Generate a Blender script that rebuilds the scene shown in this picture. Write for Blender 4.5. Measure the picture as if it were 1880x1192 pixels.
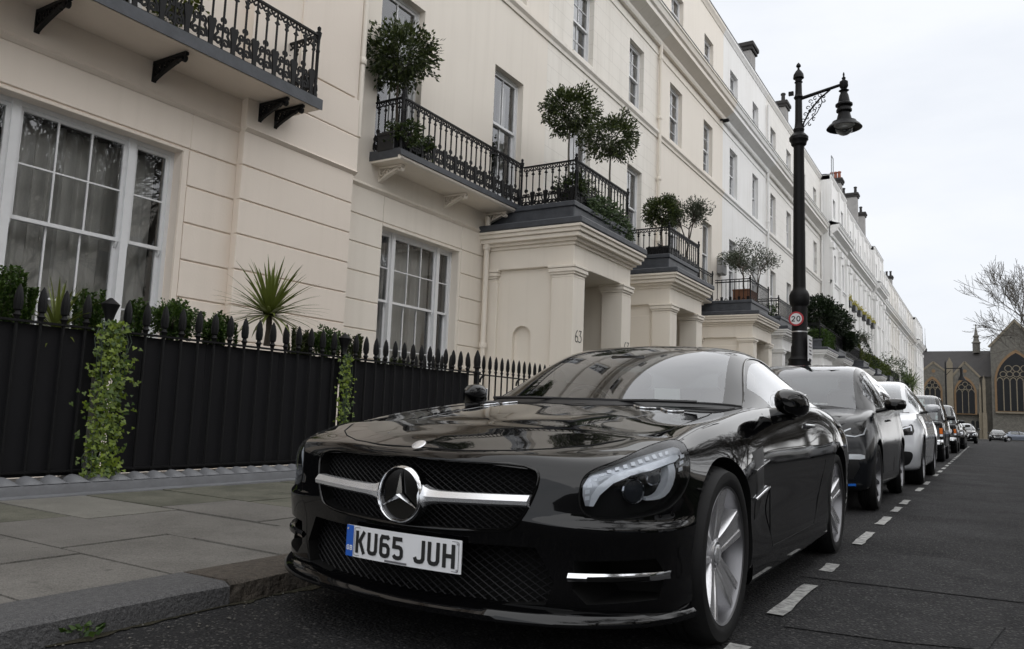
import bpy, bmesh, math, random
import numpy as np
from mathutils import Vector, Matrix, geometry
from mathutils.bvhtree import BVHTree
random.seed(7)
R = math.radians
SC = bpy.context.scene
COL = SC.collection
for _o in list(bpy.data.objects):
    bpy.data.objects.remove(_o)

# ---------------------------------------------------------------- camera, sky, sun, exposure
CAMH = 0.842
def make_camera():
    yaw, pitch, roll = R(31.624), R(6.534), R(2.221)
    cy, sy, cp, sp = math.cos(yaw), math.sin(yaw), math.cos(pitch), math.sin(pitch)
    fwd = Vector((-sy * cp, cy * cp, sp)); right = Vector((cy, sy, 0)); up = right.cross(fwd)
    r2 = math.cos(roll) * right + math.sin(roll) * up
    u2 = -math.sin(roll) * right + math.cos(roll) * up
    m = Matrix((r2, u2, -fwd)).transposed().to_4x4(); m.translation = Vector((0, 0, CAMH))
    cd = bpy.data.cameras.new('camera'); c = bpy.data.objects.new('camera', cd); COL.objects.link(c)
    c.matrix_world = m; cd.sensor_width = 36; cd.sensor_fit = 'HORIZONTAL'; cd.lens = 27.113
    cd.clip_start = 0.05; cd.clip_end = 2000
    cd.dof.use_dof = True; cd.dof.focus_distance = 4.0; cd.dof.aperture_fstop = 18.0
    SC.camera = c
make_camera()
SUN_EL, SUN_AZ = R(42), R(74)        # azimuth measured from +Y towards +X
def make_world():
    w = bpy.data.worlds.new('World'); SC.world = w; w.use_nodes = True
    nt = w.node_tree; nt.nodes.clear(); N = nt.nodes.new; L = nt.links.new
    sky = N('ShaderNodeTexSky'); sky.sky_type = 'NISHITA'; sky.sun_disc = False
    sky.sun_elevation = SUN_EL; sky.sun_rotation = SUN_AZ; sky.air_density = 1.0; sky.dust_density = 2.0; sky.ozone_density = 1.5
    tc = N('ShaderNodeTexCoord'); mp = N('ShaderNodeMapping'); mp.inputs['Scale'].default_value = (1, 1, 3.0)
    L(tc.outputs['Generated'], mp.inputs[0])
    nz = N('ShaderNodeTexNoise'); nz.inputs['Scale'].default_value = 2.1; nz.inputs['Detail'].default_value = 7; nz.inputs['Roughness'].default_value = .55
    L(mp.outputs[0], nz.inputs[0])
    cr = N('ShaderNodeValToRGB'); cr.color_ramp.elements[0].position = .36; cr.color_ramp.elements[0].color = (.84, .84, .84, 1)
    cr.color_ramp.elements[1].position = .62; cr.color_ramp.elements[1].color = (1, 1, 1, 1)
    L(nz.outputs[0], cr.inputs[0])
    mx = N('ShaderNodeMixRGB'); L(cr.outputs[0], mx.inputs[0]); L(sky.outputs[0], mx.inputs[1])
    mx.inputs[2].default_value = (7.0, 7.22, 7.6, 1)      # bright even cloud sheet
    bg = N('ShaderNodeBackground'); bg.inputs[1].default_value = 0.1
    L(mx.outputs[0], bg.inputs[0])
    out = N('ShaderNodeOutputWorld'); L(bg.outputs[0], out.inputs[0])
make_world()
def make_sun():
    ld = bpy.data.lights.new('sun', 'SUN'); ld.energy = 1.75; ld.angle = R(178); ld.color = (1, .97, .93)
    o = bpy.data.objects.new('sun', ld); COL.objects.link(o)
    d = Vector((math.sin(SUN_AZ) * math.cos(SUN_EL), math.cos(SUN_AZ) * math.cos(SUN_EL), math.sin(SUN_EL)))
    o.rotation_euler = d.to_track_quat('Z', 'Y').to_euler(); o.location = (20, 20, 40)
make_sun()
vs = SC.view_settings
vs.view_transform = 'Standard'; vs.look = 'None'; vs.gamma = 1; vs.exposure = 0.44; vs.use_curve_mapping = False
SC.cycles.max_bounces = 8; SC.cycles.transparent_max_bounces = 16; SC.cycles.use_denoising = True
SC.cycles.caustics_reflective = False; SC.cycles.caustics_refractive = False

# ---------------------------------------------------------------- materials
MATS = {}
def mat(name, col, rough=.6, metal=0., var=.0, vscale=3., bump=0., bscale=60., spec=.5, coat=0., col2=None, detail=6, stretch=None, rvar=0., dist=.02):
    """Procedural material: base colour mottled towards col2, optional fine relief."""
    if name in MATS: return MATS[name]
    m = bpy.data.materials.new(name); m.use_nodes = True; MATS[name] = m
    nt = m.node_tree; b = nt.nodes['Principled BSDF']; N = nt.nodes.new; L = nt.links.new
    b.inputs['Base Color'].default_value = (*col, 1); b.inputs['Roughness'].default_value = rough
    b.inputs['Metallic'].default_value = metal; b.inputs['Specular IOR Level'].default_value = spec
    b.inputs['Coat Weight'].default_value = coat; b.inputs['Coat Roughness'].default_value = .02
    if var or bump or rvar:
        tc = N('ShaderNodeTexCoord'); src = tc.outputs['Object']
        if stretch:
            mp = N('ShaderNodeMapping'); mp.inputs['Scale'].default_value = stretch; L(src, mp.inputs[0]); src = mp.outputs[0]
    if var or rvar:
        n = N('ShaderNodeTexNoise'); n.inputs['Scale'].default_value = vscale; n.inputs['Detail'].default_value = detail; n.inputs['Roughness'].default_value = .65
        L(src, n.inputs[0])
        c2 = col2 or tuple(c * .55 for c in col)
        rp = N('ShaderNodeValToRGB'); rp.color_ramp.elements[0].position = .32; rp.color_ramp.elements[1].position = .72
        rp.color_ramp.elements[0].color = (0, 0, 0, 1); rp.color_ramp.elements[1].color = (var,) * 3 + (1,)
        L(n.outputs[0], rp.inputs[0])
        if var:
            mx = N('ShaderNodeMixRGB'); mx.inputs[1].default_value = (*col, 1); mx.inputs[2].default_value = (*c2, 1)
            L(rp.outputs[0], mx.inputs[0]); L(mx.outputs[0], b.inputs['Base Color'])
        if rvar:
            mr = N('ShaderNodeMapRange'); mr.inputs[3].default_value = rough; mr.inputs[4].default_value = min(1, rough + rvar)
            L(n.outputs[0], mr.inputs[0]); L(mr.outputs[0], b.inputs['Roughness'])
    if bump:
        n2 = N('ShaderNodeTexNoise'); n2.inputs['Scale'].default_value = bscale; n2.inputs['Detail'].default_value = 5; L(src, n2.inputs[0])
        bp = N('ShaderNodeBump'); bp.inputs['Strength'].default_value = bump; bp.inputs['Distance'].default_value = dist
        L(n2.outputs[0], bp.inputs['Height']); L(bp.outputs[0], b.inputs['Normal'])
    return m
def stucco(name, col, lines=False, dirt=.22):
    """Painted stucco: soft mottling, rain streaks down the wall, optional faint ashlar joints (fine relief)."""
    if name in MATS: return MATS[name]
    m = mat(name, col, .62, var=.0001)
    nt = m.node_tree; b = nt.nodes['Principled BSDF']; N = nt.nodes.new; L = nt.links.new
    for n in [n for n in nt.nodes if n.type not in ('BSDF_PRINCIPLED', 'OUTPUT_MATERIAL')]: nt.nodes.remove(n)
    tc = N('ShaderNodeTexCoord'); src = tc.outputs['Object']
    n1 = N('ShaderNodeTexNoise'); n1.inputs['Scale'].default_value = .7; n1.inputs['Detail'].default_value = 8; L(src, n1.inputs[0])
    mp = N('ShaderNodeMapping'); mp.inputs['Scale'].default_value = (5, 5, .28); L(src, mp.inputs[0])
    n2 = N('ShaderNodeTexNoise'); n2.inputs['Scale'].default_value = 1.2; n2.inputs['Detail'].default_value = 6; L(mp.outputs[0], n2.inputs[0])
    r2 = N('ShaderNodeMapRange'); r2.inputs[1].default_value = .5; r2.inputs[2].default_value = .8; L(n2.outputs[0], r2.inputs[0])
    r1 = N('ShaderNodeMapRange'); r1.inputs[1].default_value = .4; r1.inputs[2].default_value = .75; L(n1.outputs[0], r1.inputs[0])
    ad = N('ShaderNodeMath'); ad.operation = 'MULTIPLY_ADD'; L(r1.outputs[0], ad.inputs[0]); ad.inputs[1].default_value = .6; L(r2.outputs[0], ad.inputs[2])
    sc = N('ShaderNodeMath'); sc.operation = 'MULTIPLY'; L(ad.outputs[0], sc.inputs[0]); sc.inputs[1].default_value = dirt; sc.use_clamp = True
    mx = N('ShaderNodeMixRGB'); mx.inputs[1].default_value = (*col, 1); mx.inputs[2].default_value = (col[0] * .66, col[1] * .64, col[2] * .60, 1)
    L(sc.outputs[0], mx.inputs[0])
    n3 = N('ShaderNodeTexNoise'); n3.inputs['Scale'].default_value = 45; n3.inputs['Detail'].default_value = 4; L(src, n3.inputs[0])
    bp = N('ShaderNodeBump'); bp.inputs['Strength'].default_value = .12; bp.inputs['Distance'].default_value = .01; L(n3.outputs[0], bp.inputs['Height'])
    nrm = bp.outputs[0]; colout = mx.outputs[0]
    if lines:
        sx = N('ShaderNodeSeparateXYZ'); L(src, sx.inputs[0]); cx = N('ShaderNodeCombineXYZ'); L(sx.outputs[1], cx.inputs[0]); L(sx.outputs[2], cx.inputs[1])
        br = N('ShaderNodeTexBrick'); br.inputs['Scale'].default_value = 1; br.inputs['Brick Width'].default_value = .95; br.inputs['Row Height'].default_value = .38
        br.inputs['Mortar Size'].default_value = .006; br.inputs['Color1'].default_value = (1, 1, 1, 1); br.inputs['Color2'].default_value = (.985, .985, .985, 1); br.inputs['Mortar'].default_value = (.80, .79, .78, 1)
        L(cx.outputs[0], br.inputs[0])
        ml = N('ShaderNodeMixRGB'); ml.blend_type = 'MULTIPLY'; ml.inputs[0].default_value = 1; L(colout, ml.inputs[1]); L(br.outputs[0], ml.inputs[2]); colout = ml.outputs[0]
    L(colout, b.inputs['Base Color']); L(nrm, b.inputs['Normal'])
    return m
def glass(name, tint=(.9, .95, .93), rough=.0, base=.06, mult=1.0):
    """Pane: Fresnel mirror over a tinted see-through sheet."""
    if name in MATS: return MATS[name]
    m = bpy.data.materials.new(name); m.use_nodes = True; MATS[name] = m
    nt = m.node_tree; nt.nodes.clear(); N = nt.nodes.new; L = nt.links.new
    g = N('ShaderNodeBsdfGlossy'); g.inputs['Roughness'].default_value = rough; g.inputs['Color'].default_value = (.97, .98, 1, 1)
    t = N('ShaderNodeBsdfTransparent'); t.inputs['Color'].default_value = (*tint, 1)
    lw = N('ShaderNodeFresnel'); lw.inputs['IOR'].default_value = 1.52
    ma = N('ShaderNodeMath'); ma.operation = 'MULTIPLY_ADD'; L(lw.outputs[0], ma.inputs[0]); ma.inputs[1].default_value = mult; ma.inputs[2].default_value = base; ma.use_clamp = True
    mx = N('ShaderNodeMixShader'); L(ma.outputs[0], mx.inputs[0]); L(t.outputs[0], mx.inputs[1]); L(g.outputs[0], mx.inputs[2])
    o = N('ShaderNodeOutputMaterial'); L(mx.outputs[0], o.inputs[0])
    return m
def leafmat(name, c1, c2, rough=.45, trans=.25):
    if name in MATS: return MATS[name]
    m = bpy.data.materials.new(name); m.use_nodes = True; MATS[name] = m
    nt = m.node_tree; b = nt.nodes['Principled BSDF']; N = nt.nodes.new; L = nt.links.new
    g = N('ShaderNodeNewGeometry'); rp = N('ShaderNodeValToRGB')
    rp.color_ramp.elements[0].color = (*c1, 1); rp.color_ramp.elements[1].color = (*c2, 1)
    L(g.outputs['Random Per Island'], rp.inputs[0]); L(rp.outputs[0], b.inputs['Base Color'])
    b.inputs['Roughness'].default_value = rough; b.inputs['Specular IOR Level'].default_value = .4
    tl = N('ShaderNodeBsdfTranslucent'); L(rp.outputs[0], tl.inputs[0])
    mx = N('ShaderNodeMixShader'); mx.inputs[0].default_value = trans; L(b.outputs[0], mx.inputs[1]); L(tl.outputs[0], mx.inputs[2])
    L(mx.outputs[0], nt.nodes['Material Output'].inputs[0])
    return m

# ---------------------------------------------------------------- mesh collector
class MB:
    def __init__(s): s.v = []; s.f = []
    def add(s, vs, fs):
        o = len(s.v); s.v += [tuple(v) for v in vs]; s.f += [tuple(i + o for i in f) for f in fs]; return s
    def box(s, x0, x1, y0, y1, z0, z1):
        return s.add([(x0, y0, z0), (x1, y0, z0), (x1, y1, z0), (x0, y1, z0), (x0, y0, z1), (x1, y0, z1), (x1, y1, z1), (x0, y1, z1)],
                     [(0, 3, 2, 1), (4, 5, 6, 7), (0, 1, 5, 4), (1, 2, 6, 5), (2, 3, 7, 6), (3, 0, 4, 7)])
    def bev(s, x0, x1, y0, y1, z0, z1, b=.01):
        """box with chamfered edges"""
        vs = []; X = (x0, x1); Y = (y0, y1); Z = (z0, z1)
        bm = bmesh.new(); bmesh.ops.create_cube(bm, size=1)
        for v in bm.verts: v.co = Vector((X[v.co.x > 0], Y[v.co.y > 0], Z[v.co.z > 0]))
        bmesh.ops.bevel(bm, geom=bm.edges[:], offset=b, segments=1, affect='EDGES')
        bm.verts.index_update(); s.add([v.co for v in bm.verts], [[v.index for v in f.verts] for f in bm.faces]); bm.free(); return s
    def prism(s, poly, a, b, axis='x'):
        """polygon (2-D, in the two other axes order) swept from a to b along axis"""
        def P(q, t):
            return {'x': (t, q[0], q[1]), 'y': (q[0], t, q[1]), 'z': (q[0], q[1], t)}[axis]
        n = len(poly); vs = [P(q, a) for q in poly] + [P(q, b) for q in poly]
        fs = [tuple(range(n))[::-1], tuple(range(n, 2 * n))] + [(i, (i + 1) % n, n + (i + 1) % n, n + i) for i in range(n)]
        return s.add(vs, fs)
    def tube(s, pts, r, n=6, cap=True):
        pts = [Vector(p) for p in pts]; m = len(pts); rr = r if isinstance(r, (list, tuple)) else [r] * m
        t0 = (pts[1] - pts[0]).normalized(); ref = Vector((0, 0, 1)) if abs(t0.z) < .9 else Vector((1, 0, 0))
        u = t0.cross(ref).normalized(); vs = []
        for i, p in enumerate(pts):
            t = (pts[min(i + 1, m - 1)] - pts[max(i - 1, 0)])
            t = t.normalized() if t.length > 1e-9 else t0
            u = (u - t * u.dot(t)); u = u.normalized() if u.length > 1e-6 else t.orthogonal().normalized(); w = t.cross(u)
            for k in range(n):
                a = 2 * math.pi * k / n; vs.append(p + (u * math.cos(a) + w * math.sin(a)) * rr[i])
        fs = [(i * n + k, i * n + (k + 1) % n, (i + 1) * n + (k + 1) % n, (i + 1) * n + k) for i in range(m - 1) for k in range(n)]
        if cap: fs += [tuple(range(n))[::-1], tuple(range((m - 1) * n, m * n))]
        return s.add(vs, fs)
    def lathe(s, prof, c=(0, 0, 0), n=16, axis='z', cap=True):
        """prof: list of (radius, height)"""
        vs = []; c = Vector(c)
        for r, h in prof:
            for k in range(n):
                a = 2 * math.pi * k / n; x, y = r * math.cos(a), r * math.sin(a)
                vs.append(c + Vector({'z': (x, y, h), 'y': (x, h, y), 'x': (h, x, y)}[axis]))
        m = len(prof)
        fs = [(i * n + k, i * n + (k + 1) % n, (i + 1) * n + (k + 1) % n, (i + 1) * n + k) for i in range(m - 1) for k in range(n)]
        if cap: fs += [tuple(range(n))[::-1], tuple(range((m - 1) * n, m * n))]
        return s.add(vs, fs)
    def grid(s, P):
        a, b = len(P), len(P[0]); vs = [p for r in P for p in r]
        return s.add(vs, [(i * b + j, i * b + j + 1, (i + 1) * b + j + 1, (i + 1) * b + j) for i in range(a - 1) for j in range(b - 1)])
    def ribbon(s, path, w, t=0., plane='yz', at=0., n=None):
        """flat stroke of width w along a 2-D path, thickness t; plane 'yz' stands at x=at, 'xz' at y=at, 'xy' at z=at"""
        P = [Vector(p) for p in path]; m = len(P); L_, R_ = [], []
        closed = (P[0] - P[-1]).length < 1e-6
        for i, p in enumerate(P):
            if closed:
                a = P[i - 1] if i > 0 else P[-2]; b = P[i + 1] if i < m - 1 else P[1]
            else:
                a = P[i - 1] if i > 0 else p - (P[1] - p); b = P[i + 1] if i < m - 1 else p + (p - P[-2])
            d1 = (p - a).normalized(); d2 = (b - p).normalized(); n1 = Vector((-d1.y, d1.x)); n2 = Vector((-d2.y, d2.x))
            nn = n1 + n2; nn = nn.normalized() if nn.length > 1e-6 else n1
            k = w / 2 / max(.35, nn.dot(n1)); L_.append(p + nn * k); R_.append(p - nn * k)
        def V(q, d):
            return {'yz': (at + d, q.x, q.y), 'xz': (q.x, at + d, q.y), 'xy': (q.x, q.y, at + d)}[plane]
        if t:
            vs = [V(q, 0) for q in L_] + [V(q, 0) for q in R_] + [V(q, t) for q in L_] + [V(q, t) for q in R_]
            fs = []
            for i in range(m - 1):
                fs += [(i, i + 1, m + i + 1, m + i), (2 * m + i, 3 * m + i, 3 * m + i + 1, 2 * m + i + 1), (i, 2 * m + i, 2 * m + i + 1, i + 1), (m + i, m + i + 1, 3 * m + i + 1, 3 * m + i)]
            fs += [(0, m, 3 * m, 2 * m), (m - 1, 3 * m - 1, 4 * m - 1, 2 * m - 1)]
        else:
            vs = [V(q, 0) for q in L_] + [V(q, 0) for q in R_]; fs = [(i, i + 1, m + i + 1, m + i) for i in range(m - 1)]
        return s.add(vs, fs)
    def mesh(s, name, m=None, smooth=None, recalc=True):
        me = bpy.data.meshes.new(name); me.from_pydata(s.v, [], s.f)
        if recalc:
            bm = bmesh.new(); bm.from_mesh(me); bmesh.ops.recalc_face_normals(bm, faces=bm.faces); bm.to_mesh(me); bm.free()
        if smooth is not None:
            me.polygons.foreach_set('use_smooth', [True] * len(me.polygons)); me.set_sharp_from_angle(angle=R(smooth))
        if m: me.materials.append(m)
        return me
    def build(s, name, m, parent=None, smooth=None, loc=None, recalc=True):
        return link(name, s.mesh(name, m, smooth, recalc), parent, loc)
def link(name, me, parent=None, loc=None, rz=None, scale=None):
    o = bpy.data.objects.new(name, me); COL.objects.link(o)
    if parent is not None: o.parent = parent
    if loc is not None: o.location = loc
    if rz is not None: o.rotation_euler = (0, 0, rz)
    if scale is not None: o.scale = scale if isinstance(scale, (tuple, list)) else (scale,) * 3
    return o
def tag(o, label=None, cat=None, group=None, kind=None):
    if label: o['label'] = label
    if cat: o['category'] = cat
    if group: o['group'] = group
    if kind: o['kind'] = kind
    return o
def thing(name, label, cat, loc=(0, 0, 0), rz=0, group=None):
    o = bpy.data.objects.new(name, None); COL.objects.link(o); o.location = loc; o.rotation_euler = (0, 0, rz); o.empty_display_size = .2
    return tag(o, label, cat, group)
def children(o): return [c for c in COL.objects if c.parent == o]
def copy_tree(o, parent=None, kids=None):
    c = o.copy(); COL.objects.link(c)
    if parent is not None: c.parent = parent
    for ch in list(o.children): copy_tree(ch, c)
    return c
def spiral(c, r0, r1, a0, a1, n=14):
    return [(c[0] + (r0 + (r1 - r0) * i / n) * math.cos(a0 + (a1 - a0) * i / n), c[1] + (r0 + (r1 - r0) * i / n) * math.sin(a0 + (a1 - a0) * i / n)) for i in range(n + 1)]
def arc(c, r, a0, a1, n=10): return spiral(c, r, r, a0, a1, n)

# ---------------------------------------------------------------- palette
M_cream = stucco('cream_stucco', (.79, .705, .615), dirt=.13)
M_cream2 = stucco('pale_cream_stucco', (.79, .73, .645), dirt=.17)
M_cream3 = stucco('pale_lined_stucco', (.81, .77, .70), True, dirt=.3)
M_porch = stucco('porch_stucco', (.81, .75, .66), dirt=.2)
M_white = stucco('white_stucco', (.82, .815, .80), dirt=.3)
M_white2 = stucco('offwhite_stucco', (.79, .77, .73), True, dirt=.3)
M_grey = stucco('weathered_stucco', (.58, .55, .50), dirt=.45)
M_frame = mat('white_gloss_paint', (.74, .745, .75), .35, var=.15, vscale=8)
M_lead = mat('lead_sheet', (.038, .042, .050), .5, var=.7, vscale=5, col2=(.085, .092, .105), bump=.15, bscale=18)
M_iron = mat('black_iron_paint', (.0065, .0065, .007), .48, var=.4, vscale=20, col2=(.016, .016, .017), bump=.1, bscale=90, spec=.18)
M_panel = mat('charcoal_panel', (.0085, .0085, .010), .6, var=.6, vscale=3, col2=(.013, .013, .015), stretch=(1, 1, .3), spec=.2)
M_glass = glass('window_glass', (.96, .97, .965), base=.05, mult=1.2)
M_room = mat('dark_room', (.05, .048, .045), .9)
M_curtain = mat('sheer_curtain', (.88, .87, .84), .9, var=.3, vscale=9, stretch=(1, 6, .3))
M_rglass = mat('dark_window_glass', (.035, .04, .045), .04, spec=1.0)
M_slab = mat('york_stone', (.168, .160, .147), .75, spec=.2, var=.75, vscale=2.2, col2=(.090, .086, .078), bump=.35, bscale=40, detail=9)
M_slab2 = mat('york_stone_light', (.205, .198, .176), .75, spec=.2, var=.6, vscale=2.5, col2=(.105, .10, .088), bump=.35, bscale=40, detail=9)
M_slab3 = mat('york_stone_mossy', (.158, .154, .124), .8, spec=.2, var=.8, vscale=3.2, col2=(.055, .057, .044), bump=.4, bscale=40, detail=9)
M_granite = mat('granite_kerb', (.115, .114, .115), .7, spec=.2, var=.8, vscale=60, col2=(.05, .05, .053), bump=.5, bscale=70)
M_granite2 = mat('granite_kerb_brown', (.10, .085, .07), .75, spec=.2, var=.8, vscale=30, col2=(.045, .04, .035), bump=.9, bscale=30, dist=.03)

def speckle(m, sc=140, amt=.35, spots=0.):
    """fine grain (and sparse dark spots) multiplied into a material's own colour"""
    nt = m.node_tree; b = nt.nodes['Principled BSDF']; N = nt.nodes.new; L = nt.links.new
    src = b.inputs['Base Color'].links[0].from_socket; tc = N('ShaderNodeTexCoord')
    n = N('ShaderNodeTexNoise'); n.inputs['Scale'].default_value = sc; n.inputs['Detail'].default_value = 3; L(tc.outputs['Object'], n.inputs[0])
    mr = N('ShaderNodeMapRange'); mr.inputs[1].default_value = .3; mr.inputs[2].default_value = .7; mr.inputs[3].default_value = 1 - amt; mr.inputs[4].default_value = 1 + amt * .6; L(n.outputs[0], mr.inputs[0]); out = mr.outputs[0]
    if spots:
        v = N('ShaderNodeTexVoronoi'); v.inputs['Scale'].default_value = 5.5; L(tc.outputs['Object'], v.inputs[0])
        r = N('ShaderNodeMapRange'); r.inputs[1].default_value = .07; r.inputs[2].default_value = .10; r.inputs[3].default_value = 1 - spots; r.inputs[4].default_value = 1; L(v.outputs['Distance'], r.inputs[0])
        mu = N('ShaderNodeMath'); mu.operation = 'MULTIPLY'; L(out, mu.inputs[0]); L(r.outputs[0], mu.inputs[1]); out = mu.outputs[0]
    mx = N('ShaderNodeMixRGB'); mx.blend_type = 'MULTIPLY'; mx.inputs[0].default_value = 1; L(src, mx.inputs[1]); L(out, mx.inputs[2]); L(mx.outputs[0], b.inputs['Base Color'])
for _m in (M_slab, M_slab2, M_slab3): speckle(_m, 150, .4, .3)
for _m in (M_granite, M_granite2): speckle(_m, 220, .5)
# ---------------------------------------------------------------- ground
KX = -2.75; PZ = .09
def asphalt(name, c1, c2, sc, bump):
    m = mat(name, c1, .75, spec=.15, var=.9, vscale=sc, col2=c2, bump=bump, bscale=55, detail=10, rvar=.2, dist=.03)
    nt = m.node_tree; b = nt.nodes['Principled BSDF']; N = nt.nodes.new; L = nt.links.new
    tc = N('ShaderNodeTexCoord'); vo = N('ShaderNodeTexVoronoi'); vo.inputs['Scale'].default_value = 75; L(tc.outputs['Object'], vo.inputs[0])
    bp = N('ShaderNodeBump'); bp.inputs['Strength'].default_value = .75; bp.inputs['Distance'].default_value = .012; bp.invert = True
    L(vo.outputs['Distance'], bp.inputs['Height'])
    old = b.inputs['Normal'].links[0].from_node; L(bp.outputs[0], old.inputs['Normal'])
    # pale chips of stone in the tarmac
    sp = N('ShaderNodeTexVoronoi'); sp.inputs['Scale'].default_value = 110; L(tc.outputs['Object'], sp.inputs[0])
    sh = N('ShaderNodeSeparateColor'); L(sp.outputs['Color'], sh.inputs[0])
    th = N('ShaderNodeMapRange'); th.inputs[1].default_value = .86; th.inputs[2].default_value = .98; L(sh.outputs[0], th.inputs[0])
    dd = N('ShaderNodeMath'); dd.operation = 'MULTIPLY'; dd.inputs[1].default_value = .6; L(th.outputs[0], dd.inputs[0])
    prev = b.inputs['Base Color'].links[0].from_socket
    mx = N('ShaderNodeMixRGB'); mx.inputs[2].default_value = (.13, .126, .12, 1); L(dd.outputs[0], mx.inputs[0]); L(prev, mx.inputs[1]); L(mx.outputs[0], b.inputs['Base Color'])
    return m
M_road = asphalt('asphalt', (.033, .033, .0345), (.0125, .0125, .013), 1.1, .6)
M_patch = asphalt('asphalt_patch', (.032, .032, .033), (.017, .017, .018), 3., .25)
g = MB()
FZ = -.46                                      # the street falls away gently towards the junction
def ground_z(y): return 0 if y < 50 else FZ * min(1, (y - 50) / 80)
g.grid([[(x, y, ground_z(y)) for x in (KX - .04, 6, 600)] for y in (-30, 50, 130, 700)])
g.grid([[(x, y, FZ) for x in (-600, KX - .04)] for y in (132, 700)])
tag(g.build('road', M_road), 'dark worn asphalt street with pale stone chips', kind='structure')
g = MB(); g.add([(-600, -30, -2.6), (-6.1, -30, -2.6), (-6.1, 132, -2.6), (-600, 132, -2.6)], [(0, 1, 2, 3)])
tag(g.build('ground', mat('area_paving', (.12, .11, .10), .8, var=.5)), 'sunken paved area in front of the basements', kind='structure')
# resurfaced squares and a sunken seam beside the parked car
def patch_poly(name, pts, m, z=.004):
    b = MB(); b.add([(x, y, z) for x, y in pts], [tuple(range(len(pts)))]); return b.build(name, m)
rp = thing('road_patch', 'lighter resurfaced tarmac patches beside the dashed line', 'road patch')
rp['kind'] = 'structure'; del rp['category']
for pts, z in (([(-.74, 3.45), (-.3, 3.52), (-.02, 3.62), (.05, 4.1), (.03, 4.58), (-.4, 4.52), (-.73, 4.5)], .004), ([(-.9, 4.62), (.62, 4.78), (.64, 5.75), (-.3, 5.95), (-.95, 5.6)], .004), ([(.25, 3.75), (3.6, 4.4), (3.6, 4.75), (.25, 4.05)], .006)):
    o = patch_poly('patch', pts, M_patch if z < .005 else M_road, z); o.parent = rp
M_line = mat('road_paint', (.52, .52, .50), .7, var=1.0, vscale=22, col2=(.07, .07, .07), bump=.4, bscale=40, detail=10)
dash = [(2.55, 3.05), (3.62, 4.40), (4.86, 5.15), (6.12, 6.90), (7.5, 8.2), (8.75, 9.3), (9.7, 10.3), (11.9, 12.6), (13.4, 14.2)]
y = 16.0
while y < 48: dash.append((y, y + .75)); y += 1.55
LINE = tag(bpy.data.objects.new('parking_line', None), 'white dashed bay line painted along the parked cars', kind='structure'); COL.objects.link(LINE)
for k, (a, b_) in enumerate(dash):
    q = MB(); w = .036; x = -.81; j = lambda: random.uniform(-.006, .006)
    n = 6; Lp = [(x - w + j(), a + (b_ - a) * i / n) for i in range(n + 1)]; Rp = [(x + w + j(), a + (b_ - a) * i / n) for i in range(n + 1)]
    q.add([(p[0], p[1], .008) for p in Lp] + [(p[0], p[1], .008) for p in Rp[::-1]], [tuple(range(2 * n + 2))]); q.build('dash', M_line, LINE)
q = MB(); q.add([(-2.6, 48.6, .008), (-.78, 48.6, .008), (-.78, 48.75, .008), (-2.6, 48.75, .008)], [(0, 1, 2, 3)]); q.build('dash', M_line, LINE)
q = MB(); q.add([(-2, 131.2, FZ + .01), (40, 131.2, FZ + .01), (40, 131.5, FZ + .01), (-2, 131.5, FZ + .01)], [(0, 1, 2, 3)]); q.build('dash', M_line, LINE)
# kerb stones, each one its own piece
KERB = tag(bpy.data.objects.new('kerb', None), 'granite kerb stones edging the pavement', kind='structure'); COL.objects.link(KERB)
def kerbstone(y0, y1, m, rough=.006):
    n = max(4, int((y1 - y0) / .12)); prof = [(KX - .29, PZ), (KX + .0, PZ + .004), (KX + .025, PZ - .012), (KX + .04, -.05), (KX - .29, -.05)]
    P = []
    for i in range(n + 1):
        yy = y0 + .004 + (y1 - y0 - .008) * i / n
        P.append([(x + (random.uniform(-rough, rough) if 0 < k < 4 else 0), yy, z + (random.uniform(-rough, rough) * .6 if k in (1, 2) else 0)) for k, (x, z) in enumerate(prof)])
    b = MB().grid(P); b.add(P[0], [(0, 1, 2, 3, 4)]); b.add(P[-1], [(4, 3, 2, 1, 0)])
    return b.build('kerb_stone', m, KERB, smooth=40)
ys = [-1.6, -.5, .78, 2.25, 3.05, 4.1, 5.05]; k = 5.05
while k < 46: k += .95 + .25 * random.random(); ys.append(k)
for i in range(len(ys) - 1): kerbstone(ys[i], ys[i + 1], M_granite2 if i in (3, 4, 9, 15) else M_granite, .012 if i in (3, 4) else .006)
def sloped(x0, x1, y0, y1, t, d):
    b = MB(); P = []
    for yy in (y0, max(50.1, y0 + .1), y1):
        z = ground_z(yy); P.append([(x0, yy, z + t), (x1, yy, z + t), (x1, yy, z + t - d), (x0, yy, z + t - d), (x0, yy, z + t)])
    return b.grid(P)
sloped(KX - .29, KX + .03, ys[-1] + .004, 130, PZ, .15).build('kerb_stone', M_granite, KERB)
# paving flags
PAVE = tag(bpy.data.objects.new('pavement', None), 'large worn stone paving flags between kerb and railings', kind='structure'); COL.objects.link(PAVE)
q = MB().box(-6.2, KX - .293, -3, 30.5, -.1, PZ - .018); q.build('paving_bed', mat('joint_dirt', (.028, .026, .022), .9), PAVE)
courses = [(-1.0, -.32, (-3.85, -4.9)), (-.32, .33, (-3.7, -4.7)), (.33, .96, (-4.0, -5.0)), (.96, 1.58, (-3.75, -4.75)), (1.58, 2.21, (-3.76, -4.7)), (2.21, 2.825, (-3.96, -4.96)), (2.825, 3.47, (-3.765, -4.80)), (3.47, 4.12, (-3.99, -5.0)), (4.12, 4.75, (-3.7, -4.85)), (4.75, 5.4, (-4.05, -5.1))]
k = 5.4; a = 0
while k < 30: courses.append((k, k + .64, ((-3.8, -4.9) if a % 2 else (-4.1, -5.05)))); k += .64; a += 1
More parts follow.
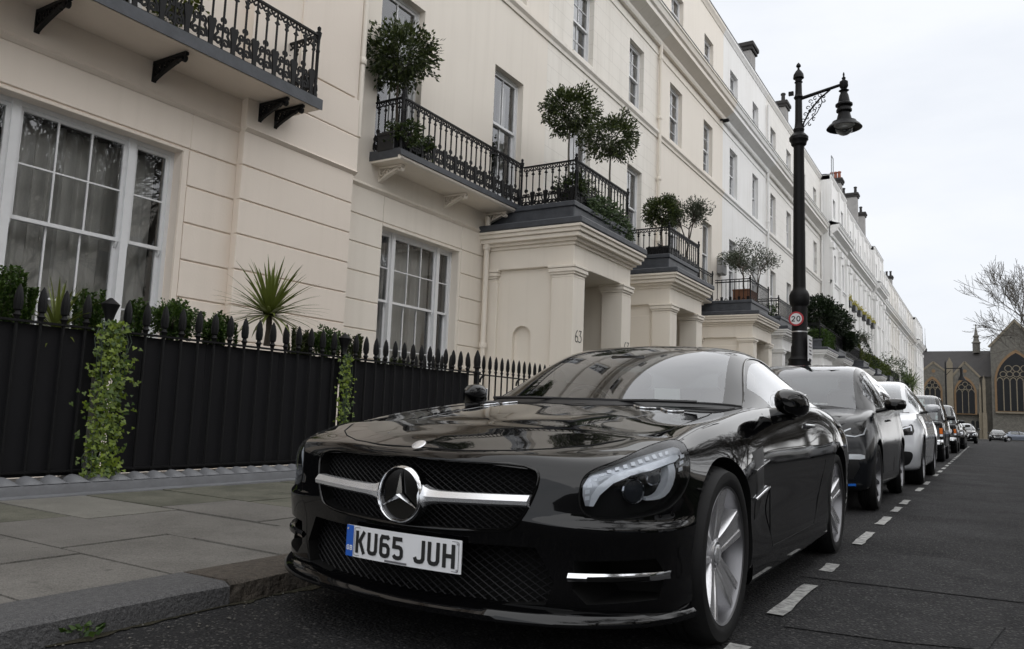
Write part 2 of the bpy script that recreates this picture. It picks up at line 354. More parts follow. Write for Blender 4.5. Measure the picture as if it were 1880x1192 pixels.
def flag(x0, x1, y0, y1, m):
    b = MB(); dz = random.uniform(-.003, .003); t = [PZ - .004 + dz + random.uniform(-.002, .002) for _ in range(4)]; e = .004
    b.add([(x0 + e, y0 + e, t[0]), (x1 - e, y0 + e, t[1]), (x1 - e, y1 - e, t[2]), (x0 + e, y1 - e, t[3])] + [(x0, y0, PZ - .03), (x1, y0, PZ - .03), (x1, y1, PZ - .03), (x0, y1, PZ - .03)],
          [(0, 1, 2, 3), (0, 4, 5, 1), (1, 5, 6, 2), (2, 6, 7, 3), (3, 7, 4, 0)])
    b.build('paving_flag', m, PAVE)
for i, (y0, y1, js) in enumerate(courses):
    xs = [KX - .293] + list(js) + [-6.02]
    for k in range(3):
        m = random.choice((M_slab, M_slab, M_slab, M_slab3))
        if (i, k) == (6, 2): m = M_slab2
        if k == 2 and i != 6: m = M_slab3
        flag(xs[k + 1] + .006, xs[k] - .006, y0 + .006, y1 - .006, m)
sloped(-6.3, KX - .293, courses[-1][1] + .006, 130, PZ - .004, .1).build('paving_flag', M_slab, PAVE)
# far pavements of the junction
q = MB().box(-30, 60, 138.5, 150, -.6, FZ + .1); q.build('paving_flag', M_slab, PAVE)

# dirt and moss gathered along the foot of the kerb
M_dirt = mat('gutter_dirt', (.050, .045, .032), .95, spec=.1, var=.9, vscale=14, col2=(.02, .021, .015), bump=.8, bscale=60)
random.seed(17); q = MB(); n = 150
for a, c in ((-.8, 1.3), (1.5, 3.4), (3.6, 7.5), (8, 14)):
    L_, R_ = [], []
    m_ = int((c - a) / .025)
    for i in range(m_ + 1):
        y = a + (c - a) * i / m_; w = max(.002, (.012 + .022 * math.sin(y * 5.3) + .016 * math.sin(y * 17) + random.uniform(-.016, .02))) * min(1, i / 4, (m_ - i) / 4) + .001; L_.append((KX + .03, y, .0045)); R_.append((KX + .045 + max(.003, w), y, .0045))
    q.grid([L_, R_])
o = q.build('gutter_dirt', M_dirt); tag(o, 'brown dirt and moss line along the kerb foot', kind='stuff')
random.seed(19); q = MB()
for _ in range(420):
    y = random.uniform(-.5, 9); x = KX + .05 + abs(random.gauss(0, .16)); r = random.uniform(.002, .006)
    q.lathe([(r * .7, 0), (r, r * .5), (r * .4, r)], (x, y, .003), 5)
tag(q.build('grit', mat('grit', (.10, .095, .085), .9)), 'loose grit scattered near the kerb', kind='stuff')
# ---------------------------------------------------------------- the stucco terrace
W0 = -8.28
ZJ = [2.045 + .4465 * i for i in range(-4, 5)]            # horizontal joints of the ground storey
def facade(x, y0, y1, z0, z1, holes, depth=.17):
    """wall sheet at x facing the street with rectangular openings (ya,yb,za,zb) and their reveals"""
    b = MB(); ys = sorted({y0, y1} | {v for h in holes for v in h[:2]}); zs = sorted({z0, z1} | {v for h in holes for v in h[2:4]})
    for i in range(len(ys) - 1):
        for j in range(len(zs) - 1):
            cy, cz = (ys[i] + ys[i + 1]) / 2, (zs[j] + zs[j + 1]) / 2
            if any(h[0] < cy < h[1] and h[2] < cz < h[3] for h in holes): continue
            b.add([(x, ys[i], zs[j]), (x, ys[i + 1], zs[j]), (x, ys[i + 1], zs[j + 1]), (x, ys[i], zs[j + 1])], [(0, 1, 2, 3)])
    for a, c, d, e in [h[:4] for h in holes]:
        q = [(a, d), (c, d), (c, e), (a, e)]
        for k in range(4):
            u, v = q[k], q[(k + 1) % 4]
            b.add([(x, u[0], u[1]), (x, v[0], v[1]), (x - depth, v[0], v[1]), (x - depth, u[0], u[1])], [(0, 3, 2, 1)])
    return b
def shell(b, x, y0, y1, z0, z1, depth=9):
    b.add([(x, y0, z0), (x, y0, z1), (x - depth, y0, z1), (x - depth, y0, z0)], [(0, 1, 2, 3)])
    b.add([(x, y1, z0), (x, y1, z1), (x - depth, y1, z1), (x - depth, y1, z0)], [(3, 2, 1, 0)])
    b.add([(x, y0, z1), (x, y1, z1), (x - depth, y1, z1), (x - depth, y0, z1)], [(0, 1, 2, 3)])
    b.add([(x - depth, y0, z0), (x - depth, y1, z0), (x - depth, y1, z1), (x - depth, y0, z1)], [(0, 1, 2, 3)])
    return b
PANES = {}
def pane(par, x, y0, y1, z0, z1, m):
    key = (round(y1 - y0, 3), round(z1 - z0, 3), m.name)
    if key not in PANES:
        w, h = key[0], key[1]; q = MB(); n = 4
        q.grid([[(math.sin(i * 1.3 + j * .9) * .00012, w * i / n, h * j / n) for j in range(n + 1)] for i in range(n + 1)])
        PANES[key] = q.mesh('pane', m, smooth=60)
    return link('pane', PANES[key], par, (x, y0, z0))
def sash(b, x, y0, y1, z0, z1, nc, nr, st=.05, bar=.022, t=.045):
    """timber of one sash: stiles, rails and glazing bars; returns the glass openings"""
    b.box(x - t, x, y0, y0 + st, z0, z1); b.box(x - t, x, y1 - st, y1, z0, z1)
    b.box(x - t, x - .001, y0 + st, y1 - st, z0, z0 + st); b.box(x - t, x - .001, y0 + st, y1 - st, z1 - st, z1)
    gy = (y1 - y0 - 2 * st) / nc; gz = (z1 - z0 - 2 * st) / nr
    for i in range(1, nc): b.box(x - t + .008, x - .006, y0 + st + gy * i - bar / 2, y0 + st + gy * i + bar / 2, z0 + st, z1 - st)
    for j in range(1, nr): b.box(x - t + .009, x - .007, y0 + st, y1 - st, z0 + st + gz * j - bar / 2, z0 + st + gz * j + bar / 2)
    return [(y0 + st + gy * i, y0 + st + gy * (i + 1), z0 + st + gz * j, z0 + st + gz * (j + 1)) for i in range(nc) for j in range(nr)]
def room(par, x, y0, y1, z0, z1, curtain=True, d=.9, gap=(.35, .5)):
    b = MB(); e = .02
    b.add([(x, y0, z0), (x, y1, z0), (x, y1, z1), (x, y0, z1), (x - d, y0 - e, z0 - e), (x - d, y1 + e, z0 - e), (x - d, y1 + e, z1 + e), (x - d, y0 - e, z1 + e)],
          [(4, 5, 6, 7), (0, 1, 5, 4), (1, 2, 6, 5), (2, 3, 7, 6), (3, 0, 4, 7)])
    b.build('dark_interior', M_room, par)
    if curtain:
        n = int((y1 - y0) / .03); P = []
        for i in range(n + 1):
            y = y0 + (y1 - y0) * i / n; u = i / n
            P.append([(x - .18 - .045 * math.sin(y * 40 + .7 * math.sin(y * 9)) - .02 * math.sin(y * 17), y, z) for z in (z0, z1)])
        k0, k1 = int(n * gap[0]), int(n * gap[1])
        c = MB()
        if k0 > 1: c.grid(P[:k0])
        if n - k1 > 1: c.grid(P[k1:])
        c.build('curtain', M_curtain, par, smooth=60)
def sash_window(par, W, y0, y1, z0, z1, nc=2, nr=2, far=0, meet=.5, set_=.15, curtain=True):
    """double-hung sash window in an opening; far>0 drops single panes"""
    x = W - set_; f = .055; b = MB()
    b.box(x - .09, x + .02, y0, y0 + f, z0, z1); b.box(x - .09, x + .02, y1 - f, y1, z0, z1)
    b.box(x - .09, x + .019, y0 + f, y1 - f, z1 - f, z1); b.box(x - .09, x + .06, y0 + f, y1 - f, z0, z0 + f)
    w = b.build('window', M_frame, par)
    zm = z0 + (z1 - z0) * meet; s = MB()
    g1 = sash(s, x - .0, y0 + f, y1 - f, zm - .02, z1 - f, nc, nr); g2 = sash(s, x - .046, y0 + f, y1 - f, z0 + f, zm + .025, nc, nr)
    s.build('sash_frame', M_frame, w)
    if far < 1:
        for g in g1: pane(w, x - .022, *g, M_glass)
        for g in g2: pane(w, x - .068, *g, M_glass)
        room(w, x - .09, y0 + f, y1 - f, z0 + f, z1 - f, curtain, .6, (.3, .72))
    else:
        pane(w, x - .022, y0 + f, y1 - f, zm, z1 - f, M_rglass); pane(w, x - .068, y0 + f, y1 - f, z0 + f, zm, M_rglass)
    return w
def tripartite(par, W, y0, y1, z0, z1, ym0, ym1, set_=.15, gap=(.35, .5)):
    """wide three-light sash window: narrow side lights and a broad middle light"""
    x = W - set_; f = .05; b = MB(); mw = .085; zm = 2.6
    for a in (y0, y1 - f): b.box(x - .12, x + .02, a, a + f, z0, z1)
    for a in (ym0, ym1 - mw): b.box(x - .12, x + .035, a, a + mw, z0, z1)
    b.box(x - .12, x + .018, y0 + f, y1 - f, z1 - f, z1); b.box(x - .12, x + .08, y0 - .02, y1 + .02, z0 - .06, z0)
    w = b.build('window', M_frame, par); s = MB()
    for a, c, nc in ((y0 + f, ym0, 1), (ym0 + mw, ym1 - mw, 3), (ym1, y1 - f, 1)):
        g1 = sash(s, x, a, c, zm - .02, z1 - f, nc, 2, .04, .018); g2 = sash(s, x - .046, a, c, z0, zm + .025, nc, 2, .04, .018)
        for sy in (a + .012, c - .032):   # horns of the upper sash
            s.prism([(x - .045, zm - .02), (x - .004, zm - .02), (x - .010, zm - .06), (x - .03, zm - .09), (x - .045, zm - .09)], sy, sy + .02, 'y')
        for g in g1: pane(w, x - .022, *g, M_glass)
        for g in g2: pane(w, x - .068, *g, M_glass)
    s.build('sash_frame', M_frame, w)
    room(w, x - .125, y0 + f, y1 - f, z0, z1 - f, True, 1.4, gap)
    return w
def moulding(name, par, m, x, y0, y1, prof, smooth=25):
    """horizontal moulding: prof = (projection, z) outline in front of plane x"""
    return MB().prism([(x + p, z) for p, z in prof], y0, y1, 'y').build(name, m, par, smooth)
CORN = [(-.05, 12.18), (.10, 12.18), (.13, 12.24), (.13, 12.34), (.30, 12.46), (.42, 12.52), (.42, 12.66), (.48, 12.70), (.52, 12.84), (.55, 12.86), (.55, 12.92), (.0, 13.12), (-.05, 13.12)]
CORN_T = [(-.05, 12.86), (.565, 12.925), (.56, 12.95), (-.05, 13.16)]
def upper_trim(h, W, y0, y1, m, lead=True):
    moulding('string_course', h, m, W, y0, y1, [(-.02, 9.28), (.03, 9.28), (.04, 9.36), (.09, 9.42), (.09, 9.50), (-.02, 9.55)])
    moulding('string_course', h, m, W, y0, y1, [(-.02, 11.9), (.025, 11.9), (.03, 11.95), (-.02, 11.97)])
    c = moulding('cornice', h, m, W, y0, y1, CORN)
    if lead: moulding('lead_flashing', c, M_lead, W, y0, y1, CORN_T)
    p = moulding('parapet', h, m, W, y0, y1, [(-.6, 15.75), (.02, 15.75), (.05, 15.84), (.10, 15.92), (.10, 16.02), (-.6, 16.02)])
    moulding('lead_capping', p, M_lead, W, y0, y1, [(-.62, 16.02), (.115, 16.02), (.115, 16.06), (-.3, 16.1), (-.62, 16.1)])
def courses_block(h, W, m, y0, y1, jmin=0, proud=.022, gap=.016, zlo=-2.5, top=None):
    """rusticated stone courses with recessed joints, one piece each"""
    zs = [zlo] + ZJ[jmin:]
    for a, c in zip(zs[:-1], zs[1:]):
        b = MB().bev(W - .05, W + proud, y0, y1, a + gap / 2, c - gap / 2, .008); b.build('stone_course', m, h)
    if top: MB().bev(W - .05, W + proud, y0, y1, zs[-1] + gap / 2, top, .008).build('stone_course', m, h)
def frieze(h, W, y0, y1, m):
    moulding('frieze_band', h, m, W, y0, y1, [(-.05, 4.27), (.022, 4.27), (.07, 4.31), (.045, 4.33), (.03, 4.36), (.03, 4.72), (-.05, 4.72)])
def scroll_bracket(par, m, x0, x1, y, z, t=.05):
    """cast bracket under a balcony: plate on the wall, arm, scrollwork"""
    b = MB(); b.box(x0, x0 + .05, y, y + t, z - .24, z); b.box(x0 + .05, x1, y + .004, y + t - .004, z - .035, z)
    L = x1 - x0
    curve = [(x0 + .03, z - .23)] + [(x0 + .05 + (L - .12) * u, z - .22 + .17 * u ** .8) for u in (.1, .25, .4, .55, .7, .85, 1)]
    b.ribbon(curve, .03, t - .01, 'xz', y + .005)
    for k, (u, r) in enumerate(((.12, .06), (.32, .052), (.5, .043), (.66, .035), (.8, .028))):
        c = (x0 + .05 + (L - .12) * u, z - .045 - r * 1.05); b.ribbon(spiral(c, r, r * .25, 1.6, 7.5, 12), .016, t - .012, 'xz', y + .006)
    b.ribbon(arc((x1 - .045, z - .07), .03, 0, 6.283, 10), .018, t - .01, 'xz', y + .005)
    return b.build('bracket', m, par)

# -------- house nearest the camera (projecting end with the iron balcony)
h1 = thing('terrace_house', 'warm cream stucco house at far left with wide three-light ground window', 'house', (0, 0, 0), group='houses of the terrace')
WA, WB = -8.08, -7.95
b = facade(WA, -5, 6.25, -2.6, 16.0, [(3.05, 5.49, 1.05, 3.785), (-.6, 1.8, 1.05, 3.785), (3.6, 4.9, 4.95, 7.85), (.2, 1.5, 4.95, 7.85)], .19)
b.add([(WA, 6.25, -2.6), (WB, 6.25, -2.6), (WB, 6.25, 16), (WA, 6.25, 16)], [(0, 1, 2, 3)])
b.add([(WB, 6.25, -2.6), (WB, 8.22, -2.6), (WB, 8.22, 16), (WB, 6.25, 16)], [(0, 1, 2, 3)])
shell(b, WB, -5, 8.22, -2.6, 16.0)
b.build('wall', M_cream, h1)
tripartite(h1, WA, 3.05, 5.49, 1.05, 3.785, 3.67, 5.0, .17, (.22, .30)); tripartite(h1, WA, -.6, 1.8, 1.05, 3.785, .0, 1.2, .17)
sash_window(h1, WA, 3.6, 4.9, 4.95, 7.85); sash_window(h1, WA, .2, 1.5, 4.95, 7.85)
courses_block(h1, WA, M_cream, 5.575, 6.255, top=4.27); courses_block(h1, WB, M_cream, 6.235, 8.22, top=4.27)
MB().bev(WA - .04, WA + .02, -5, 5.575, 3.84, 4.27, .008).build('stone_course', M_cream, h1)
MB().bev(WA - .04, WA + .02, 5.495, 5.568, -2.5, 3.825, .006).build('architrave', M_cream, h1)
MB().bev(WA - .04, WA + .019, 1.9, 5.56, 3.786, 3.826, .004).build('architrave', M_cream, h1)
frieze(h1, WA, -5, 6.27, M_cream)
moulding('frieze_band', h1, M_cream, WB, 6.23, 8.26, [(-.05, 4.27), (.022, 4.27), (.07, 4.31), (.045, 4.33), (.04, 4.36), (.04, 4.83), (.02, 4.85), (-.05, 4.85)])
MB().bev(WB - .05, WB + .03, 6.9, 8.25, 4.86, 5.42, .01).build('plinth_block', M_cream, h1)
MB().bev(WB - .05, WB + .025, 7.05, 8.15, 5.44, 9.2, .01).build('wall_panel', M_cream, h1)
upper_trim(h1, WB, -5, 8.25, M_cream)
bal1 = MB().box(WA - .02, -7.37, -5, 6.93, 4.70, 4.735).build('balcony_slab', M_cream, h1)
bb = MB(); bb.prism([(-7.40, 4.72), (-7.345, 4.70), (-7.345, 4.84), (-7.38, 4.86), (WA - .02, 4.88), (WA - .02, 4.737), (-7.40, 4.737)], -5, 6.96, 'y'); bb.build('lead_edge', M_lead, bal1, 30)
for yy, wx in ((1.2, WA), (2.45, WA), (3.73, WA), (5.02, WA), (6.43, WB), (6.69, WB)):
    scroll_bracket(bal1, M_iron, wx, -7.46 + (.0 if wx == WA else .06), yy - .025, 4.69)

# -------- generic house of the row
def row_house(label, y0, y1, m, w1, w2, porch=None, wins=True, far=0, W=W0, gw=None, lined=None, name='terrace_house'):
    h = thing(name, label, 'house', (0, 0, 0), group='houses of the terrace')
    holes = []; L = []
    for a, c in (w1, w2):
        holes += [(a, c, 9.60, 11.5), (a, c, 4.9, 7.85), (a, c, 13.55, 14.72)]
        L += [(a, c, 9.60, 11.5, 2, 2, .5), (a, c, 4.9, 7.85, 2, 1 if far == 0 else 1, .62), (a, c, 13.55, 14.72, 2, 1, .5)]
    if gw: holes.append(gw)
    b = facade(W, y0, y1, -2.6, 16.0, holes); shell(b, W, y0, y1, -2.6, 16.0)
    b.build('wall', m, h)
    for (a, c, d, e, nc, nr, mt) in L:
        w = sash_window(h, W, a, c, d, e, nc, nr if far < 2 else 1, far, mt, curtain=far < 1)
        if 9 < d < 14: MB().bev(W - .12, W + .05, a - .04, c + .04, d - .07, d - .002, .01).build('sill', m, w)
    upper_trim(h, W, y0, y1, m)
    return h
def capital(b, x0, x1, y0, y1, z):
    for o, a, c in ((.0, 0, .05), (.02, .055, .10), (.045, .10, .17), (.06, .175, .22)): b.bev(x0 - o, x1 + o, y0 - o, y1 + o, z + a, z + c, .005)
def portico(h, y0, y1, m, W=W0, X=-6.3, niche=False, zt=4.28, simple=False):
    """square-pillared porch: returns the part"""
    pw = .46; p = MB().bev(X - .02 - (X - W), X - .015, y0 + .015, y1 - .015, 3.56, 3.96, .01).build('portico', m, h)
    for ya in (y0, y1 - pw):
        b = MB().bev(X - pw, X, ya, ya + pw, .2, 3.34, .008); capital(b, X - pw, X, ya, ya + pw, 3.34); b.build('pillar', m, p)
        b = MB().bev(W - .02, W + .32, ya + .03, ya + pw - .03, .2, 3.345, .008); capital(b, W, W + .30, ya + .03, ya + pw - .03, 3.345); b.build('pilaster', m, p)
    # side wall facing the camera
    xa, xb = X - pw + .02, W + .30; ys = y0 + .10
    if niche:
        c, r, zs = -7.42, .20, 2.28
        poly = [(xb, .2), (c - r, .2)] + [(c - r * math.cos(t * math.pi / 12), zs + r * math.sin(t * math.pi / 12)) for t in range(13)] + [(c + r, .2), (xa, .2), (xa, 3.558), (xb, 3.558)]
        MB().prism(poly, ys, ys + .1, 'y').build('side_wall', m, p)
        MB().box(xb + .01, xa - .01, ys + .1, ys + .16, .2, 3.55).build('niche_back', m, p)
    else:
        MB().box(xb, xa, ys, ys + .16, .2, 3.558).build('side_wall', m, p)
        MB().bev(xb + .12, xa - .10, ys - .02, ys + .02, .3, 3.3, .01).build('side_panel', m, p)
    MB().box(xb, xa, y1 - .26, y1 - .1, .2, 3.558).build('side_wall', m, p)
    MB().box(W - .02, X + .5, y0 - .1, y1 + .1, -.3, .2).build('step', M_slab, p)
    b = MB()
    for o, a, c in ((.02, 3.94, 4.00), (.08, 4.0, 4.06), (.16, 4.06, 4.14), (.20, 4.145, 4.22), (.235, 4.22, 4.27)):
        b.bev(W - .02, X + o, y0 - o, y1 + o, a, c, .006)
    b.build('cornice', m, p)
    b = MB().bev(W - .02, X + .25, y0 - .25, y1 + .25, 4.272, 4.40, .02); b.bev(W - .02, X - .10, y0 + .12, y1 - .12, 4.40, 4.78, .02)
    b.bev(W - .02, X - .07, y0 + .09, y1 - .09, 4.70, 4.80, .012)
    b.build('lead_roof', M_lead, p)
    # dark doorway at the back
    MB().bev(W + .005, W + .05, y0 + pw + .35, y1 - pw - .35, .2, 2.9, .01).build('door', mat('black_door', (.012, .012, .013), .15), p)
    return p
def balcony(h, y0, y1, m, xo=-7.66, W=W0, br=None, brm=None):
    s = MB().box(W - .02, xo - .03, y0 + .02, y1, 4.70, 4.73).build('balcony_slab', m, h)
    moulding('slab_nosing', s, m, xo - .03, y0, y1, [(0, 4.70), (.035, 4.73), (.035, 4.765), (-.02, 4.765)])
    b = MB().prism([(W - .02, 4.732), (xo - .032, 4.732), (xo - .032, 4.767), (xo + .03, 4.767), (xo + .03, 4.86), (xo - .01, 4.875), (W - .02, 4.89)], y0 - .02, y1, 'y'); b.build('lead_edge', M_lead, s, 30)
    MB().box(W, xo - .0, y0 - .012, y0 + .018, 4.70, 4.768).build('slab_nosing', m, s)
    for yy in (br or ()): scroll_bracket(s, brm or m, W, xo - .12, yy, 4.695, .09)
    return s

h2 = row_house('plain pale cream house with white three-light window and grey-edged balcony', 8.25, 14.54, M_cream2, (9.0, 10.12), (12.42, 13.54), gw=(9.31, 11.45, 1.0, 3.775))
tripartite(h2, W0, 9.31, 11.45, 1.0, 3.775, 9.74, 11.07, .17, (.9, 1.0))
courses_block(h2, W0, M_cream2, 8.2, 9.30, top=4.27); courses_block(h2, W0, M_cream2, 11.52, 12.45, top=4.27)
MB().bev(W0 - .04, W0 + .018, 9.31, 11.515, 3.84, 4.27, .008).build('stone_course', M_cream2, h2)
MB().bev(W0 - .04, W0 + .018, 11.455, 11.512, -2.5, 3.825, .006).build('architrave', M_cream2, h2)
MB().bev(W0 - .04, W0 + .017, 9.31, 11.50, 3.777, 3.826, .004).build('architrave', M_cream2, h2)
frieze(h2, W0, 8.2, 12.3, M_cream2)
balcony(h2, 8.93, 12.55, M_cream2, br=(9.12, 10.88, 12.25))
portico(h2, 12.30, 14.96, M_porch, niche=True)
h3 = row_house('pale house with faint ashlar lines and the cream downpipe at its far edge', 14.54, 21.4, M_cream3, (15.74, 16.87), (19.2, 20.26))
portico(h3, 17.34, 19.76, M_porch); balcony(h3, 15.3, 17.3, M_cream2, br=(16.9,)); 
h4 = row_house('pale cream house behind the clipped ball tree and grey wall box', 21.4, 28.25, M_cream2, (22.47, 23.62), (25.9, 26.96))
balcony(h4, 20.1, 25.0, M_cream2, br=(24.5,)); portico(h4, 25.0, 27.56, M_porch)
h5 = row_house('white house with crisp dark window slots left of the lamp column', 28.25, 35.1, M_white, (29.2, 30.3), (32.67, 33.66))
portico(h5, 29.2, 31.8, M_white)
h6 = row_house('off-white house with downpipe directly left of the lamp column', 35.1, 41.95, M_white2, (35.93, 37.0), (39.36, 40.4), far=1)
portico(h6, 37.6, 40.2, M_white)
h7 = row_house('off-white house right of the lamp column beside the projecting centrepiece', 41.95, 48.8, M_white2, (43.2, 44.2), (46.5, 47.5), far=1)
portico(h7, 42.6, 45.2, M_white)
# centrepiece with pilasters, set forward
FL = mat('yellow_flowers', (.42, .33, .03), .7, var=.8, vscale=40, col2=(.10, .16, .03)); M_box = mat('window_box', (.03, .03, .032), .5)
def centre_house(label, y0, y1, m, W, nw, pil, boxes=False, tall=False):
    h = thing('terrace_house', label, 'house', group='houses of the terrace'); pitch = (y1 - y0) / nw; holes = []
    for i in range(nw):
        c = y0 + pitch * (i + .5); holes += [(c - .5, c + .5, 9.5, 11.3), (c - .5, c + .5, 5.2, 8.0), (c - .45, c + .45, 13.6, 14.8)]
    if tall: holes = [(a + .1, c_ - .1, d, e) for a, c_, d, e in holes]
    b = facade(W, y0, y1, -2.6, 16.0, holes, .2); shell(b, W, y0, y1, -2.6, 16.0); b.build('wall', m, h)
    for a in holes: w = sash_window(h, W, *a, 2, 1, 2, .5, curtain=False)
    upper_trim(h, W, y0, y1, m)
    if boxes:
        for i in range(nw):
            c = y0 + pitch * (i + .5)
            t = thing('window_box', 'black sill box of yellow flowers, %s from the left of its row' % ('first', 'second', 'third', 'fourth', 'fifth', 'sixth')[i], 'window box', (W + .0, c, 8.9), group='yellow flower boxes')
            MB().bev(.05, .36, -.5, .5, 0, .42, .03).build('box', M_box, t)
            fb = MB()
            for _ in range(160):
                p = Vector((random.uniform(.02, .42), random.uniform(-.55, .55), .42 + abs(random.gauss(0, .16)))); d = Vector((random.gauss(0, 1), random.gauss(0, 1), random.gauss(0, 1))).normalized(); e = d.orthogonal().normalized() * .05; f = d * .05
                fb.add([p - e, p + f, p + e, p - f], [(0, 1, 2, 3)])
            fb.build('flowers', FL, t, recalc=False)
    for i in range(pil + 1):
        yy = y0 + (y1 - y0) * i / pil; e = .26 if i < pil else -.26; ya, yb = min(yy, yy + e * 2), max(yy, yy + e * 2)
        b = MB().bev(W - .02, W + .14, ya, yb, 4.9, 11.6, .01); b.bev(W - .02, W + .22, ya - .05, yb + .05, 11.45, 11.85, .02); b.bev(W - .02, W + .10, ya + .05, yb - .05, 13.15, 15.7, .01); b.build('pilaster', m, h)
    return h
c1 = centre_house('white centrepiece house with a tall pilastered bay, nearest of the forward block', 48.8, 55.0, M_white, W0 + .55, 2, 2)
c2 = centre_house('white centrepiece house with a row of yellow flower boxes', 55.0, 70.5, M_white, W0 + .30, 6, 6, True)
c3 = centre_house('white pilastered bay closing the forward centrepiece', 70.5, 77.0, M_white, W0 + .55, 2, 2)
for i, (ya, yb) in enumerate(((77.0, 87.0), (87.0, 97.5), (97.5, 108), (108, 118.5))):
    centre_house(('first', 'second', 'third', 'fourth')[i] + ' plain white house beyond the pilastered centrepiece', ya, yb, (M_white, M_white2)[i % 2], W0, 3, 3)
centre_house('white end house of the terrace next to the church', 118.5, 131, M_white, W0 + .35, 3, 3)
for hh, yy in ((c1, 50.5), (c2, 57.5), (c2, 65.5), (c3, 72.5)): portico(hh, yy, yy + 2.6, M_white, X=-6.1)
# downpipes
def downpipe(label, y, z0, z1, m, x=W0 + .09, kink=None):
    b = MB(); b.tube([(x, y, z0), (x, y, z1)], .055, 8)
    t = thing('downpipe', label, 'drainpipe', (0, 0, 0), group='downpipes on the terrace'); b.build('pipe', m, t, 60)
    b = MB(); z = z0 + 1.2
    while z < z1: b.lathe([(.07, -.05), (.075, -.04), (.075, .04), (.07, .05)], (x, y, z), 8); z += 1.9
    b.build('collars', m, t, 30)
    return t
downpipe('cream downpipe running full height left of the first clipped balcony tree', 8.33, 4.9, 12.2, M_cream2, WB - .06)
downpipe('cream downpipe in the corner between three-light window and first porch', 12.2, -1, 4.6, M_cream2, -8.15)
downpipe('cream downpipe between the lined house and the ball-tree house', 21.4, 4.9, 12.3, M_porch)
downpipe('white downpipe left of the lamp column with a hopper head', 35.1, 4.9, 15.4, M_white)
downpipe('white downpipe in the angle of the forward centrepiece', 48.7, 4.9, 15.0, M_white)
# roof furniture
M_brick = mat('chimney_render', (.30, .29, .28), .8, var=.5, vscale=2); M_soot = mat('sooty_stone', (.03, .028, .027), .9); M_pot = mat('terracotta_pot', (.26, .085, .05), .8, var=.4, vscale=8); M_bpot = mat('brown_pot', (.12, .10, .08), .8)
def chimney(label, x0, x1, y, zt, pots, pm, z0=15.5, w=.8):
    t = thing('chimney_stack', label, 'chimney', (0, 0, 0), group='chimneys above the parapet')
    MB().bev(x0, x1, y, y + w, z0, zt - .35, .02).build('stack', M_brick, t)
    b = MB(); b.bev(x0 - .08, x1 + .08, y - .08, y + w + .08, zt - .35, zt - .2, .02); b.bev(x0 - .14, x1 + .14, y - .14, y + w + .14, zt - .2, zt, .03); b.build('cap', M_soot, t)
    for i in range(pots):
        c = ((x0 + x1) / 2 if pots == 1 else x0 + .15 + (x1 - x0 - .3) * i / max(1, pots - 1), y + w / 2, zt)
        MB().lathe([(.13, 0), (.12, .1), (.10, .45), (.14, .5), (.14, .56), (.10, .6)], c, 10).build('pot', pm, t, 40)
chimney('chimney stack with three red terracotta pots', -9.25, -8.45, 58, 18.55, 3, M_pot)
chimney('broad grey chimney stack with two dark pots', -9.75, -8.55, 67, 19.9, 2, M_soot)
chimney('narrow pale chimney stack behind the broad one', -9.25, -8.6, 72, 19.5, 1, M_soot)
chimney('small dark chimney left of the lamp column top', -9.5, -9.1, 43, 18.8, 1, M_soot)
chimney('lead-grey stub stack near the first white house', -9.0, -8.45, 33, 17.6, 0, M_bpot)
chimney('squat chimney far along the roofline', -9.4, -8.7, 96, 18.0, 2, M_soot)
t = thing('roof_hatch_frame', 'thin metal guard frame standing on the parapet right of the lamp', 'roof frame', (W0, 53, 16.1), group=None)
b = MB()
for y in (0, .7): b.tube([(0, y, 0), (0, y, 2.5)], .03, 6)
for z in (1.3, 2.5): b.tube([(0, 0, z), (0, .7, z)], .03, 6)
b.build('frame', mat('grey_steel', (.2, .21, .22), .5, .5), t); MB().bev(-.4, .1, -.5, 1.2, -.2, .35, .03).build('base', M_lead, t)
t = thing('wall_box', 'small grey flue box fixed to the cream wall between windows', 'wall box', (W0, 27.6, 6.2))
MB().bev(0, .22, 0, .55, 0, .6, .03).build('case', mat('grey_box', (.30, .30, .30), .6), t)
t = thing('wall_camera', 'little dark security camera under the main cornice', 'camera', (W0 + .1, 27.9, 12.1))
MB().lathe([(.03, 0), (.07, .02), (.07, .2), (.05, .24)], (0, 0, 0), 10, 'x').build('body', M_iron, t); MB().box(-.1, .02, -.02, .02, .02, .1).build('bracket', M_iron, t)
# house numbers painted on the first porch
def numerals(par, txt, y, z, x, h, m):
    S = {'6': [spiral((.25, .27), .24, .24, 0, 6.283, 20), [(.03, .30), (.06, .52), (.14, .74), (.28, .92), (.42, .99)]],
         '3': [[(.05, .97), (.46, .97), (.22, .60)], arc((.22, .31), .28, 1.57, -2.5, 16)],
         '2': [arc((.25, .73), .24, 2.9, -.6, 12) + [(.05, .05)], [(.05, .05), (.5, .05)]], '0': [[(.25 + .22 * math.cos(a / 10 * math.pi), .5 + .47 * math.sin(a / 10 * math.pi)) for a in range(21)]]}
    o = y; b = MB()
    for ch in txt:
        for st in S[ch]: b.ribbon([(o + p[0] * h, z + p[1] * h) for p in st], .075 * h, .003, 'yz', x)
        o += .62 * h
    return b.build('house_number', m, par)
M_blk = mat('black_lettering', (.01, .01, .01), .5)
for y in (12.42, 14.64): numerals([c for c in h2.children if c.name.startswith('portico')][0], '63', y, 2.16, -6.297, .22, M_blk)
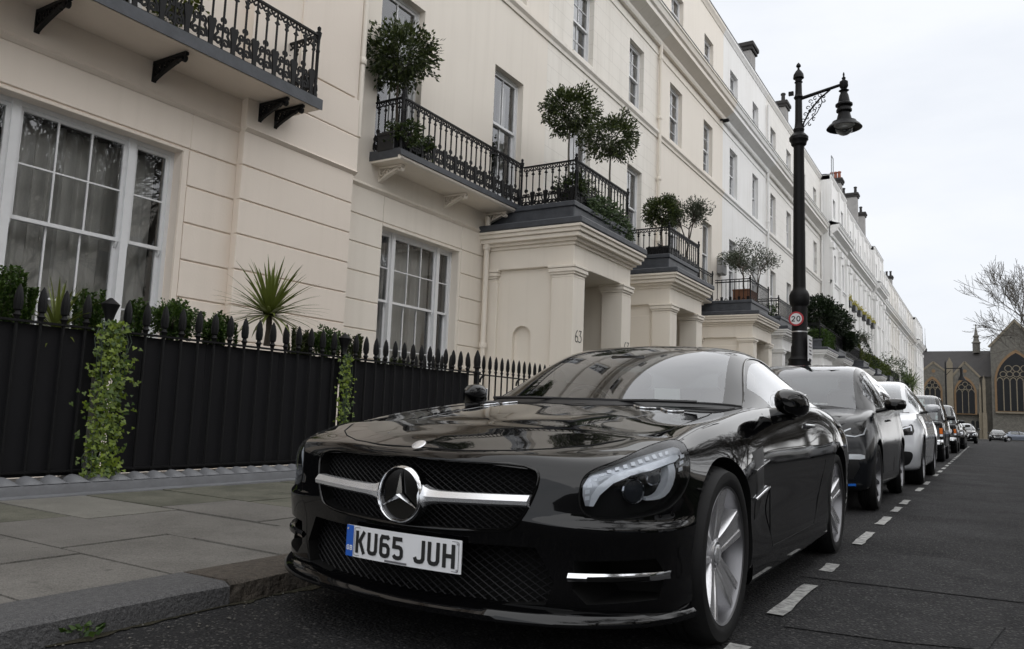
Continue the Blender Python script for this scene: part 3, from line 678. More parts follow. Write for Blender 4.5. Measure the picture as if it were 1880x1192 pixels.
# ---------------------------------------------------------------- railings along the pavement
RX = -6.2
def finial(b, x, y, z, h=.27, r=.036, n=8):
    k = h / .27
    b.lathe([(r * .55, 0), (r * .6, .02 * k), (r * .95, .035 * k), (r * .6, .05 * k), (r * .55, .065 * k), (r * .9, .075 * k), (r * 1.05, .12 * k), (r * .95, .18 * k), (r * .6, .235 * k), (r * .12, .27 * k)], (x, y, z), n)
bar = MB(); bar.tube([(0, 0, .21), (0, 0, 1.41)], .0135, 8); finial(bar, 0, 0, 1.40, .27, .034)
BAR = bar.mesh('railing_bar', M_iron, 40)
bar = MB(); bar.tube([(0, 0, .21), (0, 0, 1.41)], .0125, 8); finial(bar, 0, 0, 1.41, .27, .028); BAR2 = bar.mesh('railing_bar', M_iron, 40)
fence = thing('iron_railing', 'black spearhead railing backed with charcoal sheets along the pavement', 'railing', (0, 0, 0))
posts = (3.68, 6.455); y = -1.24; ybars = []
while y < 9.05: ybars.append(y); y += .1752
for y in ybars:
    if any(abs(y - p) < .12 for p in posts): continue
    link('railing_bar', BAR, fence, (RX, y, 0))
for p in posts:      # square standards with urn finials
    b = MB().box(RX - .02, RX + .02, p - .02, p + .02, .2, 1.42)
    b.lathe([(.03, 0), (.04, .02), (.028, .05), (.045, .12), (.062, .17), (.075, .20), (.06, .215), (.035, .235), (.012, .255)], (RX, p, 1.41), 10); b.build('standard', M_iron, fence, 40)
MB().box(RX - .022, RX + .022, -2, 9.10, 1.385, 1.402).build('top_rail', M_iron, fence)
MB().box(RX - .02, RX + .02, -2, 9.10, .245, .262).build('bottom_rail', M_iron, fence)
segs = [(-2, 3.60), (3.78, 6.425), (6.48, 8.98)]
for a, c in segs:
    n = max(1, round((c - a) / .875)); w = (c - a) / n
    for i in range(n): MB().box(RX - .036, RX - .030, a + w * i + .002, a + w * (i + 1) - .002, .215, 1.375).build('backing_panel', M_panel, fence)
b = MB().box(RX - .03, RX + .03, 9.13, 9.19, -.1, 1.38); b.bev(RX - .045, RX + .045, 9.115, 9.205, 1.38, 1.41, .006)
b.lathe([(.045, 0), (.03, .02), (.032, .05), (.055, .06), (.055, .075), (.045, .085), (.052, .15), (.045, .22), (.025, .28), (.006, .32)], (RX, 9.16, 1.40), 12); b.build('standard', M_iron, fence, 40)
# open railing continuing towards the porch, and the return towards the steps
f2 = thing('iron_railing', 'open black spearhead railing between the tall standard and the first porch', 'railing', (0, 0, 0))
y = 9.33
while y < 12.1: link('railing_bar', BAR2, f2, (RX, y, -.02)); y += .166
MB().box(RX - .02, RX + .02, 9.2, 12.2, 1.365, 1.382).build('top_rail', M_iron, f2); MB().box(RX - .02, RX + .02, 9.2, 12.2, .22, .24).build('bottom_rail', M_iron, f2)
b = MB()
for y in (9.24, 10.25): b.ribbon(arc((y + .11, 1.26), .10, 3.14, 1.57, 6), .02, .02, 'yz', RX - .01)
b.build('spandrel', M_iron, f2)
f3 = thing('iron_railing', 'short black railing running back from the tall standard to the house', 'railing', (0, 0, 0))
for i in range(11): link('railing_bar', BAR2, f3, (RX - .15 - .16 * i, 9.16, -.03))
MB().box(RX - 1.9, RX - .04, 9.145, 9.175, 1.355, 1.372).build('top_rail', M_iron, f3); MB().box(RX - 1.9, RX - .04, 9.145, 9.175, .2, .22).build('bottom_rail', M_iron, f3)
f4 = thing('iron_railing', 'black railing on the pavement edge past the first porch', 'railing', (0, 0, 0))
for k, (a, c) in enumerate(((15.3, 17.1), (20.0, 24.8), (27.8, 29.0))):
    y = a
    while y < c: link('railing_bar', BAR2, f4, (RX, y, 0)); y += .17
    MB().box(RX - .02, RX + .02, a - .1, c + .1, 1.38, 1.4).build('top_rail', M_iron, f4)
# lead-dressed plinth with a bump at every bar
pl = thing('railing_plinth', 'low grey lead-dressed plinth with humps under the railing bars', 'plinth', (0, 0, 0))
M_leadp = mat('grey_lead', (.17, .175, .185), .55, var=.6, vscale=6, col2=(.10, .10, .105), bump=.2, bscale=25)
b = MB().prism([(-6.42, -.4), (-6.02, -.4), (-6.02, PZ + .005), (-6.035, PZ + .075), (-6.06, PZ + .085), (-6.42, PZ + .10)], -2, 12.2, 'y'); b.build('base', M_leadp, pl, 30)
b = MB().prism([(-6.05, PZ - .03), (-5.93, PZ - .03), (-5.935, PZ + .004), (-6.05, PZ + .012)], -2, 12.2, 'y'); b.build('apron', M_leadp, pl)
hb = MB(); n1, n2 = 9, 8
P = []
for i in range(n1):
    u = -1 + 2 * i / (n1 - 1); row = []
    for j in range(n2 + 1):
        v = j / n2; hgt = max(0, 1 - u * u) ** .8
        row.append((RX + .02 + .14 * v, u * .082, PZ + .084 + hgt * .055 * math.cos(v * 1.57) ** .7))
    P.append(row)
hb.grid(P); HB = hb.mesh('hump', M_leadp, 60)
for y in ybars: link('hump', HB, pl, (0, y, 0))

# ---------------------------------------------------------------- cast-iron balcony balustrades
def motif(far=False):
    """one repeat (0.31 m): two bars, scrolls and a tulip block below, pendants under the rail"""
    b = MB(); t = .014; H = .86; U = .31
    for y in (U * .25, U * .75): b.box(-.0095, .0095, y - .0095, y + .0095, 0, H - .02)
    if far:
        b.box(-.006, .006, .0, U, .02, .05); b.box(-.006, .006, U * .6, U * .9, 0, .28); b.ribbon(arc((U * .25, .17), .055, 0, 6.283, 8), .02, .012, 'yz', -.006); b.box(-.006, .006, 0, U, H - .1, H - .06)
        return b
    c = U * .25; d = U * .75; w_ = .027
    for s in (-1, 1):
        b.ribbon(spiral((c + s * .044, .285), .042, .010, 1.57 + s * 1.2, 1.57 + s * 1.2 + s * 8.5, 18), w_ * .8, t, 'yz', -t / 2)
        b.ribbon(spiral((c + s * .050, .11), .054, .012, -1.57 - s * .6, -1.57 - s * .6 - s * 8.0, 18), w_, t, 'yz', -t / 2)
        b.ribbon([(c + s * .086, .275), (c + s * .066, .21), (c + s * .095, .165), (c + s * .105, .09)], w_, t, 'yz', -t / 2)
    b.ribbon(arc((c, .375), .03, -.9, 4.04, 12), w_ * .8, t, 'yz', -t / 2)
    b.box(-.008, .008, 0, U, .012, .03)
    b.prism([(d - .034, 0), (d + .034, 0), (d + .026, .06), (d + .036, .2), (d + .058, .325), (d + .036, .355), (d, .34), (d - .036, .355), (d - .058, .325), (d - .036, .2), (d - .026, .06)], -.012, .012, 'x')
    for yy in (c, d):
        for s in (-1, 1): b.ribbon(spiral((yy + s * .038, H - .065), .034, .012, 1.57, 1.57 - s * 5.2, 10), .019, t, 'yz', -t / 2)
    b.prism([(c - .036, H - .105), (c + .036, H - .105), (c + .016, H - .145), (c + .03, H - .175), (c, H - .205), (c - .03, H - .175), (c - .016, H - .145)], -.009, .009, 'x')
    b.prism([(d - .04, H - .16), (d - .016, H - .135), (d, H - .10), (d + .016, H - .135), (d + .04, H - .16), (d, H - .185)], -.009, .009, 'x')
    return b
MOT = motif().mesh('scroll_panel', M_iron); MOTF = motif(True).mesh('scroll_panel', M_iron)
pb = MB().box(-.022, .022, -.022, .022, 0, .02); pb.lathe([(.034, 0), (.034, .05), (.026, .07), (.03, .12), (.022, .16), (.022, .62), (.03, .64), (.022, .67), (.024, .80), (.038, .88), (.04, .90), (.02, .92), (.026, .95), (.026, .97), (.006, .99)], (0, 0, 0), 10)
POST = pb.mesh('post', M_iron, 40)
def balustrade(label, pts, z, posts=None, far=False):
    t = thing('balcony_railing', label, 'balcony railing', (0, 0, 0), group='scrolled iron balcony railings')
    for i, (a, c) in enumerate(zip(pts[:-1], pts[1:])):
        a, c = Vector(a), Vector(c); L = (c - a).length; n = max(1, round(L / .31)); ang = math.atan2(c.y - a.y, c.x - a.x) - math.pi / 2
        for k in range(n):
            o = link('scroll_panel', MOTF if far else MOT, t, (a.x + (c.x - a.x) * k / n, a.y + (c.y - a.y) * k / n, z), ang, (1, L / n / .31, 1))
        d = (c - a).normalized(); nn = Vector((-d.y, d.x)) * .02
        b = MB(); q = [a + nn, a - nn, c - nn, c + nn]
        b.add([(p.x, p.y, z + .845) for p in q] + [(p.x, p.y, z + .872) for p in q], [(0, 3, 2, 1), (4, 5, 6, 7), (0, 1, 5, 4), (1, 2, 6, 5), (2, 3, 7, 6), (3, 0, 4, 7)]); b.build('top_rail', M_iron, t)
    for k in (range(len(pts)) if posts is None else posts): link('post', POST, t, (pts[k][0], pts[k][1], z))
    return t
balustrade('scrolled iron balcony railing on the nearest house at upper left', [(-7.42, -4.2), (-7.42, 6.88), (-8.06, 6.88)], 4.855, (1,))
balustrade('long scrolled iron railing of the balcony above the three-light window', [(-8.26, 8.98), (-7.7, 8.98), (-7.7, 12.66)], 4.86, (1, 2))
balustrade('scrolled iron railing round the flat roof of the first porch', [(-7.66, 12.66), (-6.50, 12.66), (-6.50, 15.14)], 4.80, (1, 2))
balustrade('iron railing of the short balcony between first and second porch', [(-7.7, 15.2), (-7.7, 17.6)], 4.84, (1,))
balustrade('iron railing round the second porch roof holding the black planter', [(-7.66, 17.72), (-6.50, 17.72), (-6.50, 20.02)], 4.66, (1, 2))
balustrade('iron railing of the balcony between second and third porch', [(-7.7, 20.1), (-7.7, 25.2)], 4.84, (1,), True)
balustrade('iron railing round the third porch roof with terracotta planter', [(-7.66, 25.4), (-6.50, 25.4), (-6.50, 27.9)], 4.68, (1, 2), True)
balustrade('iron railing round the fourth porch roof left of the lamp', [(-8.2, 29.5), (-6.5, 29.5), (-6.5, 32.2)], 4.62, (1, 2), True)
balustrade('iron railing round the porch roof just right of the lamp', [(-8.2, 37.9), (-6.5, 37.9), (-6.5, 44.5)], 4.7, (1, 2), True)
balustrade('iron railing on the far porches behind the olive tree', [(-6.6, 45), (-6.6, 78)], 4.75, (1,), True)

# ---------------------------------------------------------------- street lamp
LX, LY = -3.17, 16.25
lamp = thing('street_lamp', 'tall black ornate street lamp with one hooked lantern over the parked cars', 'street lamp', (LX, LY, PZ))
b = MB().lathe([(.30, 0), (.30, .12), (.25, .16), (.24, .8), (.27, .85), (.20, .95), (.20, 1.75), (.225, 1.80), (.21, 1.86), (.225, 1.92), (.21, 1.98), (.225, 2.04), (.185, 2.08), (.17, 2.12), (.165, 2.30), (.15, 2.33), (.15, 3.12), (.185, 3.16), (.20, 3.25), (.20, 3.34), (.17, 3.42), (.13, 3.47), (.125, 3.52), (.105, 6.45), (.11, 6.48), (.15, 6.52), (.16, 6.58), (.19, 6.62), (.19, 6.68), (.14, 6.74), (.10, 6.78), (.115, 6.85), (.085, 6.9), (.075, 7.0), (.07, 7.5), (.085, 7.52), (.10, 7.55), (.08, 7.58), (.07, 7.62), (.065, 7.86), (.085, 7.88), (.065, 7.9), (.075, 7.95), (.11, 7.97), (.10, 8.05), (.06, 8.12), (.025, 8.16), (.02, 8.2), (.05, 8.23), (.045, 8.26), (.01, 8.31)], (0, 0, 0), 20)
b.build('post', M_iron, lamp, 35)
b = MB(); b.tube([(.06, 0, 7.52), (.80, 0, 7.66), (.88, 0, 7.70)], [.04, .032, .045], 8)
b.tube([(.06, 0, 6.72), (.10, 0, 6.98), (.22, 0, 7.22), (.42, 0, 7.45), (.62, 0, 7.60)], .018, 6)
for i in range(3):
    for j in range(4):
        u = .08 + .1 * i + .05 * j; z = 7.42 - .13 * (3 - j) + .05 * i
        if z < 7.0 + .9 * max(0, u - .1): continue
        b.ribbon(spiral((u, z), .045, .012, i * 1.3, i * 1.3 + 5.5, 10), .014, .014, 'xz', -.007)
for k in range(7):
    u = k / 6; x = .44 - .30 * u + .05 * math.sin(u * 9); z = 7.50 - .55 * u; b.ribbon(spiral((x + .06, z - .02), .04, .015, 2 + k, 7 + k, 9), .016, .014, 'xz', -.007)
b.tube([(.44, 0, 7.5), (.46, 0, 7.35), (.36, 0, 7.15), (.2, 0, 7.0), (.08, 0, 6.86)], .010, 5)
b.build('bracket_arm', M_iron, lamp, 50)
Q = (.88, 0, 0)
lb = MB().lathe([(.008, 7.92), (.02, 7.88), (.015, 7.83), (.04, 7.80), (.03, 7.76), (.08, 7.72), (.085, 7.62), (.05, 7.56), (.10, 7.53), (.06, 7.50), (.09, 7.42), (.115, 7.28), (.165, 7.24), (.165, 7.21), (.12, 7.18), (.15, 7.12), (.15, 7.09), (.11, 7.06), (.15, 6.90), (.23, 6.87), (.24, 6.84), (.30, 6.79), (.34, 6.735), (.33, 6.73), (.22, 6.80), (.05, 6.82)], Q, 24)
ln = lb.build('lantern', M_iron, lamp, 35)
MB().lathe([(.175 * math.cos(a), 6.76 - .175 * math.sin(a)) for a in [i * math.pi / 2 / 8 for i in range(9)]], Q, 20, cap=False).build('glass_bowl', glass('bowl_glass', (.93, .95, .96), base=.04), ln, 80)
MB().lathe([(0, 6.81), (.2, 6.81), (.2, 6.80), (0, 6.80)], Q, 20).build('pale_fill_disc', M_frame, ln)  # white disc added inside to make the lantern's underside look lighter
MB().box(-.2, -.1, -.03, .03, 7.62, 7.70).build('sensor', M_iron, lamp)
M_band = mat('steel_band', (.55, .56, .57), .35, .9)
b = MB()
for z in (2.60, 2.27): b.lathe([(.155, z - .012), (.158, z - .012), (.158, z + .012), (.155, z + .012)], (0, 0, 0), 20, cap=False)
b.build('clamp_band', M_band, lamp)
M_red = mat('sign_red', (.42, .02, .03), .4); M_sw = mat('sign_white', (.70, .70, .71), .4)
sg = thing('speed_sign', 'round red-ringed speed limit sign reading 20 on the lamp column', 'road sign', (LX - .03, LY - .185, PZ + 2.85))
MB().lathe([(0, .0), (.145, .0), (.145, .012), (0, .012)], (0, 0, 0), 36, 'y').build('plate', M_red, sg)
MB().lathe([(0, -.003), (.112, -.003), (.112, .0), (0, .0)], (0, 0, 0), 36, 'y').build('face', M_sw, sg)
b = MB(); hh = .115
def sk(paths, ox): 
    for st in paths: b.ribbon([(ox + p[0] * hh, -hh / 2 + p[1] * hh) for p in st], .17 * hh, .002, 'xz', -.006)
sk([arc((.30, .68), .24, 3.0, -.55, 12) + [(.06, .085)], [(.0, .085), (.58, .085)]], -.088); sk([[(.3 + .26 * math.cos(a / 10 * math.pi), .5 + .42 * math.sin(a / 10 * math.pi)) for a in range(21)]], .012)
b.build('digits', M_blk, sg)
ps = thing('parking_sign', 'white rectangular notice seen nearly edge-on, clamped to the lamp column', 'sign', (LX + .19, LY + .05, PZ + 2.3), R(0))
MB().bev(-.006, .006, -.22, .22, -.3, .22, .004).build('plate', M_sw, ps); MB().box(-.05, -.006, -.02, .02, -.2, .1).build('clip', M_iron, ps)
b = MB()
for k, (w, z) in enumerate(((.3, .12), (.24, .05), (.3, -.02), (.2, -.09), (.28, -.16))): b.box(.006, .0075, -w / 2, w / 2, z, z + .028)
b.build('notice_lines', M_blk, ps)
# ---------------------------------------------------------------- plants
LM_bay = leafmat('bay_leaf', (.014, .026, .008), (.085, .11, .03), .35)
LM_olive = leafmat('olive_leaf', (.035, .045, .025), (.10, .115, .075), .5)
LM_box = leafmat('box_leaf', (.020, .048, .010), (.075, .13, .022), .4)
LM_ivy = leafmat('ivy_leaf', (.035, .075, .008), (.20, .27, .025), .35, .3)
LM_ivy2 = leafmat('dark_ivy_leaf', (.014, .028, .008), (.06, .085, .02), .35)
LM_cord = leafmat('cordyline_leaf', (.03, .055, .010), (.20, .23, .05), .4, .2)
LM_yew = leafmat('dark_leaf', (.006, .014, .006), (.022, .038, .012), .5)
M_bark = mat('bark', (.075, .06, .045), .9, var=.6, vscale=14, bump=.5, bscale=40); M_bark2 = mat('grey_bark', (.13, .12, .10), .9, var=.5, vscale=14, bump=.5, bscale=40)
M_pot2 = mat('black_planter', (.012, .012, .013), .5); M_terra = mat('terracotta_planter', (.20, .085, .04), .75, var=.6, vscale=6, col2=(.10, .05, .03))
def rv(): 
    while True:
        v = Vector((random.uniform(-1, 1), random.uniform(-1, 1), random.uniform(-1, 1)))
        if .05 < v.length < 1: return v
def leaf(b, p, d, L, w, n=None):
    d = d.normalized(); n = (n or rv()).cross(d); n = n.normalized() if n.length > 1e-4 else d.orthogonal().normalized(); s = n * w; up = d.cross(n) * (w * .35)
    b.add([p, p + d * L * .45 + s + up, p + d * L, p + d * L * .45 - s + up], [(0, 1, 2), (0, 2, 3)])
def clumpy(c, rad, nclump, per, L, w, shell_=.55, squash=.8, seed=0, drop=.0):
    """leaf clumps spread through an uneven ball"""
    random.seed(seed); b = MB(); c = Vector(c)
    for _ in range(nclump):
        v = rv().normalized(); k = random.uniform(shell_, 1.0) * (1 + .16 * math.sin(v.x * 5 + seed) + .12 * math.sin(v.y * 7 + v.z * 4))
        q = c + Vector((v.x * rad * k, v.y * rad * k, v.z * rad * k * squash - drop * rad * (1 - abs(v.z)) * .2))
        for _ in range(per):
            p = q + rv() * rad * .17; d = (v + rv() * 1.0); leaf(b, p, d, L * random.uniform(.7, 1.25), w * random.uniform(.8, 1.2))
    return b
def standard_tree(label, base, trunk_h, rad, nclump=260, per=9, L=.07, w=.014, m=None, squash=.85, seed=1, lean=(0, 0), bark=None, group='clipped trees on the balconies', name='standard_bay_tree'):
    t = thing(name, label, 'tree', base, group=group)
    top = Vector((lean[0], lean[1], trunk_h)); b = MB()
    b.tube([(0, 0, 0), (lean[0] * .3 + .012, lean[1] * .3, trunk_h * .35), (lean[0] * .7 - .01, lean[1] * .7, trunk_h * .7), top], [.028, .024, .02, .017], 7)
    random.seed(seed + 50)
    for _ in range(14):
        v = rv().normalized(); v.z = abs(v.z) * .7 + .1; e = top + Vector((0, 0, rad * .35)) + v * rad * .7; b.tube([top - Vector((0, 0, rad * .25 * random.random())), (top + e) / 2 + rv() * .04, e], [.012, .008, .003], 4, False)
    b.build('trunk', bark or M_bark, t, 60)
    clumpy(top + Vector((0, 0, rad * .55)), rad, nclump, per, L, w, squash=squash, seed=seed).build('crown', m or LM_bay, t, recalc=False)
    return t
standard_tree('largest clipped bay tree rising in front of the upper-left tall window', (-7.95, 9.12, 5.1), 1.12, .56, 400, 10, .085, .019, seed=3)
standard_tree('round clipped bay tree at the corner of the first porch roof', (-6.95, 13.2, 4.9), 1.72, .52, 400, 10, .078, .018, seed=4, bark=M_bark2)
standard_tree('second round clipped bay tree farther along the first porch roof', (-6.8, 14.85, 4.9), 1.66, .56, 400, 10, .078, .018, seed=5, bark=M_bark2)
standard_tree('small dark ball tree on a thin stem on the second porch roof', (-7.2, 19.1, 4.9), 1.15, .46, 330, 10, .08, .02, seed=6)
def olive(label, base, h, rad, seed, spread=1.0, dense=190, lean=0., m=None):
    t = thing('olive_tree', label, 'tree', base, group='olive trees on the porch roofs'); random.seed(seed); b = MB(); lf = MB(); tips = []
    def grow(p, d, L, r, k):
        q = p + d * L; b.tube([p, (p + q) / 2 + rv() * L * .06, q], [r, r * .85, r * .7], 5, False)
        if k == 0: tips.append((q, d)); return
        for _ in range(3 if k > 1 else 4):
            nd = (d + rv() * .75 * spread).normalized(); nd.z = abs(nd.z) * .6 + .12 if k < 3 else abs(nd.z); grow(q, nd.normalized(), L * random.uniform(.6, .85), r * .62, k - 1)
    grow(Vector((0, 0, 0)), Vector((lean, .05, 1)).normalized(), h * .38, .038, 3)
    for q, d in tips:
        for _ in range(max(3, int(dense / 10))):
            p = q + rv() * rad * .26; leaf(lf, p, d + rv() * .9, random.uniform(.06, .11), .015)
    b.build('branches', M_bark, t, 60); lf.build('foliage', m or LM_olive, t, recalc=False)
    return t
olive('airy dark olive tree on the second porch roof beside the ball tree', (-6.9, 20.1, 4.95), 1.75, .9, 11, 1.15, 620, .1)
olive('spreading olive tree in the terracotta planter on the third porch', (-6.95, 26.5, 5.15), 1.85, 1.0, 23, 1.25, 620, -.1)
olive('second olive tree behind the terracotta planter', (-7.0, 28.1, 5.0), 1.9, .95, 31, 1.2, 620, .1)
olive('pale feathery olive tree among the far porches', (-6.8, 48.8, 4.4), 2.1, 1.3, 37, 1.0, 330)
def bush(label, c, rad, nclump, per, L, w, m, seed, squash=1., name='shrub', cat='shrub', group=None, zbase=None):
    t = thing(name, label, cat, (c[0], c[1], c[2]), group=group)
    b = MB(); random.seed(seed)
    for _ in range(7): v = rv(); b.tube([(0, 0, -rad * squash), (v.x * rad * .5, v.y * rad * .5, v.z * rad * .5)], [.012, .004], 4, False)
    b.build('stem', M_bark, t); clumpy((0, 0, 0), rad, nclump, per, L, w, .35, squash, seed).build('foliage', m, t, recalc=False)
    return t
def planter(label, x, y, z, sx, sy, h, m, name='planter'):
    t = thing(name, label, 'planter', (x, y, z), group='planters on the porch roofs')
    b = MB().bev(-sx / 2, sx / 2, -sy / 2, sy / 2, 0, h, .012); b.bev(-sx / 2 - .015, sx / 2 + .015, -sy / 2 - .015, sy / 2 + .015, h - .05, h + .004, .01); b.build('box', m, t)
    MB().box(-sx / 2 + .02, sx / 2 - .02, -sy / 2 + .02, sy / 2 - .02, h + .004, h + .015).build('soil', M_bark, t)
planter('black planter behind the railing under the largest clipped tree', -7.95, 9.15, 4.86, .34, .5, .3, M_pot2)
planter('black planter at the corner of the first porch roof', -6.85, 13.25, 4.80, .36, .42, .34, M_pot2)
planter('dark trough along the front of the first porch roof', -6.72, 14.5, 4.80, .28, 1.0, .22, M_pot2)
planter('large black planter box at the corner of the second porch roof', -6.85, 18.25, 4.67, .6, .7, .42, M_pot2)
planter('terracotta-brown planter box on the third porch roof', -6.85, 26.1, 4.68, .55, 1.0, .55, M_terra)
bush('trailing ivy tuft behind the balcony railing corner', (-7.72, 9.1, 5.16), .30, 130, 7, .06, .022, LM_ivy2, 61, .75, 'ivy', 'ivy')
bush('second trailing tuft right of the railing corner post', (-7.82, 9.62, 5.1), .24, 90, 7, .06, .022, LM_ivy2, 62, .8, 'ivy', 'ivy')
bush('bushy ivy behind the side railing of the first porch', (-6.72, 12.95, 5.2), .36, 170, 8, .06, .02, LM_ivy2, 63, .85, 'ivy', 'ivy')
bush('small clipped bush under the second bay tree', (-7.1, 14.4, 5.55), .30, 110, 8, .06, .014, LM_bay, 64, .8)
b = MB(); random.seed(65)
for _ in range(1500):
    y = random.uniform(13.1, 15.2); k = (y - 13.1) / 2.1; p = Vector((-6.47 + random.gauss(0, .06), y, 4.72 + random.random() ** 1.2 * (.30 + .30 * math.sin(k * 3.1)) - .12 * k)); leaf(b, p, Vector((.8, random.gauss(0, .6), random.gauss(-.3, .5))), .07, .024)
t = thing('ivy', 'ivy spilling over the front railing and lead edge of the first porch', 'ivy', (0, 0, 0)); b.build('foliage', leafmat('mid_ivy_leaf', (.03, .055, .02), (.10, .14, .06), .35), t, recalc=False)
bush('clipped dome bush in the first porch doorway', (-6.35, 14.1, 1.72), .46, 260, 8, .05, .012, LM_box, 66, .6, 'box_ball', 'shrub')
planter('dark pot of the dome bush in the first porch doorway', -6.35, 14.1, .2, .5, .5, 1.1, M_pot2)
bush('dark bush behind the car roof left of the lamp column', (-5.9, 30.6, 2.6), .75, 220, 9, .09, .02, LM_yew, 67, .8)
bush('yellow-green plant on the fourth porch roof', (-6.9, 29.9, 5.05), .3, 90, 7, .08, .018, LM_box, 68, 1.0)
# clipped shapes on the far porches
def ball_std(label, x, y, z, r, seed, th=1.2, nm='ball_tree'):
    return standard_tree(label, (x, y, z), th, r, 420, 10, .15, .042, LM_yew, .75, seed, name=nm, group='clipped trees on the far porches')
ball_std('broad dark mop-headed tree right of the lamp column', -6.9, 40.1, 4.9, 1.05, 71, .85); ball_std('second dark mop-headed tree beside the first', -6.8, 43.0, 4.9, .95, 72, .75)
ball_std('single dark ball tree over the black railing', -6.6, 45.2, 4.55, .72, 73, .55)
def hedge(label, x0, x1, y0, y1, z0, z1, m, seed, n=1400, L=.12, name='hedge'):
    random.seed(seed); b = MB(); t = thing(name, label, 'hedge', (0, 0, 0))
    for _ in range(n):
        f = random.random(); p = Vector((random.uniform(x0, x1), random.uniform(y0, y1), random.uniform(z0, z1)))
        if f < .4: p.x = x1
        elif f < .65: p.z = z1
        elif f < .9: p.y = y0
        p += rv() * .05; leaf(b, p, Vector((.6, -.3, .5)) + rv(), L * random.uniform(.6, 1.2), L * .25)
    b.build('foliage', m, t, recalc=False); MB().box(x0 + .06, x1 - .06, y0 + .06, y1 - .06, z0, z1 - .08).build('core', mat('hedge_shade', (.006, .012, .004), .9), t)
hedge('ivy-clad trough hedge behind the lamp column', -7.2, -6.3, 37.9, 40.6, 4.4, 5.25, LM_box, 81)
hedge('long dark clipped hedge on the far balcony', -7.4, -6.4, 55, 68, 4.4, 5.6, leafmat('laurel_leaf', (.03, .05, .006), (.10, .13, .02)), 82, 2400, .16)
def cone(label, x, y, z, h, r, m, seed):
    random.seed(seed); t = thing('cone_tree', label, 'tree', (x, y, z), group='cone trees on the far balcony'); b = MB()
    for _ in range(1100):
        u = random.random() ** .8; a = random.uniform(0, 6.283); k = r * (1 - u) * random.uniform(.75, 1.08); p = Vector((k * math.cos(a), k * math.sin(a), h * u)); leaf(b, p, Vector((math.cos(a), math.sin(a), .5)) + rv() * .6, .14, .03)
    b.build('foliage', m, t, recalc=False); MB().tube([(0, 0, -.4), (0, 0, h * .6)], .04, 6).build('trunk', M_bark, t)
cone('golden-green cone tree on the far balcony', -6.9, 52.5, 4.5, 1.9, .75, leafmat('gold_cone', (.05, .07, .01), (.12, .14, .03)), 83)
cone('dark cone tree right of the golden one', -6.9, 56.0, 4.8, 2.1, .95, LM_yew, 84)
standard_tree('loose shrub tree at the end of the far hedge', (-6.6, 70.5, 3.8), 1.0, 1.25, 200, 8, .16, .04, leafmat('loose_leaf', (.03, .05, .015), (.09, .12, .05)), 1.1, 85, name='shrub_tree', group='clipped trees on the far porches')
def spiky(label, x, y, z, th, L, n, m, seed, w=.02, name='cordyline', group=None, trunk_r=.035, cat='palm', parts=True, droop=.55):
    random.seed(seed); t = thing(name, label, cat, (x, y, z), group=group)
    if th > .05: MB().tube([(0, 0, 0), (.01, .005, th * .5), (0, 0, th)], [trunk_r, trunk_r * .9, trunk_r * .85], 8).build('trunk', M_bark, t, 60)
    allb = MB()
    for i in range(n):
        a = i * 2.39996; e = 1.45 - 1.75 * (i / n) ** .9 + random.uniform(-.1, .1); Lk = L * random.uniform(.85, 1.1); b = MB(); P = []
        for k in range(7):
            u = k / 6; el = e - droop * u * u * (1.1 - e / 2); 
            P.append((u, el))
        p = Vector((0, 0, th - .02)); rows = []
        for k, (u, el) in enumerate(P):
            d = Vector((math.cos(a) * math.cos(el), math.sin(a) * math.cos(el), math.sin(el))); s = Vector((-math.sin(a), math.cos(a), 0)) * (w * (1 - u) ** .6 * (.55 + .9 * min(1, u * 3)))
            up = d.cross(s).normalized() * w * .25; rows.append([p - s - up * (1 - u), p, p + s - up * (1 - u)]); p = p + d * Lk / 6
        (b if parts else allb).grid(rows)
        if parts: b.build('leaf', m, t, 60, recalc=False)
    if not parts: allb.build('leaves', m, t, recalc=False)
    return t
spiky('spiky cordyline palm with sword leaves behind the railing', -6.52, 5.62, 1.45, .36, .62, 110, LM_cord, 91, .017)
spiky('small grassy sword-leaf plant between the left spearheads', -6.5, 3.42, 1.38, .02, .42, 40, LM_cord, 92, .014, name='grass_plant', cat='plant')
for i, (y, d) in enumerate(((86.5, 'left'), (92.0, 'right'))): spiky('far spiky palm by the end of the terrace, %s of two' % d, -6.6, y, 4.0, 1.2, 1.9, 60, leafmat('palm_leaf', (.04, .07, .015), (.12, .16, .05)), 95 + i, .06, parts=False, droop=.8, group='far palms', trunk_r=.1)
bush('round dark bush left of the far palms', (-6.6, 79.5, 4.4), .8, 160, 8, .16, .04, LM_yew, 98)
bush('yellow-green leafy plant on the nearest balcony', (-7.72, 5.0, 5.42), .34, 120, 7, .06, .022, leafmat('choisya_leaf', (.04, .06, .01), (.17, .19, .03)), 69, 1.3)
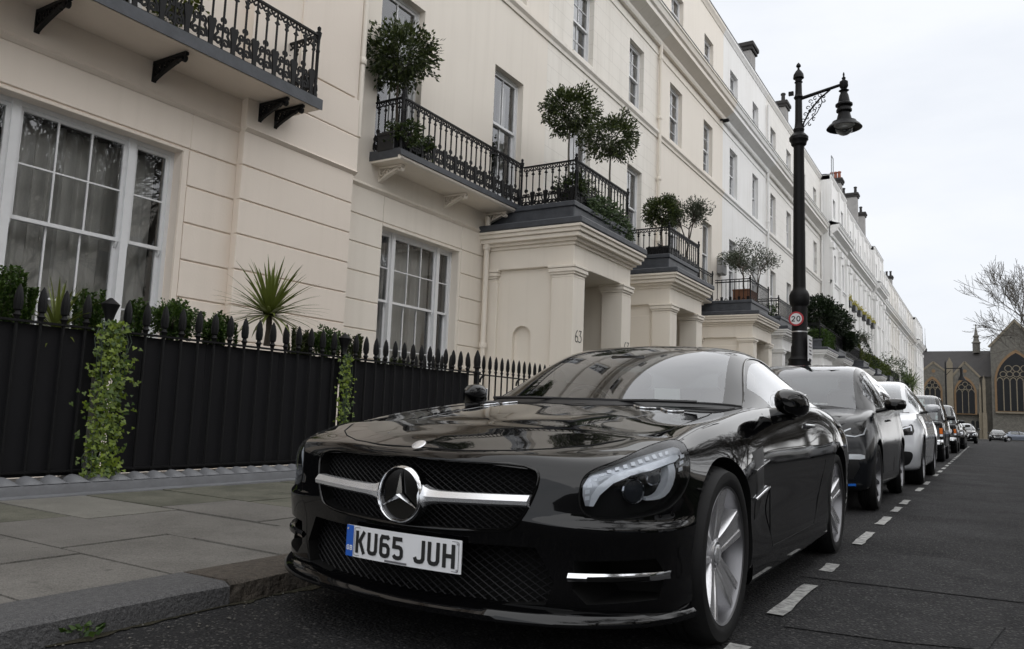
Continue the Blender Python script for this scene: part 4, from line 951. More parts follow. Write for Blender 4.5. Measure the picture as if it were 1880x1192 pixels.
# window-box row behind the spearheads
TR = thing('planter_trough', 'dark planter trough hidden behind the spearhead railing', 'planter', (0, 0, 0))
MB().bev(-6.62, -6.36, -.5, 8.8, 1.1, 1.36, .01).build('box', M_pot2, TR); MB().box(-6.6, -6.38, -.48, 8.78, 1.36, 1.375).build('soil', M_bark, TR)
def sprigs(label, y, n, h, sp, seed, m=None):
    random.seed(seed); t = thing('euonymus', label, 'shrub', (-6.48, y, 1.37), group='upright evergreen sprigs behind the railing'); st = MB(); b = MB()
    for _ in range(n):
        o = Vector((random.uniform(-.09, .09), random.uniform(-sp, sp), 0)); tip = o + Vector((random.uniform(-.05, .05), random.uniform(-.06, .06), h * random.uniform(.6, 1.05))); st.tube([o, tip], [.004, .002], 4, False)
        z = .05
        while z < 1:
            p = o.lerp(tip, z)
            for k in range(5): a = random.uniform(0, 6.28); leaf(b, p, Vector((math.cos(a), math.sin(a), .7)), random.uniform(.026, .042), .011)
            z += .013 / h
    st.build('stem', M_bark, t); b.build('foliage', m or LM_box, t, recalc=False)
sprigs('tall dense evergreen sprigs at the left picture edge', 3.05, 22, .44, .15, 101); sprigs('upright evergreen sprigs beside the left urn standard', 3.64, 13, .40, .11, 102)
sprigs('slim evergreen sprigs right of the ivy column', 4.05, 9, .34, .07, 103); sprigs('evergreen sprigs left of the cordyline', 5.0, 13, .34, .16, 104)
sprigs('sparse dark sprigs right of the cordyline', 6.02, 13, .30, .15, 105, LM_bay); sprigs('dark sprigs beside the right urn standard', 6.85, 13, .33, .16, 106, LM_bay)
sprigs('low sprigs behind the far spearheads', 7.7, 14, .10, .35, 107, LM_bay)
bush('dense clipped box ball behind the spearheads', (-6.48, 4.46, 1.58), .205, 480, 9, .030, .011, LM_box, 111, .95, 'box_ball'); bush('small box ball left of the cordyline', (-6.48, 4.92, 1.53), .14, 220, 8, .028, .010, LM_box, 112, .95, 'box_ball')
bush('flat box ball right of the cordyline', (-6.48, 6.42, 1.56), .19, 380, 8, .028, .010, LM_box, 113, .85, 'box_ball')
# ivy columns climbing the railing
def ivy_leaf(b, p, n, s, rot):
    n = n.normalized(); u = n.orthogonal().normalized(); u = Matrix.Rotation(rot, 3, n) @ u; v = n.cross(u)
    pts = [(0, -.15), (.35, -.45), (.55, -.1), (.42, .1), (.28, .25), (0, .85), (-.28, .25), (-.42, .1), (-.55, -.1), (-.35, -.45)]
    b.add([p] + [p + u * x * s + v * y * s + n * (-.10 * s * (x * x * 2 + y * y * .6)) for x, y in pts], [(0, i + 1, (i + 1) % 10 + 1) for i in range(10)])
def ivy_col(label, y, w0, w1, z0, z1, n, seed, s=.034):
    random.seed(seed); t = thing('ivy', label, 'ivy', (0, 0, 0)); b = MB(); vb = MB()
    for k in range(9):
        yy = y + random.uniform(-w0, w0); P = []
        for i in range(9): z = z1 + (z0 - z1) * i / 8; P.append((RX + .03 + random.uniform(0, .07), yy + random.uniform(-.03, .03) + (yy - y) * .5 * math.sin(i), z))
        vb.tube(P, .0028, 4, False)
    for _ in range(n):
        u = random.random(); z = z0 + (z1 - z0) * u; wd = w0 + (w1 - w0) * (1 - abs(u - .35) * 1.2); yy = y + random.gauss(0, .5) * wd
        ivy_leaf(b, Vector((RX + .045 + abs(random.gauss(0, .045)), yy, z)), Vector((1, -.55 + random.gauss(0, .45), .35 + random.gauss(0, .4))), s * random.uniform(.65, 1.25), 3.14 + random.gauss(0, .6))
    b.build('leaves', LM_ivy, t, recalc=False); vb.build('stems', mat('vine_stem', (.05, .075, .05), .7), t)
ivy_col('bright ivy column hanging over the gap in the railing sheets', 3.69, .10, .19, .2, 1.47, 1050, 121, .033)
ivy_col('narrow ivy strand on the second railing standard', 6.43, .06, .13, .3, 1.43, 330, 122, .032)
MB().box(-6.50, -6.44, 3.55, 3.83, -.2, 1.1).build('rear_board', mat('white_board', (.62, .60, .56), .7), fence); MB().box(-6.50, -6.44, 6.42, 6.50, -.2, .62).build('rear_board', MATS['white_board'], fence)
# weed in the gutter and a dropped leaf
t = thing('weed', 'small green weed growing in the gutter at the kerb foot', 'weed', (KX + .05, 1.62, 0)); b = MB(); random.seed(131)
for _ in range(26): a = random.uniform(0, 6.28); p = Vector((math.cos(a) * random.uniform(0, .035), math.sin(a) * random.uniform(0, .06), random.uniform(.01, .05))); leaf(b, p, Vector((math.cos(a), math.sin(a), .5)), .034, .012)
b.build('leaves', LM_box, t, recalc=False)
# ---------------------------------------------------------------- bare street trees
def bare_tree(seed, h=13., depth=6, m=None, dense=False, rmin=.004):
    random.seed(seed); b = MB()
    def grow(p, d, L, r, k):
        n = 3; P = [p]; rr = [r]; q = p; dd = d
        for i in range(n):
            dd = (dd + rv() * (.16 if k > 3 else .28) + Vector((0, 0, .05))).normalized(); q = q + dd * L / n; P.append(q); rr.append(max(rmin, r * (1 - .35 * (i + 1) / n)))
        b.tube(P, rr, 7 if k > 4 else (5 if k > 2 else 3), False)
        if k == 0: return
        m_ = (4 if dense and k < 5 else 3) if k > 1 else (5 if dense else 4)
        for i in range(m_):
            s = P[-1] if i == 0 else P[random.choice((1, 2, 3))]; nd = (dd + rv() * (.55 if i == 0 else 1.05)); nd.z += .12; grow(s, nd.normalized(), L * random.uniform(.62, .86), rr[-1] * (.85 if i == 0 else random.uniform(.5, .7)), k - 1)
    grow(Vector((0, 0, 0)), Vector((0, 0, 1)), h * .27, h * .022, depth)
    return b.mesh('branches', m, 60)
M_tree = mat('plane_tree_bark', (.055, .047, .038), .9, var=.6, vscale=3, col2=(.11, .10, .08))
BT = [bare_tree(5, 13, 7, M_tree), bare_tree(9, 14, 7, M_tree), bare_tree(9, 14, 6, M_tree, True, .013)]
def street_tree(label, x, y, k, rz, s, z=0): t = thing('bare_tree', label, 'tree', (x, y, z), rz, group='leafless trees of the square'); link('branches', BT[k], t, scale=s); return t
street_tree('large leafless plane tree at right reaching over the church gable', 5.2, 104, 2, 2.6, 1.62, FZ)
for i in range(14):
    street_tree('leafless tree of the square opposite, %s from the near end' % ('first', 'second', 'third', 'fourth', 'fifth', 'sixth', 'seventh', 'eighth', 'ninth', 'tenth', 'eleventh', 'twelfth', 'thirteenth', 'fourteenth')[i], (8.6, 9.4, 14.5)[i % 3] if i < 9 else 9.5, -6 + 5.6 * i, (2, 2, 1)[i % 3], i * 1.7, 1.12 + .07 * (i % 3))
# ---------------------------------------------------------------- church closing the street
CY = 146.0; cs = CY / 118
def cz(z): return CAMH + (z - CAMH) * cs
M_rag = mat('rag_stone', (.15, .142, .122), .9, var=.8, vscale=2.4, col2=(.075, .07, .062), bump=.8, bscale=5, dist=.1); M_dress = mat('dressed_stone', (.21, .18, .13), .85, var=.7, vscale=1.5, col2=(.15, .13, .10)); M_ochre = mat('ochre_stone', (.22, .14, .075), .85, var=.5, vscale=2)
M_slate = mat('slate_roof', (.036, .033, .032), .85, var=.6, vscale=1.2, bump=.3, bscale=6); M_lglass = mat('leaded_glass', (.008, .009, .011), .4, spec=.3, var=.6, vscale=3)
ch = thing('church', 'grey ragstone gothic church closing the end of the street', 'church', (0, CY, 0))
def lancet(x0, x1, z0, zs, n=8):
    """pointed-arch outline"""
    w = x1 - x0; P = [(x0, z0), (x1, z0), (x1, zs)]; r = w
    for i in range(1, n + 1): a = i / n * math.pi / 3; P.append((x0 + r * math.cos(a), zs + r * math.sin(a)))
    for i in range(n - 1, -1, -1): a = i / n * math.pi / 3; P.append((x1 - r * math.cos(a), zs + r * math.sin(a)))
    return P
X = lambda v: v * cs
MB().box(-30, X(.9), 0, 12, -1, cz(7.9)).build('nave_wall', M_rag, ch)
b = MB().prism([(-.3, cz(7.9)), (12.3, cz(7.9)), (6.5, cz(11.75))], -30, X(6), 'x'); b.build('nave_roof', M_slate, ch)
for k, (xa, xb, ap, zs0, wx0, wx1, zb, zt) in enumerate(((-7.6, -4.05, -5.82, 8.05, -6.90, -5.05, 3.4, 5.9), (-3.4, -.85, -2.2, 7.9, -3.25, -1.15, 3.05, 5.7))):
    g_ = MB().prism([(X(xa) - .6, cz(3)), (X(xb) + .6, cz(3)), (X(xb) + .3, cz(zs0)), (X(ap), cz(9.7)), (X(xa) - .3, cz(zs0))], -.5, 1.5, 'y').build('gable', M_rag, ch)
    cp_ = MB()
    for q in ((X(xa) - .45, cz(zs0) - .1), (X(xb) + .45, cz(zs0) - .1)): cp_.ribbon([q, (X(ap), cz(9.7) + .12)], .3, .5, 'xz', -.6)
    cp_.build('coping', M_dress, g_); MB().lathe([(0, 0), (.28, 0), (.28, .1), (0, .1)], (X(ap), -.56, cz(8.6)), 12, 'y').build('roundel', M_ochre, g_)
    w = MB().prism(lancet(X(wx0) - .28, X(wx1) + .28, cz(zb) - .15, cz(zt)), -.62, -.45, 'y').build('window', M_ochre, ch)
    MB().prism(lancet(X(wx0), X(wx1), cz(zb), cz(zt)), -.66, -.60, 'y').build('pane', M_lglass, w)
    t_ = MB(); W_ = X(wx1) - X(wx0)
    for i in (1, 2): t_.box(X(wx0) + W_ * i / 3 - .05, X(wx0) + W_ * i / 3 + .05, -.76, -.66, cz(zb), cz(zt) + .2)
    for i in range(3): c = X(wx0) + W_ * (i + .5) / 3; t_.ribbon([(c - W_ / 6, cz(zt) + .1), (c - W_ / 9, cz(zt) + .45), (c, cz(zt) + .65), (c + W_ / 9, cz(zt) + .45), (c + W_ / 6, cz(zt) + .1)], .09, .1, 'xz', -.76)
    for s in (-1, 1): t_.ribbon(arc((X(wx0) + W_ / 2 + s * W_ * .2, cz(zt) + .95), W_ * .16, 0, 6.283, 12), .09, .1, 'xz', -.76)
    t_.ribbon(arc((X(wx0) + W_ / 2, cz(zt) + 1.45), W_ * .14, 0, 6.283, 12), .09, .1, 'xz', -.76); t_.build('tracery', M_dress, w)
def buttress(xa, xb, ztop, dpt=1.3):
    b = MB().bev(X(xa), X(xb), -dpt, 0, -1, cz(3.2), .04); b.bev(X(xa) + .08, X(xb) - .08, -dpt * .7, 0, cz(3.2), cz(6.3), .04)
    b.prism([(X(xa) + .08, cz(6.3)), (X(xb) - .08, cz(6.3)), (X(xb) - .1, cz(ztop) - .9), ((X(xa) + X(xb)) / 2, cz(ztop)), (X(xa) + .1, cz(ztop) - .9)], -dpt * .55, 0, 'y'); b.build('buttress', M_dress, ch)
buttress(-4.35, -3.5, 10.4); buttress(-.75, -.35, 7.2, 1.0); buttress(-.35, .15, 8.1)
tr = MB().prism([(X(.75), -1), (X(6.6), -1), (X(6.6), cz(11.3)), (X(3.45), cz(14.9)), (X(.75), cz(11.9))], -1.2, 12, 'y').build('transept', M_rag, ch)
cp_ = MB(); cp_.ribbon([(X(.55), cz(11.7)), (X(3.45), cz(15.1)), (X(6.8), cz(11.1))], .35, .6, 'xz', -1.35); cp_.build('coping', M_dress, tr)
w = MB().prism(lancet(X(1.32) - .3, X(5.6) + .3, cz(3.35), cz(7.2)), -1.36, -1.18, 'y').build('window', M_ochre, ch)
MB().prism(lancet(X(1.32), X(5.6), cz(3.5), cz(7.2)), -1.42, -1.34, 'y').build('pane', M_lglass, w)
t_ = MB(); W_ = X(5.6) - X(1.32)
for i in range(1, 6): t_.box(X(1.32) + W_ * i / 6 - .07, X(1.32) + W_ * i / 6 + .07, -1.54, -1.42, cz(3.5), cz(7.2) + .2)
for i in range(6): c = X(1.32) + W_ * (i + .5) / 6; t_.ribbon([(c - W_ / 12, cz(7.2) + .1), (c - W_ / 18, cz(7.2) + .5), (c, cz(7.2) + .7), (c + W_ / 18, cz(7.2) + .5), (c + W_ / 12, cz(7.2) + .1)], .12, .12, 'xz', -1.54)
for i in range(5): t_.ribbon(arc((X(1.32) + W_ * (i + 1) / 6, cz(7.2) + 1.2), W_ * .08, 0, 6.283, 12), .11, .12, 'xz', -1.54)
for i in range(3): t_.ribbon(arc((X(1.32) + W_ * (i + 1.5) / 5, cz(7.2) + 2.1), W_ * .09, 0, 6.283, 12), .11, .12, 'xz', -1.54)
t_.build('tracery', M_dress, w); MB().box(X(1.1), X(6), -1.7, -1.2, cz(3.2), cz(3.4)).build('sill', M_dress, w)
b = MB().lathe([(.55, 0), (.55, 1.6), (.75, 1.7), (.45, 2.0), (.35, 2.6), (.5, 2.8), (.28, 3.1), (.05, 4.6), (.12, 4.7), (.02, 4.9)], (X(-.85), 5.5, cz(11.4)), 8); b.build('pinnacle', M_rag, ch, 30)
for x in (-7.35, -7.05): MB().lathe([(.25, 0), (.3, .4), (.12, .8), (.05, 1.2), (.01, 4.2)], (X(x) * 1.0, 6.5, cz(11.7)), 6).build('finial', M_slate, ch)
for xx in (-1.45, -.95): MB().prism(lancet(X(xx) - .22, X(xx) + .22, cz(1.0), cz(1.9)), -.04, .3, 'y').build('pane', M_lglass, ch)
# far street lamp in front of the church
l2 = thing('street_lamp', 'distant dark street lamp in front of the church', 'street lamp', (-3.75, 100, ground_z(100)))
MB().lathe([(.22, 0), (.2, 1.5), (.13, 2), (.10, 3), (.08, 8.6), (.02, 8.9)], (0, 0, 0), 10).build('post', M_iron, l2, 40)
b = MB(); b.tube([(0, 0, 8.0), (1.5, 0, 8.05)], .06, 6); b.tube([(0, 0, 7.2), (.5, 0, 7.8)], .03, 5); b.build('bracket_arm', M_iron, l2); MB().lathe([(.05, 8.2), (.16, 7.9), (.14, 7.4), (.2, 7.1), (.45, 6.7), (.2, 6.72)], (1.55, 0, 0), 12).build('lantern', M_iron, l2, 40)
# houses across the square (seen mirrored in windows and paint)
op = thing('terrace_house', 'cream terrace across the square, seen only in reflections', 'house', (38, -40, 0), group=None)
holes = [(y, y + 1.3, z, z + hh) for y in [3 + 4 * i for i in range(27)] for z, hh in ((1.2, 2.4), (5, 2.8), (9.5, 1.9), (13.3, 1.2))]
b = MB()
for yy, zz, hh in [(h_[0], h_[2], h_[3] - h_[2]) for h_ in holes]: b.box(-.04, .02, yy, yy + 1.3, zz, zz + hh)
b.build('windows', M_rglass, op); b = MB().box(0, 10, 0, 112, -1, 16); b.build('wall', M_cream2, op); MB().box(-.5, 0, 0, 112, 12.4, 12.9).build('cornice', M_white, op)
hg = MB().box(10.4, 11.6, -30, 84, 0, 2.1); tag(hg.build('hedge', mat('far_hedge', (.03, .045, .02), .9, var=.8, vscale=3, bump=1, bscale=6, dist=.2)), 'clipped hedge of the square opposite', 'hedge')
# ---------------------------------------------------------------- vehicles
def spline(P, n):
    """natural cubic through rows of P (k,m,3), chord-length parameter, n samples along axis 0"""
    P = np.asarray(P, float); k = len(P)
    d = np.sqrt(((P[1:] - P[:-1]) ** 2).sum(-1)); d = d.reshape(k - 1, -1).mean(1) ** .6 + 1e-6
    t = np.concatenate([[0], np.cumsum(d)]); h = np.diff(t); sh = P.shape; Y = P.reshape(k, -1)
    A = np.zeros((k, k)); B = np.zeros_like(Y); A[0, 0] = A[-1, -1] = 1
    for i in range(1, k - 1):
        A[i, i - 1], A[i, i], A[i, i + 1] = h[i - 1], 2 * (h[i - 1] + h[i]), h[i]; B[i] = 6 * ((Y[i + 1] - Y[i]) / h[i] - (Y[i] - Y[i - 1]) / h[i - 1])
    Mm = np.linalg.solve(A, B)
    if isinstance(n, int):
        s = []                                   # same number of samples per span so that control points stay on the surface
        for i in range(k - 1): s += list(t[i] + h[i] * np.arange(n) / n)
        s.append(t[-1])
    else: s = n
    out = []
    for x in s:
        i = min(max(np.searchsorted(t, x) - 1, 0), k - 2); a = (t[i + 1] - x) / h[i]; b = (x - t[i]) / h[i]
        out.append(a * Y[i] + b * Y[i + 1] + ((a ** 3 - a) * Mm[i] + (b ** 3 - b) * Mm[i + 1]) * h[i] ** 2 / 6)
    return np.array(out).reshape((len(s),) + sh[1:])
def curve(pts, n): return [tuple(p) for p in spline(np.array(pts, float)[:, None, :], n)[:, 0, :]]
def smoothpoly(pts, n=6):
    """closed smooth 2-D outline"""
    P = list(pts); k = len(P); Q = np.array([P[(i - 2) % k] for i in range(k + 5)], float)[:, None, :]
    S = spline(Q, n)[:, 0, :]; return [tuple(p) for p in S[2 * n:(2 + k) * n]]
def bm_from(P, mirror=True, close=True):
    bm = bmesh.new(); a, b = P.shape[:2]; V = [[bm.verts.new(P[i, j]) for j in range(b)] for i in range(a)]
    for i in range(a - 1):
        for j in range(b - 1):
            try: bm.faces.new((V[i][j], V[i][j + 1], V[i + 1][j + 1], V[i + 1][j]))
            except ValueError: pass
    if mirror:
        g = bmesh.ops.duplicate(bm, geom=bm.verts[:] + bm.edges[:] + bm.faces[:])['geom']
        for v in g:
            if isinstance(v, bmesh.types.BMVert): v.co.x = -v.co.x
    bmesh.ops.remove_doubles(bm, verts=bm.verts, dist=.0008)
    if close: bmesh.ops.holes_fill(bm, edges=[e for e in bm.edges if e.is_boundary], sides=0)
    for _ in range(3):
        bad = [e for e in bm.edges if len(e.link_faces) > 2]
        if not bad: break
        bmesh.ops.collapse(bm, edges=bad)
    bmesh.ops.dissolve_degenerate(bm, edges=bm.edges, dist=.0004)
    bmesh.ops.recalc_face_normals(bm, faces=bm.faces)
    return bm
def bm_obj(bm, name, m, parent, smooth=35):
    me = bpy.data.meshes.new(name); bm.to_mesh(me); bm.free(); me.polygons.foreach_set('use_smooth', [True] * len(me.polygons)); me.set_sharp_from_angle(angle=R(smooth))
    for k in (m if isinstance(m, (list, tuple)) else [m]): me.materials.append(k)
    return link(name, me, parent)
def boolean_cut(o, cutters):
    """subtract closed cutter meshes from o and bake the result"""
    objs = []
    for c in cutters:
        co = bpy.data.objects.new('cutter', c if isinstance(c, bpy.types.Mesh) else c.mesh('cutter')); COL.objects.link(co); co.parent = o.parent; co.data.materials.append(M_under); objs.append(co)
        md = o.modifiers.new('cut', 'BOOLEAN'); md.operation = 'DIFFERENCE'; md.solver = 'EXACT'; md.object = co; md.material_mode = 'TRANSFER'
    bpy.context.view_layer.update(); dg = bpy.context.evaluated_depsgraph_get(); dg.update(); me = bpy.data.meshes.new_from_object(o.evaluated_get(dg)); o.modifiers.clear(); o.data = me
    for c in objs: bpy.data.objects.remove(c)
    me.set_sharp_from_angle(angle=R(32))
class Surf:
    """ray-drops 2-D outlines on a body: u,z are coordinates across direction D (a horizontal unit vector pointing into the body)"""
    def __init__(s, me): s.t = BVHTree.FromPolygons([v.co.copy() for v in me.vertices], [p.vertices[:] for p in me.polygons])
    def drop(s, u, z, ang, off=0., far=3.):
        D = Vector((-math.sin(ang), math.cos(ang), 0)); U = Vector((math.cos(ang), math.sin(ang), 0)); o = U * u + Vector((0, 0, z)) - D * far
        h, n, i, d = s.t.ray_cast(o, D)
        if h is None:
            h, n, i, d = s.t.find_nearest(U * u + Vector((0, 0, z)) + D * .3)
            if n.dot(D) > 0: n = -n
            return h + n * off
        if n.dot(D) > 0: n = -n
        return h + n * off
    def patch(s, poly, ang, off=.0, res=.03, flip=1):
        """triangulated sheet on the body inside the outline"""
        pts = [Vector(p) for p in poly]; n = len(pts); x0, x1 = min(p.x for p in pts), max(p.x for p in pts); z0, z1 = min(p.y for p in pts), max(p.y for p in pts)
        edges = [(i, (i + 1) % n) for i in range(n)]; extra = []
        def inside(q):
            c = False
            for i in range(n):
                a, b = pts[i], pts[i - 1]
                if (a.y > q.y) != (b.y > q.y) and q.x < (b.x - a.x) * (q.y - a.y) / (b.y - a.y) + a.x: c = not c
            return c
        i = x0
        while i < x1:
            j = z0
            while j < z1:
                q = Vector((i, j))
                if inside(q) and min((q - p).length for p in pts) > res * .35: extra.append(q)
                j += res
            i += res
        vs, es, fs, _, _, _ = geometry.delaunay_2d_cdt(pts + extra, edges, [list(range(n))], 1, 1e-6)
        return [s.drop(v.x, v.y, ang, off) for v in vs], [tuple(f) for f in fs], [s.drop(p.x, p.y, ang, off) for p in pts]
    def sheet(s, name, poly, ang, m, parent, off=.001, res=.03, thick=0., mirror=False, sm=60):
        vs, fs, rim = s.patch(poly, ang, off, res); b = MB(); b.add(vs, fs)
        if thick:
            rim2 = [s.drop(p[0], p[1], ang, off - thick) for p in poly]; n = len(rim); b.add(rim + rim2, [(i, (i + 1) % n, n + (i + 1) % n, n + i) for i in range(n)])
        if mirror: b.v = [(-v[0], v[1], v[2]) for v in b.v]
        return b.build(name, m, parent, sm)
    def line(s, name, path, ang, m, parent, r=.003, off=0., mirror=False, cyl=4):
        P = [s.drop(p[0], p[1], ang, off) for p in path]
        if mirror: P = [Vector((-p.x, p.y, p.z)) for p in P]
        return MB().tube(P, r, cyl, True).build(name, m, parent, 60)
M_under = mat('underbody_black', (.006, .006, .006), .8, spec=.2)
M_black = mat('black_car_paint', (.002, .002, .0023), .035, spec=.5, coat=0)
M_dark = mat('dark_grey_car_paint', (.007, .008, .010), .16, .0, spec=.5, coat=.0)
M_wcar = mat('white_car_paint', (.56, .575, .60), .3, coat=1.0)
M_scar = mat('silver_car_paint', (.16, .18, .22), .3, .5, coat=1.0)
M_chrome = mat('chrome', (.72, .73, .75), .10, 1.0)
M_satin = mat('satin_silver', (.80, .81, .83), .27, .75)
M_alloy = mat('alloy_wheel', (.78, .78, .80), .25, .8, var=.2, vscale=10)
M_alloyd = mat('dark_alloy', (.10, .10, .11), .35, 1.0)
M_rub = mat('tyre_rubber', (.006, .006, .0065), .7, var=.5, vscale=12, col2=(.011, .011, .011), spec=.3)
M_plas = mat('black_plastic', (.008, .008, .009), .45); M_gloss = mat('gloss_black', (.003, .003, .003), .08)
M_cglass = glass('car_glass', (.62, .68, .67), base=.05, mult=1.35); M_lens = glass('lamp_lens', (.93, .95, .97), base=-.015, mult=.8)
M_int = mat('car_interior', (.03, .03, .031), .7); M_seat = mat('seat_leather', (.13, .12, .11), .5)
M_led = mat('lamp_reflector', (.84, .87, .92), .3, .2, var=.25, vscale=60); M_amber = mat('amber_lens', (.75, .16, .01), .25, coat=.6)
M_disc = mat('brake_disc', (.35, .35, .36), .35, 1.0)
M_barrel = mat('wheel_barrel', (.22, .22, .23), .38, 1.0)
WCACHE = {}
def wheel(par, x, y, r, rim, style, w=.235, side=1, alloy=None):
    """tyre, rim, five spokes, hub, brake disc; outer face at x (positive side)"""
    key = (r, rim, style, w, alloy.name if alloy else '')
    if key not in WCACHE:
        al = alloy or M_alloy
        ty = MB(); n = 56
        prof = [(rim * .965, -.012), (rim * 1.0, -.004), (rim + (r - rim) * .35, .006), (rim + (r - rim) * .72, .0), (r - .012, -.022), (r - .002, -.045), (r, -.06)]
        for k in range(1, 4):
            c = -.05 - (w - .10) * k / 4; prof += [(r, c + .006), (r - .007, c + .005), (r - .007, c - .005), (r, c - .006)]
        prof += [(r - .002, -w + .045), (r - .012, -w + .02), (rim + (r - rim) * .5, -w), (rim, -w + .01)]
        ty.lathe(prof, (0, 0, 0), n, 'x', False)
        for k in range(n):            # shoulder blocks
            a = 2 * math.pi * (k + .5) / n; c, s_ = math.cos(a), math.sin(a); d = .014
            ty.add([(-.03, (r - .004) * math.cos(a - d), (r - .004) * math.sin(a - d)), (-.03, (r - .004) * math.cos(a + d), (r - .004) * math.sin(a + d)), (-.068, (r + .0015) * math.cos(a + d), (r + .0015) * math.sin(a + d)), (-.068, (r + .0015) * math.cos(a - d), (r + .0015) * math.sin(a - d))], [(0, 1, 2, 3)])
        TY = ty.mesh('tyre', M_rub, 40)
        rb = MB().lathe([(rim * 1.0, -.012), (rim * .985, -.004), (rim * .955, -.008), (rim * .93, -.03), (rim * .90, -.09), (rim * .88, -w + .03), (rim * .97, -w + .012)], (0, 0, 0), 48, 'x', False); RB = rb.mesh('rim', M_barrel, 40)
        sp = MB()
        if style == 'five':
            for k in range(5):
                a = 2 * math.pi * k / 5 + .12
                def T(rad, lat, dx): return (dx, rad * math.cos(a) - lat * math.sin(a), rad * math.sin(a) + lat * math.cos(a))
                R0, R1 = .035, rim * .95; rows = []
                for u in (0, .12, .3, .5, .7, .88, 1.0):
                    rad = R0 + (R1 - R0) * u; hw = .034 + .028 * u ** 1.5; dx = -.046 + .036 * u - .012 * (u - .5) ** 2; v = .005 * min(1, u * 3)
                    rows.append([T(rad, -hw - .016, dx - .055), T(rad, -hw - .004, dx - .006), T(rad, -hw, dx), T(rad, -hw * .55, dx - .001), T(rad, -hw * .45, dx - v), T(rad, hw * .45, dx - v), T(rad, hw * .55, dx - .001), T(rad, hw, dx), T(rad, hw + .004, dx - .006), T(rad, hw + .016, dx - .055)])
                sp.grid(rows)
            sp.lathe([(.062, -.075), (.056, -.046), (.046, -.040)], (0, 0, 0), 24, 'x', False)
            for k in range(5):
                a = 2 * math.pi * (k + .5) / 5 + .12; sp.lathe([(.009, -.06), (.009, -.044), (0, -.044)], (0, .056 * math.cos(a), .056 * math.sin(a)), 6, 'x', False)
        elif style == 'multi':
            for k in range(10):
                a = 2 * math.pi * k / 10
                def T(rad, lat, dx): return (dx, rad * math.cos(a) - lat * math.sin(a), rad * math.sin(a) + lat * math.cos(a))
                sp.grid([[T(rad, -hw, dx - .03), T(rad, -hw * .6, dx), T(rad, hw * .6, dx), T(rad, hw, dx - .03)] for rad, hw, dx in ((.05, .022, -.045), (rim * .5, .016, -.035), (rim * .94, .024, -.02))])
            sp.lathe([(.08, -.06), (.06, -.04), (.0, -.038)], (0, 0, 0), 16, 'x', False)
        else:                          # plain disc wheel with slots
            sp.lathe([(rim * .93, -.03), (rim * .8, -.05), (rim * .45, -.035), (.07, -.03), (.065, -.0), (0, .0)], (0, 0, 0), 24, 'x', False)
        SP = sp.mesh('spokes', al, 30)
        hb = MB().lathe([(.038, -.05), (.037, -.036), (.032, -.033), (0, -.031)], (0, 0, 0), 20, 'x', False); HBm = hb.mesh('hub_cap', M_satin, 40)
        ds = MB().lathe([(.02, -.10), (.155, -.10), (.155, -.125), (.02, -.125)], (0, 0, 0), 32, 'x'); ds.lathe([(.02, -.085), (.085, -.085), (.09, -.1)], (0, 0, 0), 20, 'x', False); DS = ds.mesh('brake_disc', M_disc, 40)
        bk = MB().lathe([(0, -w + .06), (rim * .88, -w + .06)], (0, 0, 0), 24, 'x', False); BK = bk.mesh('inner_cover', M_under)
        WCACHE[key] = (TY, RB, SP, HBm, DS, BK)
    t = link('wheel', WCACHE[key][0], par, (x, y, r - .004)); t.rotation_euler = (R(17) * (1 if side > 0 else -1), 0, 0 if side > 0 else math.pi)
    for nme, me in zip(('rim', 'spokes', 'hub_cap', 'brake_disc', 'inner_cover'), WCACHE[key][1:]): link(nme, me, t)
    return t
def glyphs(b, txt, x0, z0, h, plane, at, wd=.63, stroke=.177, gap=.14, sx=1, thick=.001):
    """number-plate letters drawn as strokes"""
    e = stroke / 2; l, r, t, o, m = e, wd - e, 1 - e, e, .5
    S = {'K': [[(l, 0), (l, 1)], [(r + .02, 1), (l + .12, .46)], [(l + .17, .58), (r + .03, 0)]], 'U': [[(l, 1), (l, .22), (l + .06, .12), (l + .16, o), (r - .16, o), (r - .06, .12), (r, .22), (r, 1)]],
         '6': [[(r, .82), (r - .06, .92), (r - .16, t), (l + .16, t), (l + .06, .92), (l, .80), (l, .20), (l + .06, .12), (l + .16, o), (r - .16, o), (r - .06, .12), (r, .20), (r, .42), (r - .06, .52), (r - .14, .56), (l, .56)]],
         '5': [[(r + .02, t), (l + .01, t), (l, .56), (r - .15, .56), (r - .05, .52), (r, .42), (r, .20), (r - .06, .12), (r - .16, o), (l + .16, o), (l + .06, .12), (l, .2)]],
         'J': [[(r, 1), (r, .22), (r - .06, .12), (r - .16, o), (l + .16, o), (l + .06, .12), (l, .26)]], 'H': [[(l, 0), (l, 1)], [(r, 0), (r, 1)], [(l, m), (r, m)]],
         'G': [[(r, .78), (r - .1, t), (l + .1, t), (l, .8), (l, .2), (l + .1, o), (r - .1, o), (r, .2), (r, .5), (m * wd, .5)]], 'B': [[(l, 0), (l, 1)], [(l, t), (r - .1, t), (r, .85), (r, .63), (r - .1, .52), (l, .52)], [(l, o), (r - .08, o), (r, .14), (r, .4), (r - .1, .52)]]}
    x = x0
    for c in txt:
        if c == ' ': x += sx * h * .42; continue
        for st in S[c]: b.ribbon([(x + sx * p[0] * h, z0 + p[1] * h) for p in st], stroke * h, thick, plane, at)
        x += sx * h * (wd + gap)
    return b
def loft_body(ST, nu=7, nv=6):
    """ST: stations front->rear, each a list of the same number of (x,y,z) from roof-side centre line to floor centre line"""
    A = np.array(ST, float); S = spline(A, nu); S = spline(S.transpose(1, 0, 2), nv).transpose(1, 0, 2)
    S[:, 0, 0] = 0; S[:, -1, 0] = 0; S[0, :, 0] = 0; S[-1, :, 0] = 0
    S[:, :, 0] = np.maximum(S[:, :, 0], 0)
    return S
HX, HY = -1.777, 2.194
